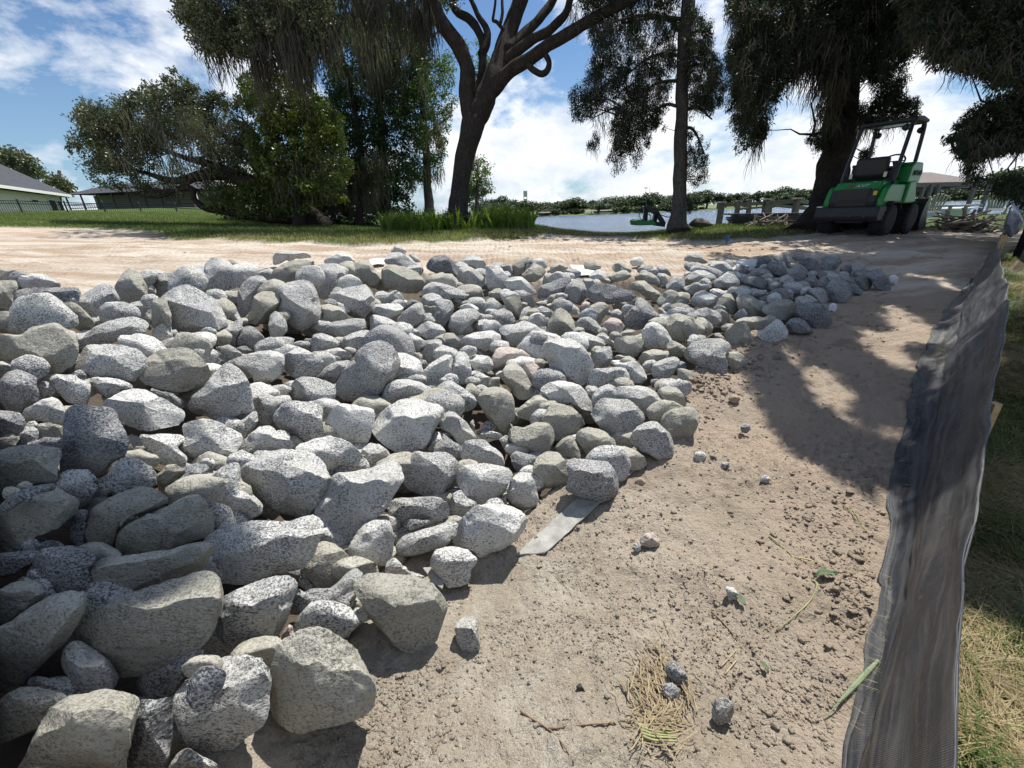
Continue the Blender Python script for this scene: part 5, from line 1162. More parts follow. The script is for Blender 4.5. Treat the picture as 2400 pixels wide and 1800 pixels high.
tree('cypress_tree', (8.6, 5.2, T1(8.6, 5.2)), 'dark mossy boughs hanging in from beyond the right edge, top right corner, with unseen shade clumps added', 'tree', [
 [(2720, 760, D6+.5, 150), (2700, 600, D6+.5, 130), (2690, 300, D6+.5, 110), (2690, 0, D6+.5, 100), (2680, -400, D6+.4, 80), (2660, -900, D6, 40)],
 [(2690, 150, D6+.4, 40), (2560, 200, D6+.2, 22), (2440, 250, D6, 14), (2330, 290, D6, 9), (2230, 330, D6, 5)], [(2690, 50, D6+.4, 50), (2500, -20, D6, 30), (2330, 20, D6-.2, 18), (2200, 60, D6-.2, 9)],
 [(2690, -200, D6+.4, 60), (2400, -330, D6-1, 36), (2000, -500, D6-2.2, 20), (1500, -700, D6-3, 12)]], M_barkd,
 [([(2110, -60), (2480, -60), (2480, 190), (2400, 200), (2340, 195), (2300, 165), (2250, 160), (2200, 140), (2150, 95), (2120, 30)], 6.4, .8, 620, .145, 115, .07, .02, (1, 1, 1.1), 1.1),
  ([(2195, 330), (2235, 320), (2245, 290), (2290, 250), (2330, 230), (2400, 215), (2480, 230), (2480, 330), (2400, 345), (2340, 360), (2290, 375), (2250, 360), (2240, 335)], 6.4, .35, 330, .11, 100, .06, .015, (1, 1, .8), 1),
  ([(2245, 350), (2290, 350), (2300, 400), (2290, 430), (2270, 420), (2255, 390)], 6.4, .1, 26, .06, 90, .05, .012, (1, 1, 1.8), 1.6),
  ([(2300, 420), (2420, 400), (2420, 520), (2350, 470)], 6.8, .3, 46, .10, 80, .06, .015, (1, 1, 1), .6),
  (sc_, None, 0, 0, .10, 22, .11, .05, (1, 1, .7), .3)],  # the added shade clumps, out of view, joined to this crown
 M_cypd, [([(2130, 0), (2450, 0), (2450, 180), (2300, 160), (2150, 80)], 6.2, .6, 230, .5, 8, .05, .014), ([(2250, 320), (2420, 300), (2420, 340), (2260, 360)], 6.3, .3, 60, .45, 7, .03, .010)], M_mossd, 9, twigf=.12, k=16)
# --- trees beyond the houses at the far left
for (poly, D, lab, sd_) in (([(-60, 360), (20, 350), (60, 362), (90, 395), (95, 412), (40, 420), (-60, 420)], 52, 'round dark tree behind the dark house roof at the left edge', 21), ([(112, 428), (135, 420), (160, 436), (166, 450), (120, 450)], 58, 'small tree top showing between the two house roofs', 22)):
    cx_ = np.mean([p[0] for p in poly]); tree('broadleaf_tree', base_at(cx_, 500, D), lab, 'tree', [[(cx_, 500, D, 10), (cx_, 400, D, 6)]], M_barkd, [(poly, D, 1.5, 120, 1.0, 50, .38, .2, (1, 1, .8), .1)], M_oak, None, None, sd_)
# ============================================================ FERNS, GRASS
def blades(base, L, W, rs, lean=.35, curl=.4, seg=2):
    N = len(base); an = rs.uniform(0, 2*math.pi, N); d = np.stack([np.cos(an), np.sin(an), 0*an], 1); sd_ = np.stack([-np.sin(an), np.cos(an), 0*an], 1)
    ln = rs.uniform(.2, 1, N)*lean; L = L*rs.uniform(.5, 1.25, N); V = np.zeros((N, seg+1, 2, 3))
    for j in range(seg+1):
        t = j/seg; c = base+d*(L*(ln*t+curl*t*t*.7))[:, None]; c[:, 2] += L*(t-.32*curl*t*t); wd = W*(1-t)**.7*rs.uniform(.7, 1.2, N)+.0004
        V[:, j, 0] = c+sd_*wd[:, None]*.5; V[:, j, 1] = c-sd_*wd[:, None]*.5
    idx = np.arange(N*(seg+1)*2).reshape(N, seg+1, 2)
    return V.reshape(-1, 3), np.stack([idx[:, :-1, 0], idx[:, :-1, 1], idx[:, 1:, 1], idx[:, 1:, 0]], -1).reshape(-1, 4)
M_grass = leaf_mat('lawn_grass', (.055, .095, .018), (.10, .155, .03), (.17, .19, .06), .3, scale=.8)
M_dry = leaf_mat('dry_grass', (.26, .20, .09), (.38, .30, .15), (.20, .15, .07), .2, scale=3)
M_fern = leaf_mat('fern', (.075, .13, .02), (.15, .22, .035), (.24, .28, .07), .35, scale=2)
rsg = np.random.RandomState(5)
def lawn_pts(n, f, dry):
    out = []
    while sum(map(len, out)) < n:
        pp = np.stack([rsg.uniform(-300, 2050, n), rsg.uniform(488, 580, n)], 1); D = np.array([0.0])
        X = rsg.uniform(-32, 13, n*2); Y = 6.5+rsg.uniform(0, 1, n*2)**1.2*24; a, b, z = proj(np.stack([X, Y, T(X, Y)], 1))
        e = lawn_y(X)+.10*fbm(np.stack([X*1.7, Y*1.7, 0*X], 1), 2)+.06*rsg.normal(size=len(X)); ok = (Y > e) & (a > -60) & (a < 2000) & (Y < 30) & (b < 600)
        nn = fbm(np.stack([X*.9, Y*.9, 0*X+4], 1), 3); edge = np.exp(-(Y-e)/1.6); pd = np.clip(.10+edge*.8*(X > -7)+.5*(nn > .35)*(X > -2), 0, .9)
        pick = (rsg.rand(len(X)) < pd) == dry; ok &= pick; out.append(np.stack([X, Y, 0*X], 1)[ok])
    q_ = np.vstack(out)[:n]; q_[:, 2] = Tz(q_[:, 0], q_[:, 1])-.005; return q_
V, Fc = blades(lawn_pts(90000, 1, False), .105, .014, rsg); tag(np_mesh('lawn_grass', V, Fc, M_grass, origin=(0, 0, 0)), 'green lawn grass running along the bank between the sand and the trees', 'grass', kind='stuff')
V, Fc = blades(lawn_pts(26000, 1, True), .085, .014, rsg); tag(np_mesh('dry_lawn_grass', V, Fc, M_dry, origin=(0, 0, 0)), 'dry yellowed turf along the torn near edge of the lawn', 'grass', kind='stuff')
def right_pts(n, green):
    out = []
    while sum(map(len, out)) < n:
        Y = .15+rsg.uniform(0, 1, n*2)**1.5*6.5; X = fence_x(Y)+.26+rsg.uniform(0, 1, n*2)**1.3*3.2; nn = fbm(np.stack([X*1.6, Y*1.6, 0*X+9], 1), 3)
        a, b, z = proj(np.stack([X, Y, T(X, Y)], 1)); ok = (a < 2500) & (b < 1900) & (z > .3); g_ = nn > .05
        ok &= (g_ == green) | (rsg.rand(len(X)) < (.12 if green else .35)); out.append(np.stack([X, Y, 0*X], 1)[ok])
    q_ = np.vstack(out)[:n]; q_[:, 2] = Tz(q_[:, 0], q_[:, 1])-.004; return q_
V, Fc = blades(right_pts(17000, True), .085, .0048, rsg, .8, .8, 3); tag(np_mesh('verge_grass', V, Fc, M_grass, origin=(0, 0, 0)), 'patchy green grass on the far side of the black silt fence', 'grass', kind='stuff')
V, Fc = blades(right_pts(30000, False), .075, .0032, rsg, 2.2, 1.4, 3); tag(np_mesh('dry_verge_grass', V, Fc, M_dry, origin=(0, 0, 0)), 'matted straw-coloured dead grass on the far side of the black silt fence', 'grass', kind='stuff')
# fern bed under the leaning oak
fp = []
for k in range(1500):
    a = rsg.uniform(895, 1250); D = rsg.uniform(12.3, 15.2); p = P(a, 525, D); fp.append((p[0], p[1], T1(p[0], p[1])))
fp = np.array(fp); N = len(fp); an = rsg.uniform(0, 6.28, N); L = rsg.uniform(.35, .85, N); seg = 9; VV = []; FF = []; n_ = 0
for i in range(N):
    d = np.array((math.cos(an[i]), math.sin(an[i]), 0)); sd_ = np.array((-d[1], d[0], 0)); lean = rsg.uniform(.15, .75)
    for j in range(seg):
        t0 = j/seg; t1 = (j+.62)/seg; wd = .055*math.sin(math.pi*min(1, .15+t0*.95))+.006
        def cc(t): return fp[i]+d*L[i]*lean*t*t+np.array((0, 0, L[i]*(t-.25*lean*t**2)))
        a_, b_ = cc(t0), cc(t1); VV += [a_-sd_*.004, a_+sd_*.004, b_+sd_*wd+(0, 0, .02), b_-sd_*wd+(0, 0, .02)]; FF.append((n_, n_+1, n_+2, n_+3)); n_ += 4
        c_ = cc((j+1)/seg); VV += [b_-sd_*.004, b_+sd_*.004, c_+sd_*.004, c_-sd_*.004]; FF.append((n_, n_+1, n_+2, n_+3)); n_ += 4
tag(np_mesh('fern_bed', np.array(VV), np.array(FF), M_fern, origin=(0, 0, 0)), 'bright green sword ferns crowded around the foot of the leaning oak', 'ferns', kind='stuff')
# ============================================================ SILT FENCE
def fence_fabric():
    m, t, b = new_mat('silt_fabric')
    pos = t.add('ShaderNodeNewGeometry').outputs['Position']; uv = t.add('ShaderNodeUVMap').outputs[0]
    sp = t.add('ShaderNodeSeparateXYZ'); t.l.new(uv, sp.inputs[0])
    wa = t.math('SINE', t.math('MULTIPLY', sp.outputs[0], 1150.0)); wb = t.math('SINE', t.math('MULTIPLY', sp.outputs[1], 560.0))
    weave = t.math('MULTIPLY', wa, wb)
    n = t.noise(pos, 2.3, 5, .6, .4); n2 = t.noise(pos, 30, 5, .7)
    st = t.add('ShaderNodeMapping'); t.l.new(uv, st.inputs[0]); st.inputs['Scale'].default_value = (.8, 16, 1); stn = t.noise(st.outputs[0], 2.0, 5, .6, .3)
    c = t.mix(t.mapr(stn, .42, .64), (.026, .030, .040), (.105, .104, .102))
    c = t.mix(t.mapr(n, .5, .7, 0, .5), c, (.16, .145, .125)); c = t.mix(t.mapr(n2, .58, .75, 0, .5), c, (.22, .19, .155))
    c = t.mix(t.mapr(weave, .25, .9, 0, .75), c, (.008, .009, .012))
    t.l.new(c, b.inputs['Base Color']); t.l.new(t.mapr(n2, .3, .7, .36, .60), b.inputs['Roughness']); b.inputs['Specular IOR Level'].default_value = .55
    t.l.new(t.bump(t.math('ADD', t.math('MULTIPLY', weave, .5), t.math('MULTIPLY', stn, 1.0)), .5, .003), b.inputs['Normal'])
    tp = t.add('ShaderNodeBsdfTransparent'); mx = t.add('ShaderNodeMixShader'); mx.inputs[0].default_value = .10; out = [x for x in t.n if x.type == 'OUTPUT_MATERIAL'][0]; t.l.new(b.outputs[0], mx.inputs[1]); t.l.new(tp.outputs[0], mx.inputs[2]); t.l.new(mx.outputs[0], out.inputs[0])
    return m
M_sfab = fence_fabric()
def smooth_line(pts, n):
    c = np.array(catmull(pts, 8)); d = np.concatenate([[0], np.cumsum(np.linalg.norm(np.diff(c, axis=0), axis=1))]); s = np.linspace(0, d[-1], n)
    return np.stack([np.interp(s, d, c[:, k]) for k in range(c.shape[1])], 1), s
f0 = fence_base[0]+(fence_base[0]-fence_base[1])*3.2
spec = np.concatenate([[np.r_[f0, .10, .50]], [np.r_[g, dx, h] for g, dx, h in zip(fence_base, (.11, .13, .17, .22, .30, .37, .42, .46, .34, .10, .06, .05), (.50, .50, .50, .5, .5, .5, .49, .47, .43, .36, .34, .34))]])
nl = 420; ns = 44
line, sl = smooth_line(spec, nl)
tanv = np.gradient(line[:, :2], axis=0); tanv /= np.linalg.norm(tanv, axis=1)[:, None]; side = np.stack([np.ones(nl), np.zeros(nl)], 1)   # away from the dirt
Sv = np.linspace(0, 1, ns); LV = np.zeros((nl, ns, 3)); UVs = np.zeros((nl, ns, 2))
q1 = np.stack([sl*1.3, 0*sl, 0*sl], 1); wv1 = gnoise(q1+3); wv2 = gnoise(q1*2.1+40); wv3 = gnoise(q1*.8+90)
toe = .028*gnoise(np.stack([sl*3.1, 0*sl+5, 0*sl], 1))+.012*gnoise(np.stack([sl*8, 0*sl+9, 0*sl], 1))
for j, s_ in enumerate(Sv):
    off = line[:, 3]*(s_**.75*1.02)+toe*(1-s_)**2
    h_ = line[:, 4]*(s_**1.55)
    fold = .028*np.sin(s_*8+wv1*2.2)*math.sin(math.pi*min(1, s_*1.1))+.006*np.sin(s_*26+wv2*3+wv3*3)
    wr = .012*fbm(np.stack([sl*4.2, 0*sl+s_*7, 0*sl], 1), 3)
    xy = line[:, :2]+side*(off+(fold+wr)*1.0)[:, None]
    LV[:, j, 0] = xy[:, 0]; LV[:, j, 1] = xy[:, 1]; LV[:, j, 2] = line[:, 2]+h_*(1+.05*wv3)+fold*.5+.012+(.02*wv2*s_)
    LV[:, j, 2] = np.maximum(LV[:, j, 2], Tz(xy[:, 0], xy[:, 1])+.006)
    UVs[:, j, 0] = sl; UVs[:, j, 1] = s_*.65
LV[:, :, 2] -= np.linspace(.02, 0, ns)[None]*0
ii = (np.arange(nl-1)[:, None]*ns+np.arange(ns-1)[None]).ravel(); Fq = np.stack([ii, ii+ns, ii+ns+1, ii+1], 1)
base_ = tuple(fence_base[6]); sf = empty('silt_fence', base_); tag(sf, 'black woven silt fence slumping along the right side of the bare dirt', 'silt fence')
o = np_mesh('fabric', LV.reshape(-1, 3), Fq, M_sfab, sf, True, origin=base_); o.location = (0, 0, 0)
uvl = o.data.uv_layers.new(name='UVMap'); li = np.zeros(len(o.data.loops), np.int32); o.data.loops.foreach_get('vertex_index', li); uvl.data.foreach_set('uv', UVs.reshape(-1, 2)[li].astype(np.float32).ravel())
o.modifiers.new('thick', 'SOLIDIFY').thickness = .003
mb = MB(); mb.tube([LV[k, -1]+np.array((0, 0, -.004)) for k in range(0, nl, 6)], .003, 6)
o = mb.build('top_hem', M_sfab, sf, True, origin=base_); o.location = (0, 0, 0)
M_wood = simple('raw_wood', (.42, .30, .17), .8, var=.3, scale=20, bump=.5)
for k in (70, 330, 395):
    p = LV[k, -1]; s2 = side[k]; mb = MB(); top = np.array((p[0]+.03, p[1], p[2]-.03)); mb.bar(top, top+np.array((.02, 0, -.62)), .035, .035)
    o = mb.build('stake', M_wood, sf, origin=base_); o.location = (0, 0, 0)
# ============================================================ SMALL THINGS ON THE DIRT
M_cloth = simple('filter_cloth', (.33, .32, .29), .9, var=.3, scale=14, bump=.5, bscale=200); M_clothw = simple('white_filter_cloth', (.66, .66, .64), .7, var=.12, scale=15, bump=.3)
def cloth_px(name, poly, lift, label, mat, n=16, wav=.022, surf=False, seed=0, cat='filter cloth'):
    """a thin sheet lying over the ground inside an outline"""
    poly = np.array(poly, float); c, A = poly_centroid(poly); rs = np.random.RandomState(seed); th = np.linspace(0, 2*math.pi, 49)[:-1]
    R = poly_radius(poly, c, th); V = [ground_hit(*c)[0]]; rings = 7
    for r in range(1, rings+1):
        for t_, r_ in zip(th, R): V.append(ground_hit(c[0]+math.cos(t_)*r_*r/rings, c[1]+math.sin(t_)*r_*r/rings)[0])
    V = np.array(V); V[:, 2] = (T(V[:, 0], V[:, 1]) if surf else Tz(V[:, 0], V[:, 1]))+lift+wav*fbm(V*(4 if surf else 9)+seed, 2)+.004; F_ = [(0, 1+j, 1+(j+1) % 48) for j in range(48)]
    for r in range(rings-1):
        for j in range(48): F_.append((1+r*48+j, 1+(r+1)*48+j, 1+(r+1)*48+(j+1) % 48, 1+r*48+(j+1) % 48))
    o = np_mesh(name, V, F_, mat, smooth=True); m_ = o.modifiers.new('t', 'SOLIDIFY'); m_.thickness = .006; m_.offset = 1; return tag(o, label, cat)
def cloth_strip(c0, c1, c2, c3, label, seed):
    """strip between the outer edge c0-c1 and the inner edge c3-c2"""
    nx_, ny_ = 60, 12; V = []; rs = np.random.RandomState(seed)
    for i in range(nx_+1):
        for j in range(ny_+1):
            u_, v_ = i/nx_, j/ny_; a_ = np.array(c0)*(1-u_)+np.array(c1)*u_; b_ = np.array(c3)*(1-u_)+np.array(c2)*u_; p_ = a_*(1-v_)+b_*v_; g_ = ground_hit(*p_)[0]; V.append(g_)
    V = np.array(V); nz_ = fbm(V*7+seed, 3); V[:, 2] = Tz(V[:, 0], V[:, 1])*.3+T(V[:, 0], V[:, 1])*.7+.016+.010*nz_; k_ = np.arange(len(V)) % (ny_+1); V[:, 2] += np.where(k_ == 0, .006, 0); V[:, :2] += .004*np.stack([nz_, -nz_], 1)
    F_ = [(i*(ny_+1)+j, (i+1)*(ny_+1)+j, (i+1)*(ny_+1)+j+1, i*(ny_+1)+j+1) for i in range(nx_) for j in range(ny_)]
    o = np_mesh('filter_cloth', V, F_, M_cloth, smooth=True); m_ = o.modifiers.new('t', 'SOLIDIFY'); m_.thickness = .005; return tag(o, label, 'filter cloth')
cloth_strip((1500, 1099), (1284, 1303), (1208, 1309), (1432, 1100), 'long straight grey filter cloth strip running out from under the rocks at the dirt edge', 1)
cloth_px('filter_cloth', [(795, 1495), (866, 1448), (886, 1468), (830, 1505), (812, 1515)], .05, 'dark grey cloth fold in the shadow beneath the big tan-green wedge boulder', M_cloth, seed=3)
cloth_px('filter_cloth', [(995, 1356), (1023, 1350), (1043, 1378), (1040, 1402), (1016, 1382)], .06, 'light grey cloth corner between the wedge boulder and the white boulder', M_cloth, seed=4)
cloth_px('filter_cloth', [(865, 612), (905, 611), (902, 626), (868, 626)], .03, 'pale cloth patch on the back edge left of the ridged white rock', M_clothw, seed=5, surf=True)
cloth_px('filter_cloth', [(1335, 628), (1400, 626), (1402, 650), (1350, 650)], .03, 'pale cloth patch between rocks along the middle of the back edge', M_clothw, seed=6, surf=True)
cloth_px('filter_cloth', [(1722, 618), (1770, 612), (1775, 628), (1730, 632)], .03, 'pale cloth patch behind the shaded rocks on the right back edge', M_clothw, seed=7, surf=True)
def cloth_end(name, px, py, D, r, label):
    V, F_, *_ = rock_geo(np.array([(px-r, py+r*.9), (px-r*1.1, py), (px-r*.6, py-r), (px+r*.3, py-r*1.15), (px+r, py-r*.6), (px+r*.9, py+r*.3), (px+r*.4, py+r*1.3), (px-r*.2, py+r*.6)]), D, 4, np.random.RandomState(int(px))); return tag(np_mesh(name, V, F_, M_clothw, smooth=True), label, 'filter cloth')
cloth_end('rolled_cloth_end', 2094, 658, ground_hit(2094, 672)[1], 12, 'bunched white cloth end at the far right tip of the rock pile')
cloth_end('rolled_cloth_end', 1952, 722, ground_hit(1952, 732)[1], 10, 'white cloth scrap poking out beside the rounded blue-grey shaded boulder')
M_clod = simple('clod', (.36, .29, .22), .95, var=.35, scale=8, bump=.6, spec=.1)
def stone(poly, mat, label, seed, n=4, lift=.15):
    poly = np.array(poly, float); c, A = poly_centroid(poly); Rm = math.sqrt(A/math.pi); D = ground_hit(c[0], c[1]+Rm*.5)[1]; D -= Rm*D/F_PX*lift
    V, F_, *_ = rock_geo(poly, D, n, np.random.RandomState(seed)); return tag(np_mesh('stone', V, F_, mat, smooth=True), label, 'stone', 'single stones lying on the bare dirt')
def N_(s): return [(800+float(a.split(',')[0])/2.765, 1200+float(a.split(',')[1])/2.765) for a in s.split()]
def P_(s): return [(1600+float(a.split(',')[0])/2.765, 1200+float(a.split(',')[1])/2.765) for a in s.split()]
M_black = simple('charcoal_stone', (.035, .032, .030), .7, var=.3, bump=.4)
stone(N_('737,740 760,700 830,675 880,690 885,780 900,860 895,895 820,935 775,910 750,830'), ROCKM['g'], 'upright grey speckled cobble alone on the dirt near the pile, bottom centre', 1)
stone(N_('1935,180 1970,140 2020,130 2055,170 2065,220 1990,232 1940,210'), ROCKM['p'], 'brownish round stone with a smaller one touching its left, centre of the dirt', 2)
stone(N_('1880,240 1900,200 1930,205 1945,245 1920,258'), ROCKM['g'], 'small pale stone touching the left side of the brownish round stone', 3)
stone(N_('1520,1130 1550,1112 1590,1180 1580,1215 1545,1190'), M_black, 'small black charcoal-like chip on the lower dirt', 4)
stone(N_('2100,1030 2120,970 2170,975 2240,1060 2250,1150 2205,1175 2140,1110'), ROCKM['d'], 'long grey stone lying in the dry straw clump', 5)
stone(N_('2070,1190 2095,1110 2150,1110 2195,1160 2180,1250 2110,1250'), ROCKM['d'], 'dark stone under the lower end of the long grey stone in the straw', 6)
stone(P_('190,1290 210,1220 270,1200 330,1240 330,1300 300,1360 230,1380 195,1340'), ROCKM['g'], 'round grey speckled stone at bottom right of the dirt near the straw', 7)
stone(P_('275,480 330,490 362,530 350,570 300,580'), ROCKM['w'], 'small angular white stone beside the green stems', 8)
stone([(1735, 1000), (1742, 992), (1756, 996), (1760, 1008), (1748, 1016), (1738, 1012)], ROCKM['d'], 'dark pebble on the dirt right of the pile\'s front corner', 9, 3)
stone([(1782, 1122), (1788, 1114), (1800, 1115), (1806, 1124), (1798, 1134), (1786, 1132)], ROCKM['g'], 'grey pebble at mid-right of the dirt near the tree shade', 10, 3)
stone([(1965, 1066), (1985, 1062), (2000, 1070), (1992, 1080), (1972, 1078)], ROCKM['o'], 'flat tan pebble in the edge of the tree shade near the fence', 11, 3)
for k, (px, py, r, s_) in enumerate(((1640, 1070, 16, 'pale lump-like stone just off the pile\'s front right corner'), (1700, 1090, 11, 'small grey stone right of the pale lump-like stone'), (1500, 1130, 14, 'dull stone half buried right of the cloth flap'), (1720, 935, 14, 'buried stone in the rough dirt below the tall tan tooth'), (1455, 1665, 9, 'tiny grey stone left of the straw clump'), (1535, 1430, 7, 'tiny white chip on the open dirt'))):
    rr_ = np.random.RandomState(300+k); th_ = np.linspace(0, 2*math.pi, 9)[:-1]; stone([(px+math.cos(a)*r*rr_.uniform(.8, 1.2), py+math.sin(a)*r*.75*rr_.uniform(.8, 1.2)) for a in th_], [ROCKM['w'], ROCKM['g'], M_clod, M_clod, ROCKM['g'], ROCKM['w']][k], s_, 40+k, 3, .2)
# clods: crumbs of soil scattered thick near the pile, the spoil heaps and the fence
rsc = np.random.RandomState(8); cl_c = []; cl_r = []
def scatter(px, py, sx, sy, n, r0, r1):
    for k in range(int(n*.8)):
        a, b = px+rsc.normal(0, sx), py+rsc.normal(0, sy); g_, d_ = ground_hit(a, b)
        if g_[0] > fence_x(g_[1])-.02 or d_ > 9: continue
        r = .75*r0*(r1*.62/(r0*.75))**(rsc.rand()**2.4); cl_c.append((g_[0], g_[1])); cl_r.append(r)
for a in ((1745, 850, 45, 28, 330, .005, .030), (1810, 800, 45, 22, 200, .005, .022), (1650, 920, 50, 22, 320, .005, .032), (1560, 990, 60, 40, 180, .004, .02), (1150, 1275, 50, 32, 300, .004, .017), (1050, 1330, 40, 30, 180, .004, .014), (1010, 1590, 90, 40, 300, .003, .012),
          (900, 1640, 60, 60, 220, .003, .012), (1350, 1270, 70, 35, 180, .003, .013), (2010, 1420, 40, 60, 260, .004, .022), (1960, 1330, 60, 60, 220, .004, .020), (1900, 1200, 90, 50, 260, .004, .018), (1500, 1200, 160, 70, 260, .003, .013), (1700, 1350, 160, 120, 500, .003, .014), (1400, 1550, 200, 120, 500, .002, .010), (1750, 1650, 150, 100, 500, .003, .014), (1250, 1720, 250, 60, 300, .002, .009), (1900, 820, 80, 60, 260, .004, .022), (2060, 720, 60, 50, 200, .005, .025), (1650, 1080, 120, 60, 300, .003, .016), (700, 1720, 120, 50, 260, .002, .011), (1500, 580, 320, 9, 300, .008, .032), (1000, 575, 300, 8, 120, .008, .028), (2080, 610, 90, 20, 160, .006, .03)): scatter(*a)
for k in range(13000):
    a, b = rsc.uniform(650, 2080), 850+960*rsc.rand()**.8; D_ = 1.45/max(.2, -ray(a, b)[2])*.95; p_ = P(a, b, D_)
    if gnoise(np.array([[p_[0]*2.3, p_[1]*2.3, 3.3]]))[0]+.35*gnoise(np.array([[p_[0]*9, p_[1]*9, 1.3]]))[0] < .02+.25*rsc.rand() or p_[0] > fence_x(p_[1])-.03: continue
    if inside(bed, np.array([p_[0]]), np.array([p_[1]]))[0]: continue
    cl_c.append((p_[0], p_[1])); cl_r.append(.0016*(3.2**rsc.rand()))
cl_c = np.array(cl_c); cl_r = np.array(cl_r); S2, F2 = ico(1) if False else ico(2); Nn = len(cl_c)
V = np.zeros((Nn, len(S2), 3)); zc_ = Tz(cl_c[:, 0], cl_c[:, 1]); sdz = rsc.uniform(0, 99, (Nn, 3))
for k in range(Nn):
    sc = cl_r[k]*rsc.uniform(.7, 1.5, 3)*(1, 1, .6); an = rsc.uniform(0, 6.28); r_ = np.array([[math.cos(an), -math.sin(an), 0], [math.sin(an), math.cos(an), 0], [0, 0, 1]])
    V[k] = (S2*sc) @ r_.T+(cl_c[k, 0], cl_c[k, 1], zc_[k]+sc[2]*.35)
nz = gnoise((np.repeat(S2[None], Nn, 0)*1.6+sdz[:, None]).reshape(-1, 3)).reshape(Nn, -1)
V += (V-V.mean(1, keepdims=True))*(nz*.9)[..., None]
Fc = (np.arange(Nn)[:, None, None]*len(S2)+F2[None]).reshape(-1, 3)
tag(np_mesh('soil_clods', V.reshape(-1, 3), Fc, M_ground, origin=(0, 0, 0)), 'crumbly lumps of dug soil scattered over the bare dirt', 'soil', kind='stuff')
ca = bpy.data.objects['soil_clods'].data.color_attributes.new('zone', 'FLOAT_COLOR', 'POINT')
roadc = np.repeat((cl_c[:, 1] > 5.4).astype(np.float32), len(S2)); zcol = np.zeros((Nn*len(S2), 4), np.float32); zcol[:, 0] = roadc; ca.data.foreach_set('color', zcol.ravel())
# twigs, stems, straw
M_twig = simple('dry_twig', (.25, .165, .11), .8, var=.3, scale=30, bump=.4); M_stem = simple('green_stem', (.30, .31, .14), .7, var=.2); M_straw = simple('straw', (.40, .32, .20), .85, var=.25, scale=25); M_leafg = simple('fallen_leaf', (.08, .12, .055), .7, var=.25); M_seed = simple('seed_head', (.24, .29, .17), .85, var=.2)
def stick(name, lines, mat, label, cat, r=.004, lift=.006):
    mb = MB()
    for ln in lines:
        pts = []
        for (a, b) in ln: g_, _ = ground_hit(a, b); pts.append((g_[0], g_[1], float(Tz(g_[0], g_[1])[0])+lift))
        c = catmull(pts, 5); mb.tube(c, [r*(1-.5*i/len(c)) for i in range(len(c))], 6)
    return tag(mb.build(name, mat, None, True), label, cat)
stick('twig', [[(1221, 1672), (1250, 1695), (1285, 1721), (1315, 1760), (1345, 1805)], [(1285, 1721), (1371, 1717), (1430, 1712), (1487, 1706)]], M_twig, 'forked brown twig on the dirt at the bottom centre', 'twig', .0038)
stick('twig', [[(1357, 1446), (1415, 1457), (1498, 1466)]], M_twig, 'thin dark rootlet lying across the middle of the dirt', 'twig', .0014)
stick('twig', [[(1669, 1424), (1700, 1455), (1730, 1493)]], M_twig, 'short dark stick at the right of the lower dirt', 'twig', .004)
stick('twig', [[(1305, 1352), (1325, 1362), (1345, 1397)]], M_twig, 'small bent rootlet below the grey cloth strip', 'twig', .0018)
stick('twig', [[(1980, 1195), (2020, 1240), (2070, 1275)], [(1995, 1200), (2030, 1250)]], M_stem, 'pair of thin stems leaning near the middle of the silt fence', 'stem', .002)
stick('plant_stem', [[(1803, 1254), (1828, 1280), (1853, 1305), (1868, 1336)], [(1860, 1314), (1895, 1318), (1936, 1339)]], M_stem, 'upper yellow-green plant stem on the right of the dirt', 'stem', .0032)
stick('plant_stem', [[(1897, 1375), (1907, 1393), (1895, 1420), (1868, 1446), (1817, 1482)]], M_stem, 'lower yellow-green bent stem below the curled green leaf', 'stem', .0034)
stick('plant_stem', [[(1690, 1560), (1720, 1525), (1728, 1515)], [(1700, 1575), (1728, 1540)]], M_straw, 'short straw-coloured stems right of the straw clump', 'stem', .003)
def leaf_obj(a, b, wpx, mat, label, seed):
    A_, B_ = ground_hit(*a)[0], ground_hit(*b)[0]; L = np.linalg.norm(B_-A_); d = (B_-A_)/L; s_ = np.cross(d, (0, 0, 1)); V = []; w_ = wpx*ground_hit(*a)[1]/F_PX
    for i in range(9):
        t_ = i/8; c = A_+d*L*t_; z = float(Tz(c[0], c[1])[0])+.012+.008*math.sin(t_*3.1)
        for j in (-1, -.4, .4, 1): V.append((c[0]+s_[0]*j*w_*math.sin(math.pi*min(.98, max(.03, t_)))/2, c[1]+s_[1]*j*w_*math.sin(math.pi*min(.98, max(.03, t_)))/2, z+abs(j)*w_*.35))
    F_ = [(i*4+j, i*4+j+1, i*4+j+5, i*4+j+4) for i in range(8) for j in range(3)]; o = np_mesh('leaf', V, F_, mat, smooth=True); o.modifiers.new('t', 'SOLIDIFY').thickness = .0012; tag(o, label, 'leaf')
leaf_obj((1900, 1374), (1955, 1362), 20, M_leafg, 'curled dark green leaf on the dirt between the two green stems', 1)
leaf_obj((1722, 1395), (1745, 1425), 14, M_leafg, 'small crumpled green leaf beside the angular white stone', 2)
leaf_obj((1782, 1550), (1800, 1580), 12, M_leafg, 'little green leaf scrap on the dirt right of the straw stems', 3)
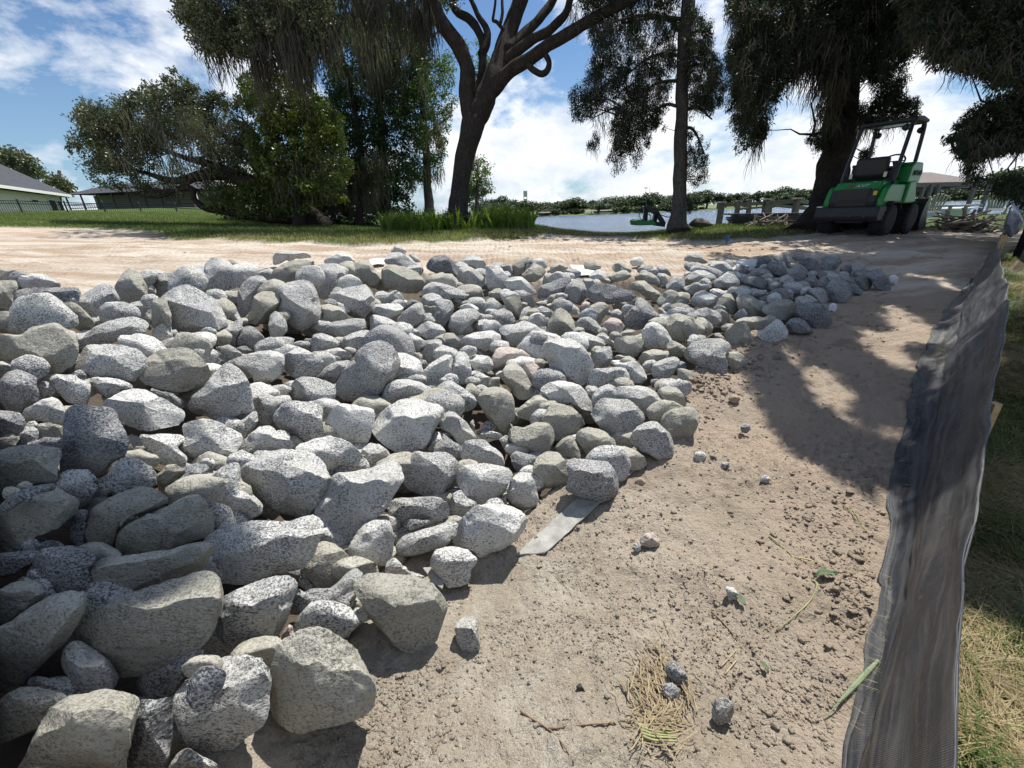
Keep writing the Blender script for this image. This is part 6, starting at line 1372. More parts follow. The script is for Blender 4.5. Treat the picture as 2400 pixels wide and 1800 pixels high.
# bristly seed head
A_, B_ = ground_hit(2047, 1571)[0], ground_hit(1962, 1655)[0]; A_[2] += .05; B_[2] += .02; mb = MB(); n_ = 14
mb.tube([A_*(1-t_)+B_*t_ for t_ in np.linspace(0, 1, n_)], [.0025+.0055*math.sin(math.pi*min(1, t_*.9+.08)) for t_ in np.linspace(0, 1, n_)], 8)
for k in range(420):
    t_ = rsc.rand(); c = A_*(1-t_)+B_*t_; d = rsc.normal(size=3); d /= np.linalg.norm(d); d = d*.8+(A_-B_)/np.linalg.norm(A_-B_)*.4; q_ = c+d*.015*(.4+math.sin(math.pi*t_)); s_ = np.cross(d, rsc.normal(size=3)); s_ = s_/np.linalg.norm(s_)*.0009; mb.add([c-s_, c+s_, q_], [(0, 1, 2)])
mb.tube([B_, B_+(B_-A_)*.3+np.array((0, 0, -.012))], .0018, 5)
tag(mb.build('seed_head', M_seed), 'fuzzy pale green grass seed head leaning on the silt fence foot', 'seed head')
mb = MB()
for k in range(330):
    a = rsc.normal(1535, 34); b = rsc.normal(1650, 62); a += (b-1640)*.12*(-1 if b < 1640 else .2); an = rsc.normal(1.9, .5) if b < 1680 else rsc.normal(.1, .6); L = rsc.uniform(.03, .10); g_, _ = ground_hit(a, b); z0 = float(Tz(g_[0], g_[1])[0]); h0, h1 = rsc.uniform(.002, .02, 2)
    d = np.array((math.cos(an), math.sin(an), 0))*L*.5; m_ = np.array((g_[0], g_[1], z0+(h0+h1)/2+.004)); mb.tube([m_-d+(0, 0, h0-.008), m_+rsc.normal(0, .003, 3), m_+d+(0, 0, h1-.008)], .0016, 4)
tag(mb.build('dry_straw', M_straw), 'tangle of dry straw-coloured stems around the two stones at the bottom', 'straw', kind='stuff')
stick('stem_bundle', [[(1490+3*k, 1722+8*k), (1530, 1726+8*k), (1585-k, 1722+9*k)] for k in range(5)], M_stem, 'bundle of parallel pale green stems at the lower end of the straw', 'stem', .0042, .02)
# ============================================================ FAR LAND, HOUSES, FENCES, SHORE THINGS
def depth_for_z(px, py, z): return (z-EYE[2])/(ray(px, py)[2])
M_land = simple('shore_turf', (.10, .14, .035), .9, var=.35, scale=.05)
shore_px = [(860, 523), (980, 519), (1100, 514), (1180, 511), (1240, 509), (1350, 505), (1500, 500), (1617, 495.3), (1700, 491.5), (1780, 487.5), (1900, 482.6), (2050, 477.5), (2262, 470.6), (2400, 467), (2600, 461)]
sh_pts = np.array([P(a, b, depth_for_z(a, b, LAKE_Z)) for a, b in shore_px])
V = []
for p in sh_pts:
    d = p[:2]/np.linalg.norm(p[:2])
    for (r, z) in ((-1, -.8), (0, .05), (4, .6), (60, 1.4), (700, 5)): V.append((p[0]+d[0]*r, p[1]+d[1]*r, LAKE_Z+z))
F_ = [(i*5+j, i*5+j+1, (i+1)*5+j+1, (i+1)*5+j) for i in range(len(sh_pts)-1) for j in range(4)]
tag(np_mesh('far_shore', V, F_, M_land, smooth=True, origin=(0, 0, 0)), kind='structure')
# far trees: five built, the rest copied
rsf2 = np.random.RandomState(33)
def far_tree(kind, seed):
    rs = np.random.RandomState(seed); root = empty('shore_tree', (0, 0, 0)); mb = MB()
    H = {'round': 9, 'tall': 12, 'pine': 14, 'wide': 10, 'bush': 5}[kind]; Wd = {'round': 4.5, 'tall': 3.2, 'pine': 3.6, 'wide': 6.5, 'bush': 4.5}[kind]
    mb.tube([(0, 0, -1), (.1, 0, H*.3), (0, .1, H*.6), (.1, 0, H*.85)], [.35, .28, .18, .08], 6)
    for k in range(5): a = rs.uniform(0, 6.28); mb.tube([(0, 0, H*.4), (math.cos(a)*Wd*.35, math.sin(a)*Wd*.35, H*.6), (math.cos(a)*Wd*.6, math.sin(a)*Wd*.6, H*.72)], [.14, .1, .05], 4)
    mb.build('trunk', M_barkd, root); n = 60; c = rs.normal(size=(n, 3)); c /= np.linalg.norm(c, axis=1)[:, None]; c *= rs.uniform(.35, 1, n)[:, None]
    if kind == 'pine': c = c*np.array((Wd, Wd, H*.16)); c[:, 2] += H*.86; c[::3, 2] -= H*.25; c[::3, :2] *= .5
    elif kind == 'bush': c = c*np.array((Wd, Wd*.8, H*.45)); c[:, 2] += H*.45
    else: c = c*np.array((Wd, Wd, H*.36)); c[:, 2] += H*.62
    V, Fc = leaves(c, np.full(n, Wd*.26)*rs.uniform(.6, 1.3, n), 34, .75, .5, rs); np_mesh('crown', V, Fc, M_far, root, origin=(0, 0, 0)); return root
protos = {k: far_tree(k, 50+i) for i, k in enumerate(('round', 'tall', 'pine', 'wide', 'bush'))}; first = {k: True for k in protos}
far_things = []; wood_parts = []
def put_far(kind, px, ytop, off, lab=None, mass=False):
    xs = [s[0] for s in shore_px]; yw = np.interp(px, xs, [s[1] for s in shore_px]); D = depth_for_z(px, yw, LAKE_Z); p = P(px, yw, D); d = p[:2]/np.linalg.norm(p[:2]); bx, by = p[:2]+d*off
    base = np.array((bx, by, LAKE_Z+.8+off*.012)); _, yb, zz = proj(base); _, y1, _ = proj(base+np.array((0, 0, 1.0))); H = {'round': 9, 'tall': 12, 'pine': 14, 'wide': 10, 'bush': 5}[kind]; h = (yb-ytop)/(yb-y1)
    s = h/H; src = protos[kind]; sx = s*rsf2.uniform(1.35, 1.8); rz = rsf2.uniform(0, 6.28)
    if mass:
        cr = [c for c in src.children if c.name.startswith('crown')][0]; n_ = len(cr.data.vertices); V = np.zeros(n_*3, np.float32); cr.data.vertices.foreach_get('co', V); V = V.reshape(-1, 3).astype(float); ca_, sa_ = math.cos(rz), math.sin(rz)
        V = np.stack([(V[:, 0]*ca_-V[:, 1]*sa_)*sx, (V[:, 0]*sa_+V[:, 1]*ca_)*sx, V[:, 2]*s], 1)+base; wood_parts.append((V, np.arange(n_).reshape(-1, 4))); return
    if first[kind]: root = src; first[kind] = False
    else:
        root = src.copy(); COL.objects.link(root)
        for ch in src.children: c = ch.copy(); COL.objects.link(c); c.parent = root
    root.location = tuple(base); root.scale = (sx, sx, s); root.rotation_euler = (0, 0, rz); far_things.append((px, kind, root, lab))
for px, yt in ((925, 484), (1155, 466), (1182, 461), (1222, 472), (1248, 471), (1290, 477), (1330, 479), (1352, 475), (1386, 471), (1425, 478), (1458, 468), (1480, 460), (1505, 454), (1530, 452), (1560, 459), (1580, 461), (1612, 455), (1632, 450), (1655, 447), (1680, 451), (1700, 455), (1722, 450), (1745, 452), (1772, 444), (1795, 450), (1822, 439), (1850, 452), (1872, 449), (1892, 446), (1910, 440), (1950, 432), (2060, 438), (2160, 430), (2190, 428), (2220, 425), (2255, 420), (2290, 414), (2320, 403), (2352, 396), (2390, 391)):
    k_ = rsf2.choice(['round', 'round', 'tall', 'wide']); lab = None
    if px == 1386: k_ = 'pine'; lab = 'flat-topped pine standing above the far shore left of the lake houses'
    if px == 1772: k_ = 'tall'; lab = 'dark columnar tree on the far shore above the wooden railing'
    if px == 1822: k_ = 'round'; lab = 'tallest rounded tree of the far shore right of the columnar tree'
    put_far(k_, px, yt, rsf2.uniform(12, 40), lab)
LM = ((1080, 'the leaning oak trunk'), (1232, 'the pale tower'), (1386, 'the flat-topped pine'), (1512, 'the pair of masts'), (1590, 'the slim cypress trunk'), (1692, 'the railing end post'), (1772, 'the dark columnar tree'), (1822, 'the tallest rounded far tree'), (1940, 'the massive cypress trunk'), (2050, 'the loader'), (2230, 'the boathouse roof'))
KN = {'round': 'rounded tree', 'tall': 'narrow tall tree', 'pine': 'flat-topped pine', 'wide': 'broad spreading tree', 'bush': 'bush'}; grp = {}
for f_ in far_things:
    lx, ln = min(LM, key=lambda m_: abs(m_[0]-f_[0])); grp.setdefault((ln, f_[0] > lx), []).append((abs(f_[0]-lx), f_))
for (ln, rt), fs in grp.items():
    for j, (_, f_) in enumerate(sorted(fs, key=lambda z_: z_[0])): tag(f_[2], f_[3] or 'far-shore %s, %s tree to the %s of %s' % (KN[f_[1]], ['nearest', 'second', 'third', 'fourth', 'fifth', 'sixth', 'seventh'][j], 'right' if rt else 'left', ln), 'tree', 'trees along the far lake shore')
far_src = protos
for px in list(range(1120, 2440, 11)):
    if 1640 < px < 1800 or rsf2.rand() < .08: continue
    yw = np.interp(px, [s[0] for s in shore_px], [s[1] for s in shore_px]); put_far(rsf2.choice(['round', 'wide', 'tall']), px+rsf2.uniform(-5, 5), yw-rsf2.uniform(22, 44), rsf2.uniform(8, 60), None, True)
    if rsf2.rand() < .5: put_far('bush', px+rsf2.uniform(-8, 8), yw-rsf2.uniform(10, 20), rsf2.uniform(4, 10), None, True)
V, Fc = gv(wood_parts); tag(np_mesh('far_woods', V, Fc, M_far, origin=(0, 0, 0)), 'continuous band of green woods and bushes behind the far shore trees', 'woods', kind='stuff')
for ch in list(protos['bush'].children): bpy.data.objects.remove(ch)
bpy.data.objects.remove(protos['bush'])
if first['pine']: pass
M_white = simple('white_paint', (.75, .74, .70), .6, var=.08); M_roofd = simple('dark_shingle', (.07, .075, .085), .85, var=.35, scale=6, bump=.5); M_conc = simple('pale_concrete', (.50, .49, .47), .8, var=.12, scale=.6); M_glass = simple('dark_glass', (.03, .035, .04), .12, var=.1); M_deckw = simple('weathered_deck', (.20, .17, .145), .85, var=.3, scale=14, bump=.5)
def far_house(px, D, w_, h_, label, roofc):
    g_ = P(px, 500, D); z0 = LAKE_Z+.8; _, yb, _ = proj((g_[0], g_[1], z0)); r = empty('lake_house', (g_[0], g_[1], z0), -math.atan2(g_[0], g_[1])); tag(r, label, 'house')
    MB().box((0, 0, h_/2), (w_, w_*.6, h_)).build('wall', M_white, r); MB().prism([(-w_*.4, h_), (w_*.4, h_), (0, h_+w_*.22)], -w_*.56, w_*.56).build('roof', roofc, r)
    for k in (-1, 0, 1): MB().box((k*w_*.3, -w_*.3-.04, h_*.5), (w_*.14, .08, h_*.4)).build('window', M_glass, r)
far_house(1313, 290, 6, 4, 'white lake house between trees on the far shore, left one', M_roofd); far_house(1345, 290, 4, 3, 'small low white house right of the first lake house', M_roofd); far_house(1415, 285, 7, 4, 'pale house behind a dock on the far shore below the flat-topped pine', M_roofd); far_house(1745, 345, 6, 8, 'pale house roof showing among trees above the wooden railing', M_conc)
def far_dock(px, label):
    xs = [s[0] for s in shore_px]; yw = np.interp(px, xs, [s[1] for s in shore_px]); D = depth_for_z(px, yw, LAKE_Z)*.97; g_ = P(px, yw, D); r = empty('boat_dock', (g_[0], g_[1], LAKE_Z), -math.atan2(g_[0], g_[1])); tag(r, label, 'dock')
    mb = MB(); mb.box((0, 0, .6), (7, 3, .2)); [mb.tube([(x, y, -1), (x, y, 2.4)], .12, 6) for x in (-4, 0, 4) for y in (-1.3, 1.3)]; mb.build('deck', M_deckw, r); MB().prism([(-1.6, 2.2), (1.6, 2.2), (0, 2.8)], -3.6, 3.6).build('roof', M_deckw, r)
far_dock(1275, 'low dark covered dock on the far shore at the left end of the visible water'); far_dock(1385, 'covered dock on the far shore below the flat-topped pine'); far_dock(1420, 'second covered dock right beside the one below the flat-topped pine')
# water tower-like slab and masts
def tower():
    D = 520; g_ = P(1232, 500, D); r = empty('tower', (g_[0], g_[1], 0), -math.atan2(g_[0], g_[1])); tag(r, 'pale rectangular tower with an open gap near the top, above the far trees', 'tower'); _, y0, _ = proj((g_[0], g_[1], 0)); _, y1, _ = proj((g_[0], g_[1], 10.)); k = 10/(y0-y1)
    w_ = 9*D/F_PX; zt = (y0-448)*k; zg = (y0-462)*k; zg2 = (y0-466)*k
    MB().box((0, 0, (zt+zg)/2), (w_, w_*.6, zt-zg)).build('head', M_conc, r); MB().box((0, 0, zg2/2), (w_, w_*.6, zg2)).build('shaft', M_conc, r); mb = MB(); [mb.box((sx*w_*.42, 0, (zg+zg2)/2), (w_*.14, w_*.6, zg-zg2+.01)) for sx in (-1, 1)]; mb.build('pillar', M_conc, r)
tower()
M_pole = simple('dark_metal_pole', (.12, .12, .12), .5)
def mast(px, ytop, D, label, lamps=True):
    g_ = P(px, 500, D); r = empty('floodlight_mast', (g_[0], g_[1], 0), -math.atan2(g_[0], g_[1])); tag(r, label, 'mast'); _, y0, _ = proj((g_[0], g_[1], 0)); _, y1, _ = proj((g_[0], g_[1], 10.)); H = (y0-ytop)*10/(y0-y1)
    MB().tube([(0, 0, 0), (0, 0, H)], [.28, .18], 6).build('pole', M_pole, r)
    if lamps: mb = MB(); mb.box((0, 0, H-.2), (4.0, .3, .35)); mb.box((0, 0, H-1.3), (3.4, .3, .3)); mb.build('lamp_rack', M_pole, r)
mast(1509, 439, 420, 'left floodlight mast above the far trees, left of the slim cypress', True); mast(1517, 438, 400, 'right mast of the pair above the far trees', False); mast(1868, 446, 430, 'thin mast above the far trees right of the wooden railing', True)
# ---------------- iron fence at the left
M_iron = simple('black_iron', (.018, .018, .02), .45, spec=.5)
ifp = [(-90, 468, 27), (40, 470, 27.4), (150, 474, 27.8), (240, 477, 28), (325, 479, 28), (410, 481, 28), (500, 485, 27.5), (600, 488, 26.5), (700, 491, 25), (790, 495, 23.5), (880, 499, 22)]
tops = [P(*a) for a in ifp]; b0 = tops[0]; fr = empty('iron_fence', (b0[0], b0[1], T1(b0[0], b0[1]))); tag(fr, 'black iron picket fence along the back of the left lawn', 'fence'); o0 = np.array(fr.location)
def child(mb, name, mat, root, smooth=False): o = mb.build(name, mat, root, smooth, origin=tuple(root.location)); o.location = (0, 0, 0); return o
for i, p in enumerate(tops):
    g_ = T1(p[0], p[1]); mb = MB(); mb.box((p[0], p[1], (p[2]+.06+g_)/2), (.07, .07, p[2]+.12-g_)); mb.box((p[0], p[1], p[2]+.15), (.10, .10, .04), taper=.4); child(mb, 'post', M_iron, fr)
    if i == len(tops)-1: break
    q_ = tops[i+1]
    for dz in (-.02, -.18, -.95):
        mb = MB(); mb.bar(p+(0, 0, dz), q_+(0, 0, dz), .035, .04); child(mb, 'rail', M_iron, fr)
    n = int(np.linalg.norm(q_-p)/.14); mb = MB()
    for k in range(1, n): c = p+(q_-p)*k/n; mb.bar(c+(0, 0, -1.05), c+(0, 0, -.0), .018, .018, (1, 0, 0))
    child(mb, 'picket_panel', M_iron, fr)
# ---------------- house at the far left
M_cream = simple('cream_stucco', (.60, .60, .50), .9, var=.06, scale=3, bump=.1); M_shingle = simple('grey_shingle', (.05, .053, .062), .95, var=.3, scale=3.5, bump=.6, bscale=30); M_trim = simple('white_trim', (.72, .72, .68), .5, var=.05)
A_ = P(0, 433, 29.); B_ = P(165, 456, 40.); A_[2] = B_[2] = 4.45; dA = (B_-A_)/np.linalg.norm(B_-A_); nA = np.array((-dA[1], dA[0], 0)); 
if nA[0] > 0: nA = -nA
L_ = A_-dA*9; hs = empty('house', (A_[0], A_[1], T1(A_[0], A_[1]))); tag(hs, 'cream bungalow with a dark hipped shingle roof at the left edge', 'house')
def roof_solid(e0, e1, depth, rise, hip, mat, root, ov=.0):
    b0_, b1_ = e0+nA*depth, e1+nA*depth; r0 = e0+nA*depth/2+(0, 0, rise); r1 = e1-dA*hip+nA*depth/2+(0, 0, rise)
    mb = MB(); mb.add([e0, e1, b1_, b0_, r0, r1], [(0, 1, 5, 4), (1, 2, 5), (2, 3, 4, 5), (0, 4, 3), (3, 2, 1, 0)]); return child(mb, 'roof', mat, root)
rf = roof_solid(L_, B_, 10, 4.3, 8, M_shingle, hs)
mb = MB(); mb.bar(L_-(0, 0, .12)-nA*.03, B_-(0, 0, .12)-nA*.03, .06, .22); mb.bar(B_-(0, 0, .12)+dA*.03, B_+nA*10-(0, 0, .12)+dA*.03, .06, .22); child(mb, 'fascia', M_trim, hs)
gz_ = T1(A_[0], A_[1])-.5; w0 = L_+nA*.7; w1 = B_-dA*.7+nA*.7; w2 = w1+nA*8.6; w3 = w0+nA*8.6
mb = MB(); mb.add([(*w0[:2], gz_), (*w1[:2], gz_), (*w2[:2], gz_), (*w3[:2], gz_), (*w0[:2], 4.24), (*w1[:2], 4.24), (*w2[:2], 4.24), (*w3[:2], 4.24)], [(3, 2, 1, 0), (4, 5, 6, 7), (0, 1, 5, 4), (1, 2, 6, 5), (2, 3, 7, 6), (3, 0, 4, 7)]); child(mb, 'wall', M_cream, hs)
def on_wall(t_, w_, z0, z1, name, frm, pane):
    c = w0+(w1-w0)*t_; a, b = c-dA*w_/2-nA*.04, c+dA*w_/2-nA*.04; mb = MB(); mb.bar((a+b)/2+np.array((0, 0, z0-(a+b)[2]/2)), (a+b)/2+np.array((0, 0, z1-(a+b)[2]/2)), .06, w_, nA*0+dA); f_ = child(mb, name, frm, hs)
    a2 = (a+b)/2-nA*.045; mb = MB(); mb.bar((a2[0], a2[1], z0+.08), (a2[0], a2[1], z1-.08), .04, w_-.16, dA); pn = mb.build('pane', pane, f_, origin=tuple(hs.location)); pn.location = (0, 0, 0)
on_wall(.885, 1.5, gz_+.7, 3.9, 'window', M_trim, M_glass); on_wall(.72, 1.2, gz_+1.4, 3.8, 'window', M_trim, M_glass); on_wall(.965, .9, gz_+.5, 3.9, 'door', M_trim, M_glass)
p_ = P(-60, 376, 33.5); mb = MB(); mb.box(tuple(p_), (1.5, 1.0, .5), taper=.7); child(mb, 'roof_vent', M_iron, hs)
# second house with the screened pool enclosure
E0, E1 = P(150, 452, 47), P(455, 462, 45); E0[2] = E1[2] = 5.0; d2 = (E1-E0)/np.linalg.norm(E1-E0); n2 = np.array((-d2[1], d2[0], 0)); n2 = n2 if n2[1] > 0 else -n2
h2 = empty('house', (E0[0], E0[1], T1(E0[0], E0[1]))); tag(h2, 'grey-roofed house behind the sprawling oak, its patio screened in dark mesh', 'house'); g2 = T1(E0[0], E0[1])-.6
mb = MB(); mb.add([E0, E1, E1+n2*9, E0+n2*9, E0+d2*1.6+n2*4.5+(0, 0, 1.3), E1-d2*1.6+n2*4.5+(0, 0, 1.3)], [(0, 1, 5, 4), (1, 2, 5), (2, 3, 4, 5), (3, 0, 4), (3, 2, 1, 0)]); child(mb, 'roof', M_shingle, h2)
mb = MB(); a, b = E0+n2*3, E1+n2*3; mb.add([(*a[:2], g2), (*b[:2], g2), (*(b+n2*5)[:2], g2), (*(a+n2*5)[:2], g2), (*a[:2], 4.95), (*b[:2], 4.95), (*(b+n2*5)[:2], 4.95), (*(a+n2*5)[:2], 4.95)], [(3, 2, 1, 0), (4, 5, 6, 7), (0, 1, 5, 4), (1, 2, 6, 5), (2, 3, 7, 6), (3, 0, 4, 7)]); child(mb, 'wall', simple('grey_green_stucco', (.24, .25, .20), .9, var=.1), h2)
for k in range(9):
    c = E0+(E1-E0)*k/8; mb = MB(); mb.bar((c[0], c[1], g2), (c[0], c[1], 4.95), .12, .12, (1, 0, 0)); child(mb, 'screen_post', M_iron, h2)
for z in (g2+1.1, 3.9): mb = MB(); mb.bar((E0[0], E0[1], z), (E1[0], E1[1], z), .08, .08); child(mb, 'screen_rail', M_iron, h2)
mb = MB(); c = P(455, 455, 44.5); mb.bar((c[0], c[1], g2-.5), (c[0], c[1], 4.9), .35, .35, (1, 0, 0)); child(mb, 'column', M_trim, h2)
# ---------------- wooden dock railing
M_dockw = simple('old_dock_wood', (.17, .145, .12), .9, var=.35, scale=10, bump=.6)
wr_ = empty('dock_railing', base_at(1780, 525, 16)); tag(wr_, 'weathered wooden dock railing with capped posts in front of the lake', 'railing')
def wpost(a, b, D, w_=.14):
    mb = MB(); A2, B2 = P(a[0], a[1], D), P(b[0], b[1], D); mb.bar(B2, A2, w_, w_, (0, 1, 0)); mb.box(tuple(A2+(0, 0, .02)), (w_*1.7, w_*1.7, .06), taper=.75); child(mb, 'post', M_dockw, wr_)
wpost((1692, 475), (1684, 530), 15.5, .17); wpost((1731, 472), (1726, 505), 16.5); wpost((1757, 469), (1753, 505), 17); wpost((1797, 468), (1792, 505), 15.8, .18); wpost((1807, 470), (1802, 505), 18); wpost((1869, 466), (1862, 505), 15.8, .17)
def wrail(a, b, Da, Db, h_=.10): mb = MB(); mb.bar(P(*a, Da), P(*b, Db), .05, h_); child(mb, 'rail', M_dockw, wr_)
wrail((1692, 481), (1797, 476), 15.5, 15.8, .13); wrail((1797, 476), (1869, 471), 15.8, 15.8, .15); wrail((1869, 471), (1910, 477), 15.8, 19, .13); wrail((1732, 490), (1807, 484), 16.5, 18, .08); wrail((1800, 479), (1910, 492), 18, 21, .12); wrail((1870, 484), (1915, 494), 15.8, 18, .10)
# ---------------- stacked boards and scraps
M_dark = simple('wet_dark_board', (.045, .040, .038), .7, var=.4, scale=8, bump=.5)
rsp = np.random.RandomState(4); G_B = 'dark boards stacked on the ground before the railing'; k = 0
for j, y in enumerate((530, 526, 522, 518, 514, 510, 506, 502)):
    a0 = rsp.uniform(1702, 1725) if j < 7 else 1703; a1 = rsp.uniform(1868, 1885); A2, B2 = P(a0, y, 13.2), P(a1, y-1.5, 13.0); A2[2] -= 0; mb = MB(); mb.bar(A2+rsp.normal(0, .02, 3)*(1, 1, 0), B2+rsp.normal(0, .02, 3)*(1, 1, 0), .5+.1*rsp.rand(), .045)
    tag(mb.build('board', M_dark), ['bottom', 'second from bottom', 'third from bottom', 'fourth from bottom', 'fourth from top', 'third from top', 'second from top', 'topmost, widest'][j]+' dark board of the stack by the railing', 'board', G_B)
M_scrap = simple('scrap_wood', (.20, .17, .14), .85, var=.4, scale=9, bump=.5)
def scrap_heap(name, x0, x1, y0, y1, D, n, lmin, lmax, label, mat, seed):
    rs = np.random.RandomState(seed); mb = MB(); c0 = np.array(base_at((x0+x1)/2, y1, D)); wid = (x1-x0)*D/F_PX/2; hh = (y1-y0)*D/F_PX
    for k in range(n):
        u = rs.normal(0, .42); c = c0+np.array((u*wid*math.cos(.5), rs.normal(0, .25)-u*wid*math.sin(.5)*0, 0)); c[2] = T1(c[0], c[1])+rs.uniform(.02, 1)**1.3*hh*math.exp(-u*u*1.5); L = rs.uniform(lmin, lmax); d = rs.normal(size=3)*(1, 1, .35); d /= np.linalg.norm(d); w_ = rs.uniform(.02, .08)
        if rs.rand() < .3: mb.tube([c-d*L/2, c+rs.normal(0, .04, 3), c+d*L/2], w_*.35, 5)
        else: mb.bar(c-d*L/2, c+d*L/2, w_, w_*.4)
    return tag(mb.build(name, mat), label, 'debris', kind='stuff')
scrap_heap('scrap_wood', 1720, 1900, 512, 536, 12.2, 90, .2, .9, 'tangled broken timber and roots in front of the board stack', M_scrap, 1)
scrap_heap('scrap_wood', 2190, 2330, 496, 530, 9.5, 130, .25, 1.0, 'heap of broken grey timber right of the loader bucket', M_scrap, 2)
scrap_heap('scrap_wood', 1880, 1950, 515, 540, 10.6, 30, .1, .5, 'small scraps of wood at the foot of the big cypress', M_scrap, 3)
V, F_, *_ = rock_geo(np.array([(1612, 529), (1622, 518), (1632, 511), (1645, 512), (1655, 517), (1664, 519), (1672, 528), (1640, 534)]), 12.6, 4, np.random.RandomState(5)); tag(np_mesh('soil_mound', V, F_, simple('mound_soil', (.12, .10, .08), .95, var=.4, scale=10, bump=.8), smooth=True), 'brown lump of root and soil right of the slim cypress foot', 'mound')
# blue survey flag
g_, d_ = ground_hit(1702, 574); mb = MB(); fl = empty('marker_flag', tuple(g_)); tag(fl, 'small blue marking flag standing at the edge of the torn turf', 'flag'); M_blue = simple('blue_plastic', (.02, .12, .32), .4, var=.1)
mb.tube([(0, 0, -.02), (0, 0, .18)], .003, 6); mb.build('wire', M_iron, fl); MB().add([(0, 0, .05), (.05, .01, .08), (.045, -.01, .17), (.02, 0, .20), (-.035, .01, .16), (-.03, 0, .07), (0, .012, .12)], [(0, 1, 6), (1, 2, 6), (2, 3, 6), (3, 4, 6), (4, 5, 6), (5, 0, 6)]).build('flag_sheet', M_blue, fl).modifiers.new('t', 'SOLIDIFY').thickness = .002
# green attachment with a jointed black arm
M_green = simple('green_paint', (.020, .22, .045), .35, var=.08, scale=5); M_blk = simple('black_paint', (.016, .016, .017), .45, var=.2); M_rub = simple('tyre_rubber', (.022, .021, .02), .85, var=.25, bump=.3)
at_ = empty('digging_attachment', base_at(1530, 530, 12.2)); tag(at_, 'green implement with a jointed black hydraulic arm lying on the lawn crest', 'implement'); q0 = np.array(at_.location)
def PP(a, b, D=12.2): return P(a, b, D)
mb = MB(); mb.prism([(PP(1484, 517)[0], PP(1484, 517)[2]), (PP(1490, 514)[0], PP(1490, 514)[2]), (PP(1508, 517)[0], PP(1508, 517)[2]), (PP(1522, 514)[0], PP(1522, 514)[2]), (PP(1532, 527)[0], PP(1532, 527)[2]), (PP(1488, 528)[0], PP(1488, 528)[2])], PP(1500, 520)[1]-.3, PP(1500, 520)[1]+.4, 'y'); child(mb, 'base', M_green, at_)
for ln, w_ in ((((1512, 517), (1513, 486)), .10), (((1513, 484), (1540, 500)), .13), (((1538, 496), (1532, 526)), .12), (((1540, 500), (1556, 526)), .09), (((1534, 524), (1558, 527)), .10)): mb = MB(); mb.bar(PP(*ln[0]), PP(*ln[1]), .12, w_, (0, 1, 0)); child(mb, 'arm', M_blk, at_)
mb = MB(); mb.tube(catmull([PP(1513, 487), PP(1500, 495), PP(1499, 510), PP(1508, 516)], 4), .012, 6); child(mb, 'hose', M_blk, at_, True); mb = MB(); mb.tube(catmull([PP(1515, 500), PP(1525, 506), PP(1524, 516)], 4), .012, 6); child(mb, 'hose', M_blk, at_, True); mb = MB(); mb.tube(catmull([PP(1544, 494), PP(1556, 489), PP(1568, 494), PP(1574, 504), PP(1566, 509), PP(1550, 504)], 4), .012, 6); child(mb, 'hose', M_blk, at_, True)
# ---------------- boathouse pavilion at the right
bh = empty('boathouse', tuple(P(2230, 500, 34))); tag(bh, 'open boathouse with a low brown shingle roof on dark posts at the lake', 'boathouse'); M_shb = simple('brown_shingle', (.17, .14, .125), .9, var=.35, scale=8, bump=.7)
def rf_(pts, name, mat, f): mb = MB(); mb.add([P(*p) for p in pts], f); return child(mb, name, mat, bh)
ZE = P(2200, 432, 32)[2]
def zp(px, py, z): return P(px, py, depth_for_z(px, py, z))
e1, e2 = zp(2130, 436, ZE), zp(2312, 424, ZE); e1 = P(2130, 436, 32); e2 = P(2314, 418, 34); e2[2] = e1[2] = (e1[2]+e2[2])/2; ux = (e2-e1)/np.linalg.norm(e2-e1); un = np.array((-ux[1], ux[0], 0)); e1 = e1-ux*1.5
for (a, b, dep, rise, nm) in ((e1, e2, 6.0, .95, 'roof'), (e2+ux*.3+un*2.5-(0, 0, .05), e2+ux*5.5+un*4, 5.0, .7, 'roof')):
    b = np.array((b[0], b[1], a[2])); mb = MB(); r0, r1 = a+un*dep/2+(0, 0, rise), b-ux*2+un*dep/2+(0, 0, rise); mb.add([a, b, b+un*dep, a+un*dep, r0, r1], [(0, 1, 5, 4), (1, 2, 5), (2, 3, 4, 5), (3, 0, 4), (3, 2, 1, 0)]); child(mb, nm, M_shb, bh)
    mb = MB(); mb.bar(a-(0, 0, .17), b-(0, 0, .17), .12, .30); mb.bar(b-(0, 0, .17), b+un*dep-(0, 0, .17), .12, .30); child(mb, 'beam', M_dockw, bh)
for a in (2165, 2182, 2200, 2284, 2318): t_ = P(a, 440, 32.5); mb = MB(); mb.bar((t_[0], t_[1], LAKE_Z-.5), (t_[0], t_[1], e1[2]-.15), .22, .22, (1, 0, 0)); child(mb, 'post', M_dockw, bh)
bt = empty('covered_boat', tuple(P(2225, 505, 27))); tag(bt, 'low pale green-white boat hull moored under the boathouse', 'boat'); a, b = P(2190, 491, 27), P(2262, 488, 27.5)
mb = MB(); d_ = (b-a)/np.linalg.norm(b-a); s_ = np.cross(d_, (0, 0, 1)); ring = []
for t_ in np.linspace(0, 1, 9):
    c = a+(b-a)*t_; w_ = 1.1*math.sin(math.pi*min(1, .25+t_*.75))**.6; ring += [c+s_*w_, c-s_*w_, c-s_*w_*.7-(0, 0, .9), c+s_*w_*.7-(0, 0, .9)]
F_ = [(i*4+j, i*4+(j+1) % 4, i*4+4+(j+1) % 4, i*4+4+j) for i in range(8) for j in range(4)]+[(3, 2, 1, 0), (32, 33, 34, 35)]; mb.add(ring, F_); child(mb, 'hull', simple('pale_hull', (.42, .50, .46), .4, var=.05), bt); mb = MB(); mb.bar(a+(0, 0, .03), b+(0, 0, .03), 1.9, .06); child(mb, 'cover', M_trim, bt)
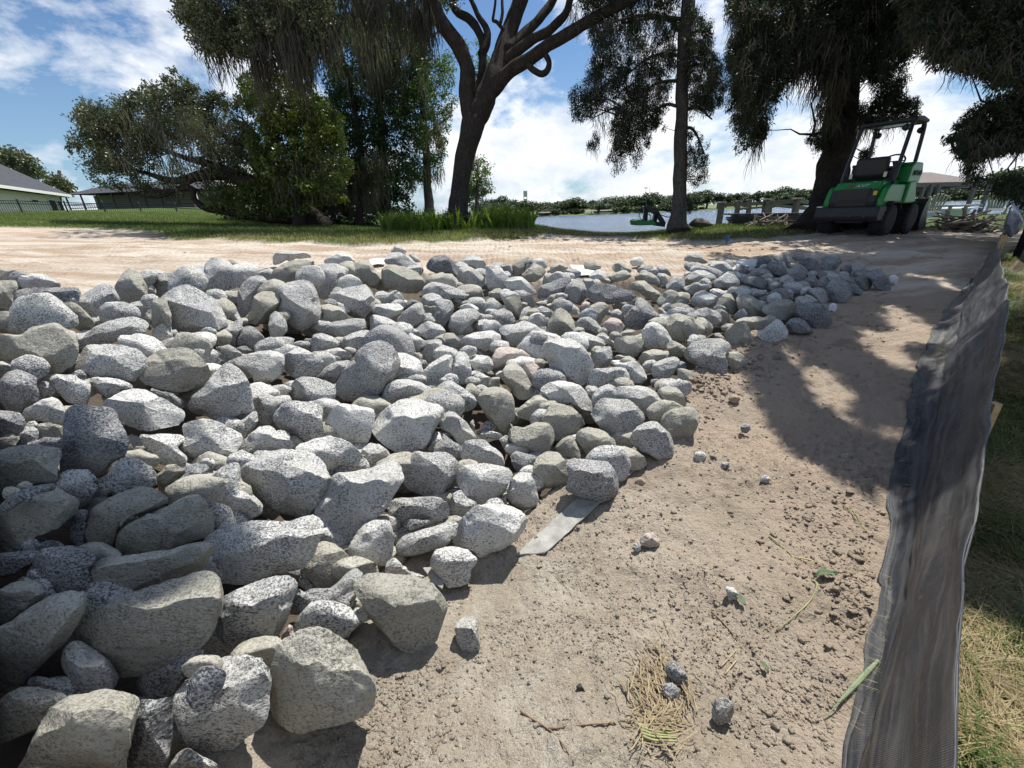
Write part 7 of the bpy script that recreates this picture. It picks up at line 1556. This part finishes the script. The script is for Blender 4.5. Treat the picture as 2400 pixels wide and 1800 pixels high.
# adirondack chairs
M_chair = simple('pale_chair_wood', (.42, .41, .38), .7, var=.15, bump=.3)
def adirondack(px, py, D, rz, label):
    r = empty('garden_chair', base_at(px, py, D), rz); tag(r, label, 'chair', 'slatted garden chairs by the debris heap')
    for k in range(6): x = (k-2.5)*.095; mb = MB(); mb.bar((x*.8, .22, .32), (x*1.25, .62, 1.05-abs(k-2.5)*.05), .07, .02, (0, 1, 0)); mb.build('back_slat', M_chair, r)
    for k in range(5): mb = MB(); mb.box((0, -.3+k*.12, .36-k*.03), (.52, .09, .02)); mb.build('seat_slat', M_chair, r)
    for s in (-1, 1):
        mb = MB(); mb.box((s*.33, -.05, .56), (.13, .75, .025)); mb.build('armrest', M_chair, r); mb = MB(); mb.bar((s*.28, -.36, 0), (s*.28, -.36, .55), .09, .03, (0, 1, 0)); mb.build('leg', M_chair, r); mb = MB(); mb.bar((s*.26, -.36, .33), (s*.26, .6, .02), .03, .12); mb.build('leg', M_chair, r)
adirondack(2180, 508, 19, 2.5, 'pale slatted garden chair right behind the loader bucket'); adirondack(2328, 503, 18, 2.2, 'shaded slatted garden chair beside the boughs at the right edge')
tb = empty('low_table', base_at(2235, 515, 11.5), .2); tag(tb, 'low grey wooden bench table in front of the moored boat', 'table'); MB().box((0, 0, .55), (.95, .5, .04)).build('top', M_chair, tb)
for s in (-1, 1): MB().bar((s*.36, 0, 0), (s*.28, 0, .53), .09, .04, (0, 1, 0)).build('leg', M_chair, tb)
# things at the far end of the silt fence
M_foil = simple('silver_film', (.13, .14, .17), .35, metal=.3, var=.35, scale=9, bump=1.0, bscale=14)
st = empty('timber_post', base_at(2386, 610, 5.6)); mb = MB(); mb.box((0, 0, .48), (.10, .10, 1.0)); mb.build('post', M_blk, st); tag(st, 'dark square post with crumpled silvery film at the right edge', 'post')
V, F_, *_ = rock_geo(np.array([(2352, 532), (2362, 500), (2374, 478), (2388, 492), (2398, 520), (2386, 545), (2364, 556)]), 5.5, 4, np.random.RandomState(3)); o = np_mesh('plastic_film', V, F_, M_foil, st, True, origin=tuple(st.location)); o.location = (0, 0, 0)
mb = MB(); a = base_at(2336, 576, 5.9); mb.bar((a[0], a[1], a[2]-.1), (a[0]+.03, a[1], a[2]+.30), .07, .02, (0, 1, 0)); tag(mb.build('wooden_stake', M_wood), 'short flat wooden stake in front of the dark post', 'stake')
mb = MB(); a = base_at(2370, 660, 5.0); mb.bar((a[0]-.02, a[1], a[2]), (a[0]+.05, a[1]+.02, a[2]+.12), .13, .03, (0, 1, 0)); tag(mb.build('wood_offcut', M_wood), 'tan wood offcut leaning behind the silt fence at right', 'offcut')
# ============================================================ COMPACT LOADER
M_gp = simple('loader_green', (.015, .27, .055), .35, var=.06, scale=4, spec=.5); M_gd = simple('loader_dark_plastic', (.022, .023, .028), .55, var=.2, bump=.15); M_grey = simple('grey_tube', (.035, .037, .048), .4, var=.1); M_red = simple('red_letter', (.55, .03, .02), .5, var=.02); M_wht = simple('white_letter', (.75, .75, .72), .5, var=.02); M_yel = simple('yellow_sticker', (.75, .52, .03), .5, var=.05); M_clear = simple('smoked_roof', (.30, .31, .33), .2, var=.05)
def loader():
    q_, d_ = ground_hit(1995, 556); q_ = P(1996, 552, 8.7); az = math.radians(58)
    r = empty('compact_loader', (q_[0], q_[1], T1(q_[0], q_[1])-.01), -az); tag(r, 'green and black compact wheel loader with open roll frame parked under the big cypress', 'loader'); r.scale = (.98, .98, .98)
    def b(mb, name, mat, parent=r, sm=False, bv=.012): return mb.build(name, mat, parent, sm, bevel=bv)
    # rear body: profile in (y, z)
    mb = MB(); prof = [(-.42, .56), (-.46, .66), (-.42, .92), (-.30, 1.04), (.55, 1.06), (.62, .60), (.50, .42), (-.30, .42)]
    body = b(mb.prism(prof, -.40, .40), 'engine_hood', M_gp, bv=.03)
    for s in (-1, 1):
        mb = MB(); mb.prism([(-.44, .56), (-.45, .70), (-.36, .90), (-.24, .97), (.50, .97), (.55, .60), (.30, .58)], s*.40+(0 if s > 0 else -.12), s*.40+(.12 if s > 0 else 0)); b(mb, 'side_panel', M_gp, bv=.03)
    mb = MB(); mb.prism([(-.475, .57), (-.50, .66), (-.462, .90), (-.43, .90), (-.44, .57)], -.40, .40); gs = b(mb, 'grille_surround', M_gd)
    mb = MB(); [mb.box((0, -.505+.012*k/8+.0, .61+k*.033), (.50, .03, .016)) for k in range(9)]; mb.box((0, -.478, .745), (.54, .03, .33)); b(mb, 'grille', M_blk, gs, bv=0)
    mb = MB(); mb.prism([(-.66, .34), (-.68, .40), (-.66, .57), (-.30, .58), (-.20, .50), (-.25, .30), (-.60, .29)], -.56, .56); bp = b(mb, 'rear_bumper', M_gd, bv=.03)
    for x in (-.22, .10, .34): mb = MB(); mb.lathe([(.0, -.69), (.02, -.688), (.02, -.66)], (x, 0, .40), 'y', 12); b(mb, 'bolt', M_grey, bp, bv=0)
    mb = MB(); mb.box((-.5, -.60, .585), (.10, .06, .02)); b(mb, 'tail_plate', M_wht, bp, bv=0)
    mb = MB(); mb.box((.36, -.475, .80), (.06, .012, .11)); b(mb, 'warning_sticker', M_yel, bv=0)
    mb = MB(); mb.box((.36, -.487, .66), (.06, .012, .05)); b(mb, 'warning_sticker', M_yel, bv=0)
    # maker's lettering on the hood
    def letters(txt, x, mat):
        cu = bpy.data.curves.new('hood_lettering', 'FONT'); cu.body = txt; cu.size = .105; cu.extrude = .003; cu.shear = .3; ob = bpy.data.objects.new('tmp', cu); COL.objects.link(ob)
        dg = bpy.context.evaluated_depsgraph_get(); me = bpy.data.meshes.new_from_object(ob.evaluated_get(dg)); bpy.data.objects.remove(ob); me.materials.clear(); me.materials.append(mat); o = bpy.data.objects.new('hood_lettering', me); COL.objects.link(o); o.parent = r; o.location = (x, -.418, .938); o.rotation_euler = (math.radians(45), 0, 0)
    letters('AV', -.17, M_red); letters('ANT', -.028, M_wht)
    # wheels
    def wheel(x, y):
        prof = [(.17, -.13), (.27, -.135), (.295, -.10), (.305, 0), (.295, .10), (.27, .135), (.17, .13)]; mb = MB(); mb.lathe(prof, (x, y, .30), 'x', 40); w_ = b(mb, 'wheel', M_rub, sm=True, bv=0)
        mb = MB()
        for k in range(22):
            a = 2*math.pi*k/22
            for s in (-1, 1): c = np.array((x+s*.065, y+math.cos(a+s*.07)*.305, .30+math.sin(a+s*.07)*.305)); mb.box(c, (.12, .035, .03), Matrix.Rotation(a, 3, 'X') @ Matrix.Rotation(.4*s, 3, 'Z'))
        b(mb, 'tread', M_rub, w_, bv=0); sg = 1 if x > 0 else -1; mb = MB(); mb.lathe([(.0, sg*.06), (.06, sg*.10), (.07, sg*.07), (.15, sg*.05), (.17, sg*.12), (.175, sg*.125), (.175, 0), (0, 0)], (x, y, .30), 'x', 28); b(mb, 'rim', M_grey, w_, True, 0)
    for x in (-.46, .46):
        for y in (-.02, 1.22): wheel(x, y)
    for s in (-1, 1): mb = MB(); mb.prism([(-.28, .58), (-.20, .66), (.22, .66), (.34, .50), (.34, .46), (.22, .62), (-.20, .62)], s*.46-.16, s*.46+.16); b(mb, 'fender', M_gd)
    # chassis, articulation, front frame
    mb = MB(); mb.box((0, .30, .34), (.5, 1.3, .18)); mb.box((0, 1.2, .42), (.46, .85, .30)); mb.tube([(0, .72, .2), (0, .72, .62)], .07, 12); b(mb, 'chassis', M_blk)
    mb = MB(); mb.prism([(.75, .50), (.80, .98), (1.0, 1.12), (1.30, 1.02), (1.66, .62), (1.62, .40), (.9, .40)], -.26, .26); b(mb, 'front_frame', M_gp, bv=.03)
    mb = MB(); mb.prism([(.55, .60), (.58, 1.0), (.9, 1.05), (1.25, .60)], .30, .56); b(mb, 'side_step', M_gp, bv=.03)
    # platform, seat, console
    mb = MB(); mb.box((0, .45, 1.08), (.78, .6, .05)); b(mb, 'floor_plate', M_blk)
    mb = MB(); mb.prism([(.10, 1.08), (.02, 1.16), (-.02, 1.46), (.06, 1.50), (.14, 1.46), (.16, 1.24), (.55, 1.22), (.55, 1.10)], -.27, .27); b(mb, 'seat', M_gd, bv=.03)
    for s in (-1, 1): mb = MB(); mb.box((s*.29, -.03, 1.16), (.05, .02, .09)); b(mb, 'reflector', M_wht, bv=0)
    for s in (-1, 1): mb = MB(); mb.box((s*.34, .30, 1.36), (.07, .36, .05)); mb.box((s*.34, .18, 1.22), (.05, .10, .25)); b(mb, 'armrest', M_gd)
    mb = MB(); mb.prism([(.72, 1.05), (.78, 1.32), (.98, 1.36), (1.08, 1.05)], -.05, .22); b(mb, 'console', M_gd, bv=.02)
    mb = MB(); pts = [(.10+.19*math.cos(a), .80+.10*math.sin(a)*.6, 1.43+.13*math.sin(a)) for a in np.linspace(0, 2*math.pi, 25)]; mb.tube(pts, .016, 8, False); mb.tube([(.10, .80, 1.43), (.10, .95, 1.32)], .018, 8); mb.tube([(-.07, .80, 1.43), (.27, .80, 1.43)], .012, 6); b(mb, 'steering_wheel', M_blk, sm=True, bv=0)
    mb = MB(); mb.prism([(.45, 1.0), (.48, 1.30), (.62, 1.38), (1.05, 1.38), (1.18, 1.20), (1.10, .98)], .30, .54); sc_ = b(mb, 'control_box', M_gp, bv=.03)
    for y in (.72, .98): mb = MB(); mb.lathe([(.045, .55), (.06, .56), (.045, .57), (.03, .56)], (0, y, 1.18), 'x', 18); b(mb, 'hose_coupling', M_grey, sc_, bv=0)
    # roll frame
    posts = [[(-.44, -.02, .98), (-.43, .10, 1.50), (-.41, .22, 2.02), (-.38, .30, 2.10)], [(.44, -.02, .98), (.43, .10, 1.50), (.41, .22, 2.02), (.38, .30, 2.10)], [(-.42, .98, 1.05), (-.41, .96, 1.6), (-.40, .92, 2.04), (-.38, .84, 2.10)], [(.42, .98, 1.05), (.41, .96, 1.6), (.40, .92, 2.04), (.38, .84, 2.10)]]
    for p in posts: mb = MB(); mb.tube(catmull(p, 4), .034, 10); b(mb, 'roll_frame_post', M_grey, sm=True, bv=0)
    mb = MB(); mb.tube(catmull([(-.38, .30, 2.10), (-.39, .57, 2.115), (-.38, .84, 2.10)], 4), .034, 8); mb.tube(catmull([(.38, .30, 2.10), (.39, .57, 2.115), (.38, .84, 2.10)], 4), .034, 8); mb.tube([(-.38, .30, 2.10), (.38, .30, 2.10)], .034, 8); mb.tube([(-.38, .84, 2.10), (.38, .84, 2.10)], .034, 8); rfm = b(mb, 'roof_frame', M_gd, sm=True, bv=0)
    mb = MB(); mb.prism([(.22, 2.09), (.24, 2.15), (.60, 2.19), (.93, 2.15), (.95, 2.09)], -.46, .46); b(mb, 'roof', M_gd, bv=.04)
    mb = MB(); mb.box((0, .57, 2.082), (.62, .46, .012)); b(mb, 'skylight', M_clear, bv=0)
    for (x, y) in ((-.34, .92), (.36, .10), (.36, .92)): mb = MB(); mb.lathe([(.02, -.05), (.055, -.03), (.06, .03), (.0, .035)], (x, y, 1.97), 'y', 14); mb.tube([(x, y, 2.0), (x, y, 2.08)], .012, 6); b(mb, 'work_lamp', M_blk, bv=0)
    # boom and bucket
    for s in (-1, 1): mb = MB(); mb.prism([(.95, 1.02), (1.02, 1.14), (1.5, .98), (1.98, .50), (1.92, .38), (1.42, .80)], s*.16-.035, s*.16+.035); b(mb, 'boom', M_gp, bv=.01)
    mb = MB(); mb.tube([(0, 1.0, .72), (0, 1.7, .66)], .04, 10); mb.tube([(0, 1.4, .70), (0, 1.8, .64)], .025, 8); b(mb, 'hydraulic_cylinder', M_grey, sm=True, bv=0)
    mb = MB(); inner = [(1.92, .10), (1.86, .30), (1.92, .55), (2.02, .60)]; prof = [(2.42, .03), (1.98, .03), (1.86, .12), (1.82, .34), (1.90, .60), (2.0, .68), (2.01, .64), (1.93, .56), (1.87, .34), (1.91, .16), (2.0, .08), (2.42, .07)]
    mb.prism(prof, -.56, .56); b(mb, 'bucket', M_blk, bv=0)
    for s in (-1, 1): mb = MB(); mb.prism([(2.42, .04), (1.98, .04), (1.87, .12), (1.83, .34), (1.91, .60), (2.0, .67)], s*.565-.008, s*.565+.008); b(mb, 'bucket_side', M_blk, bv=0)
loader()
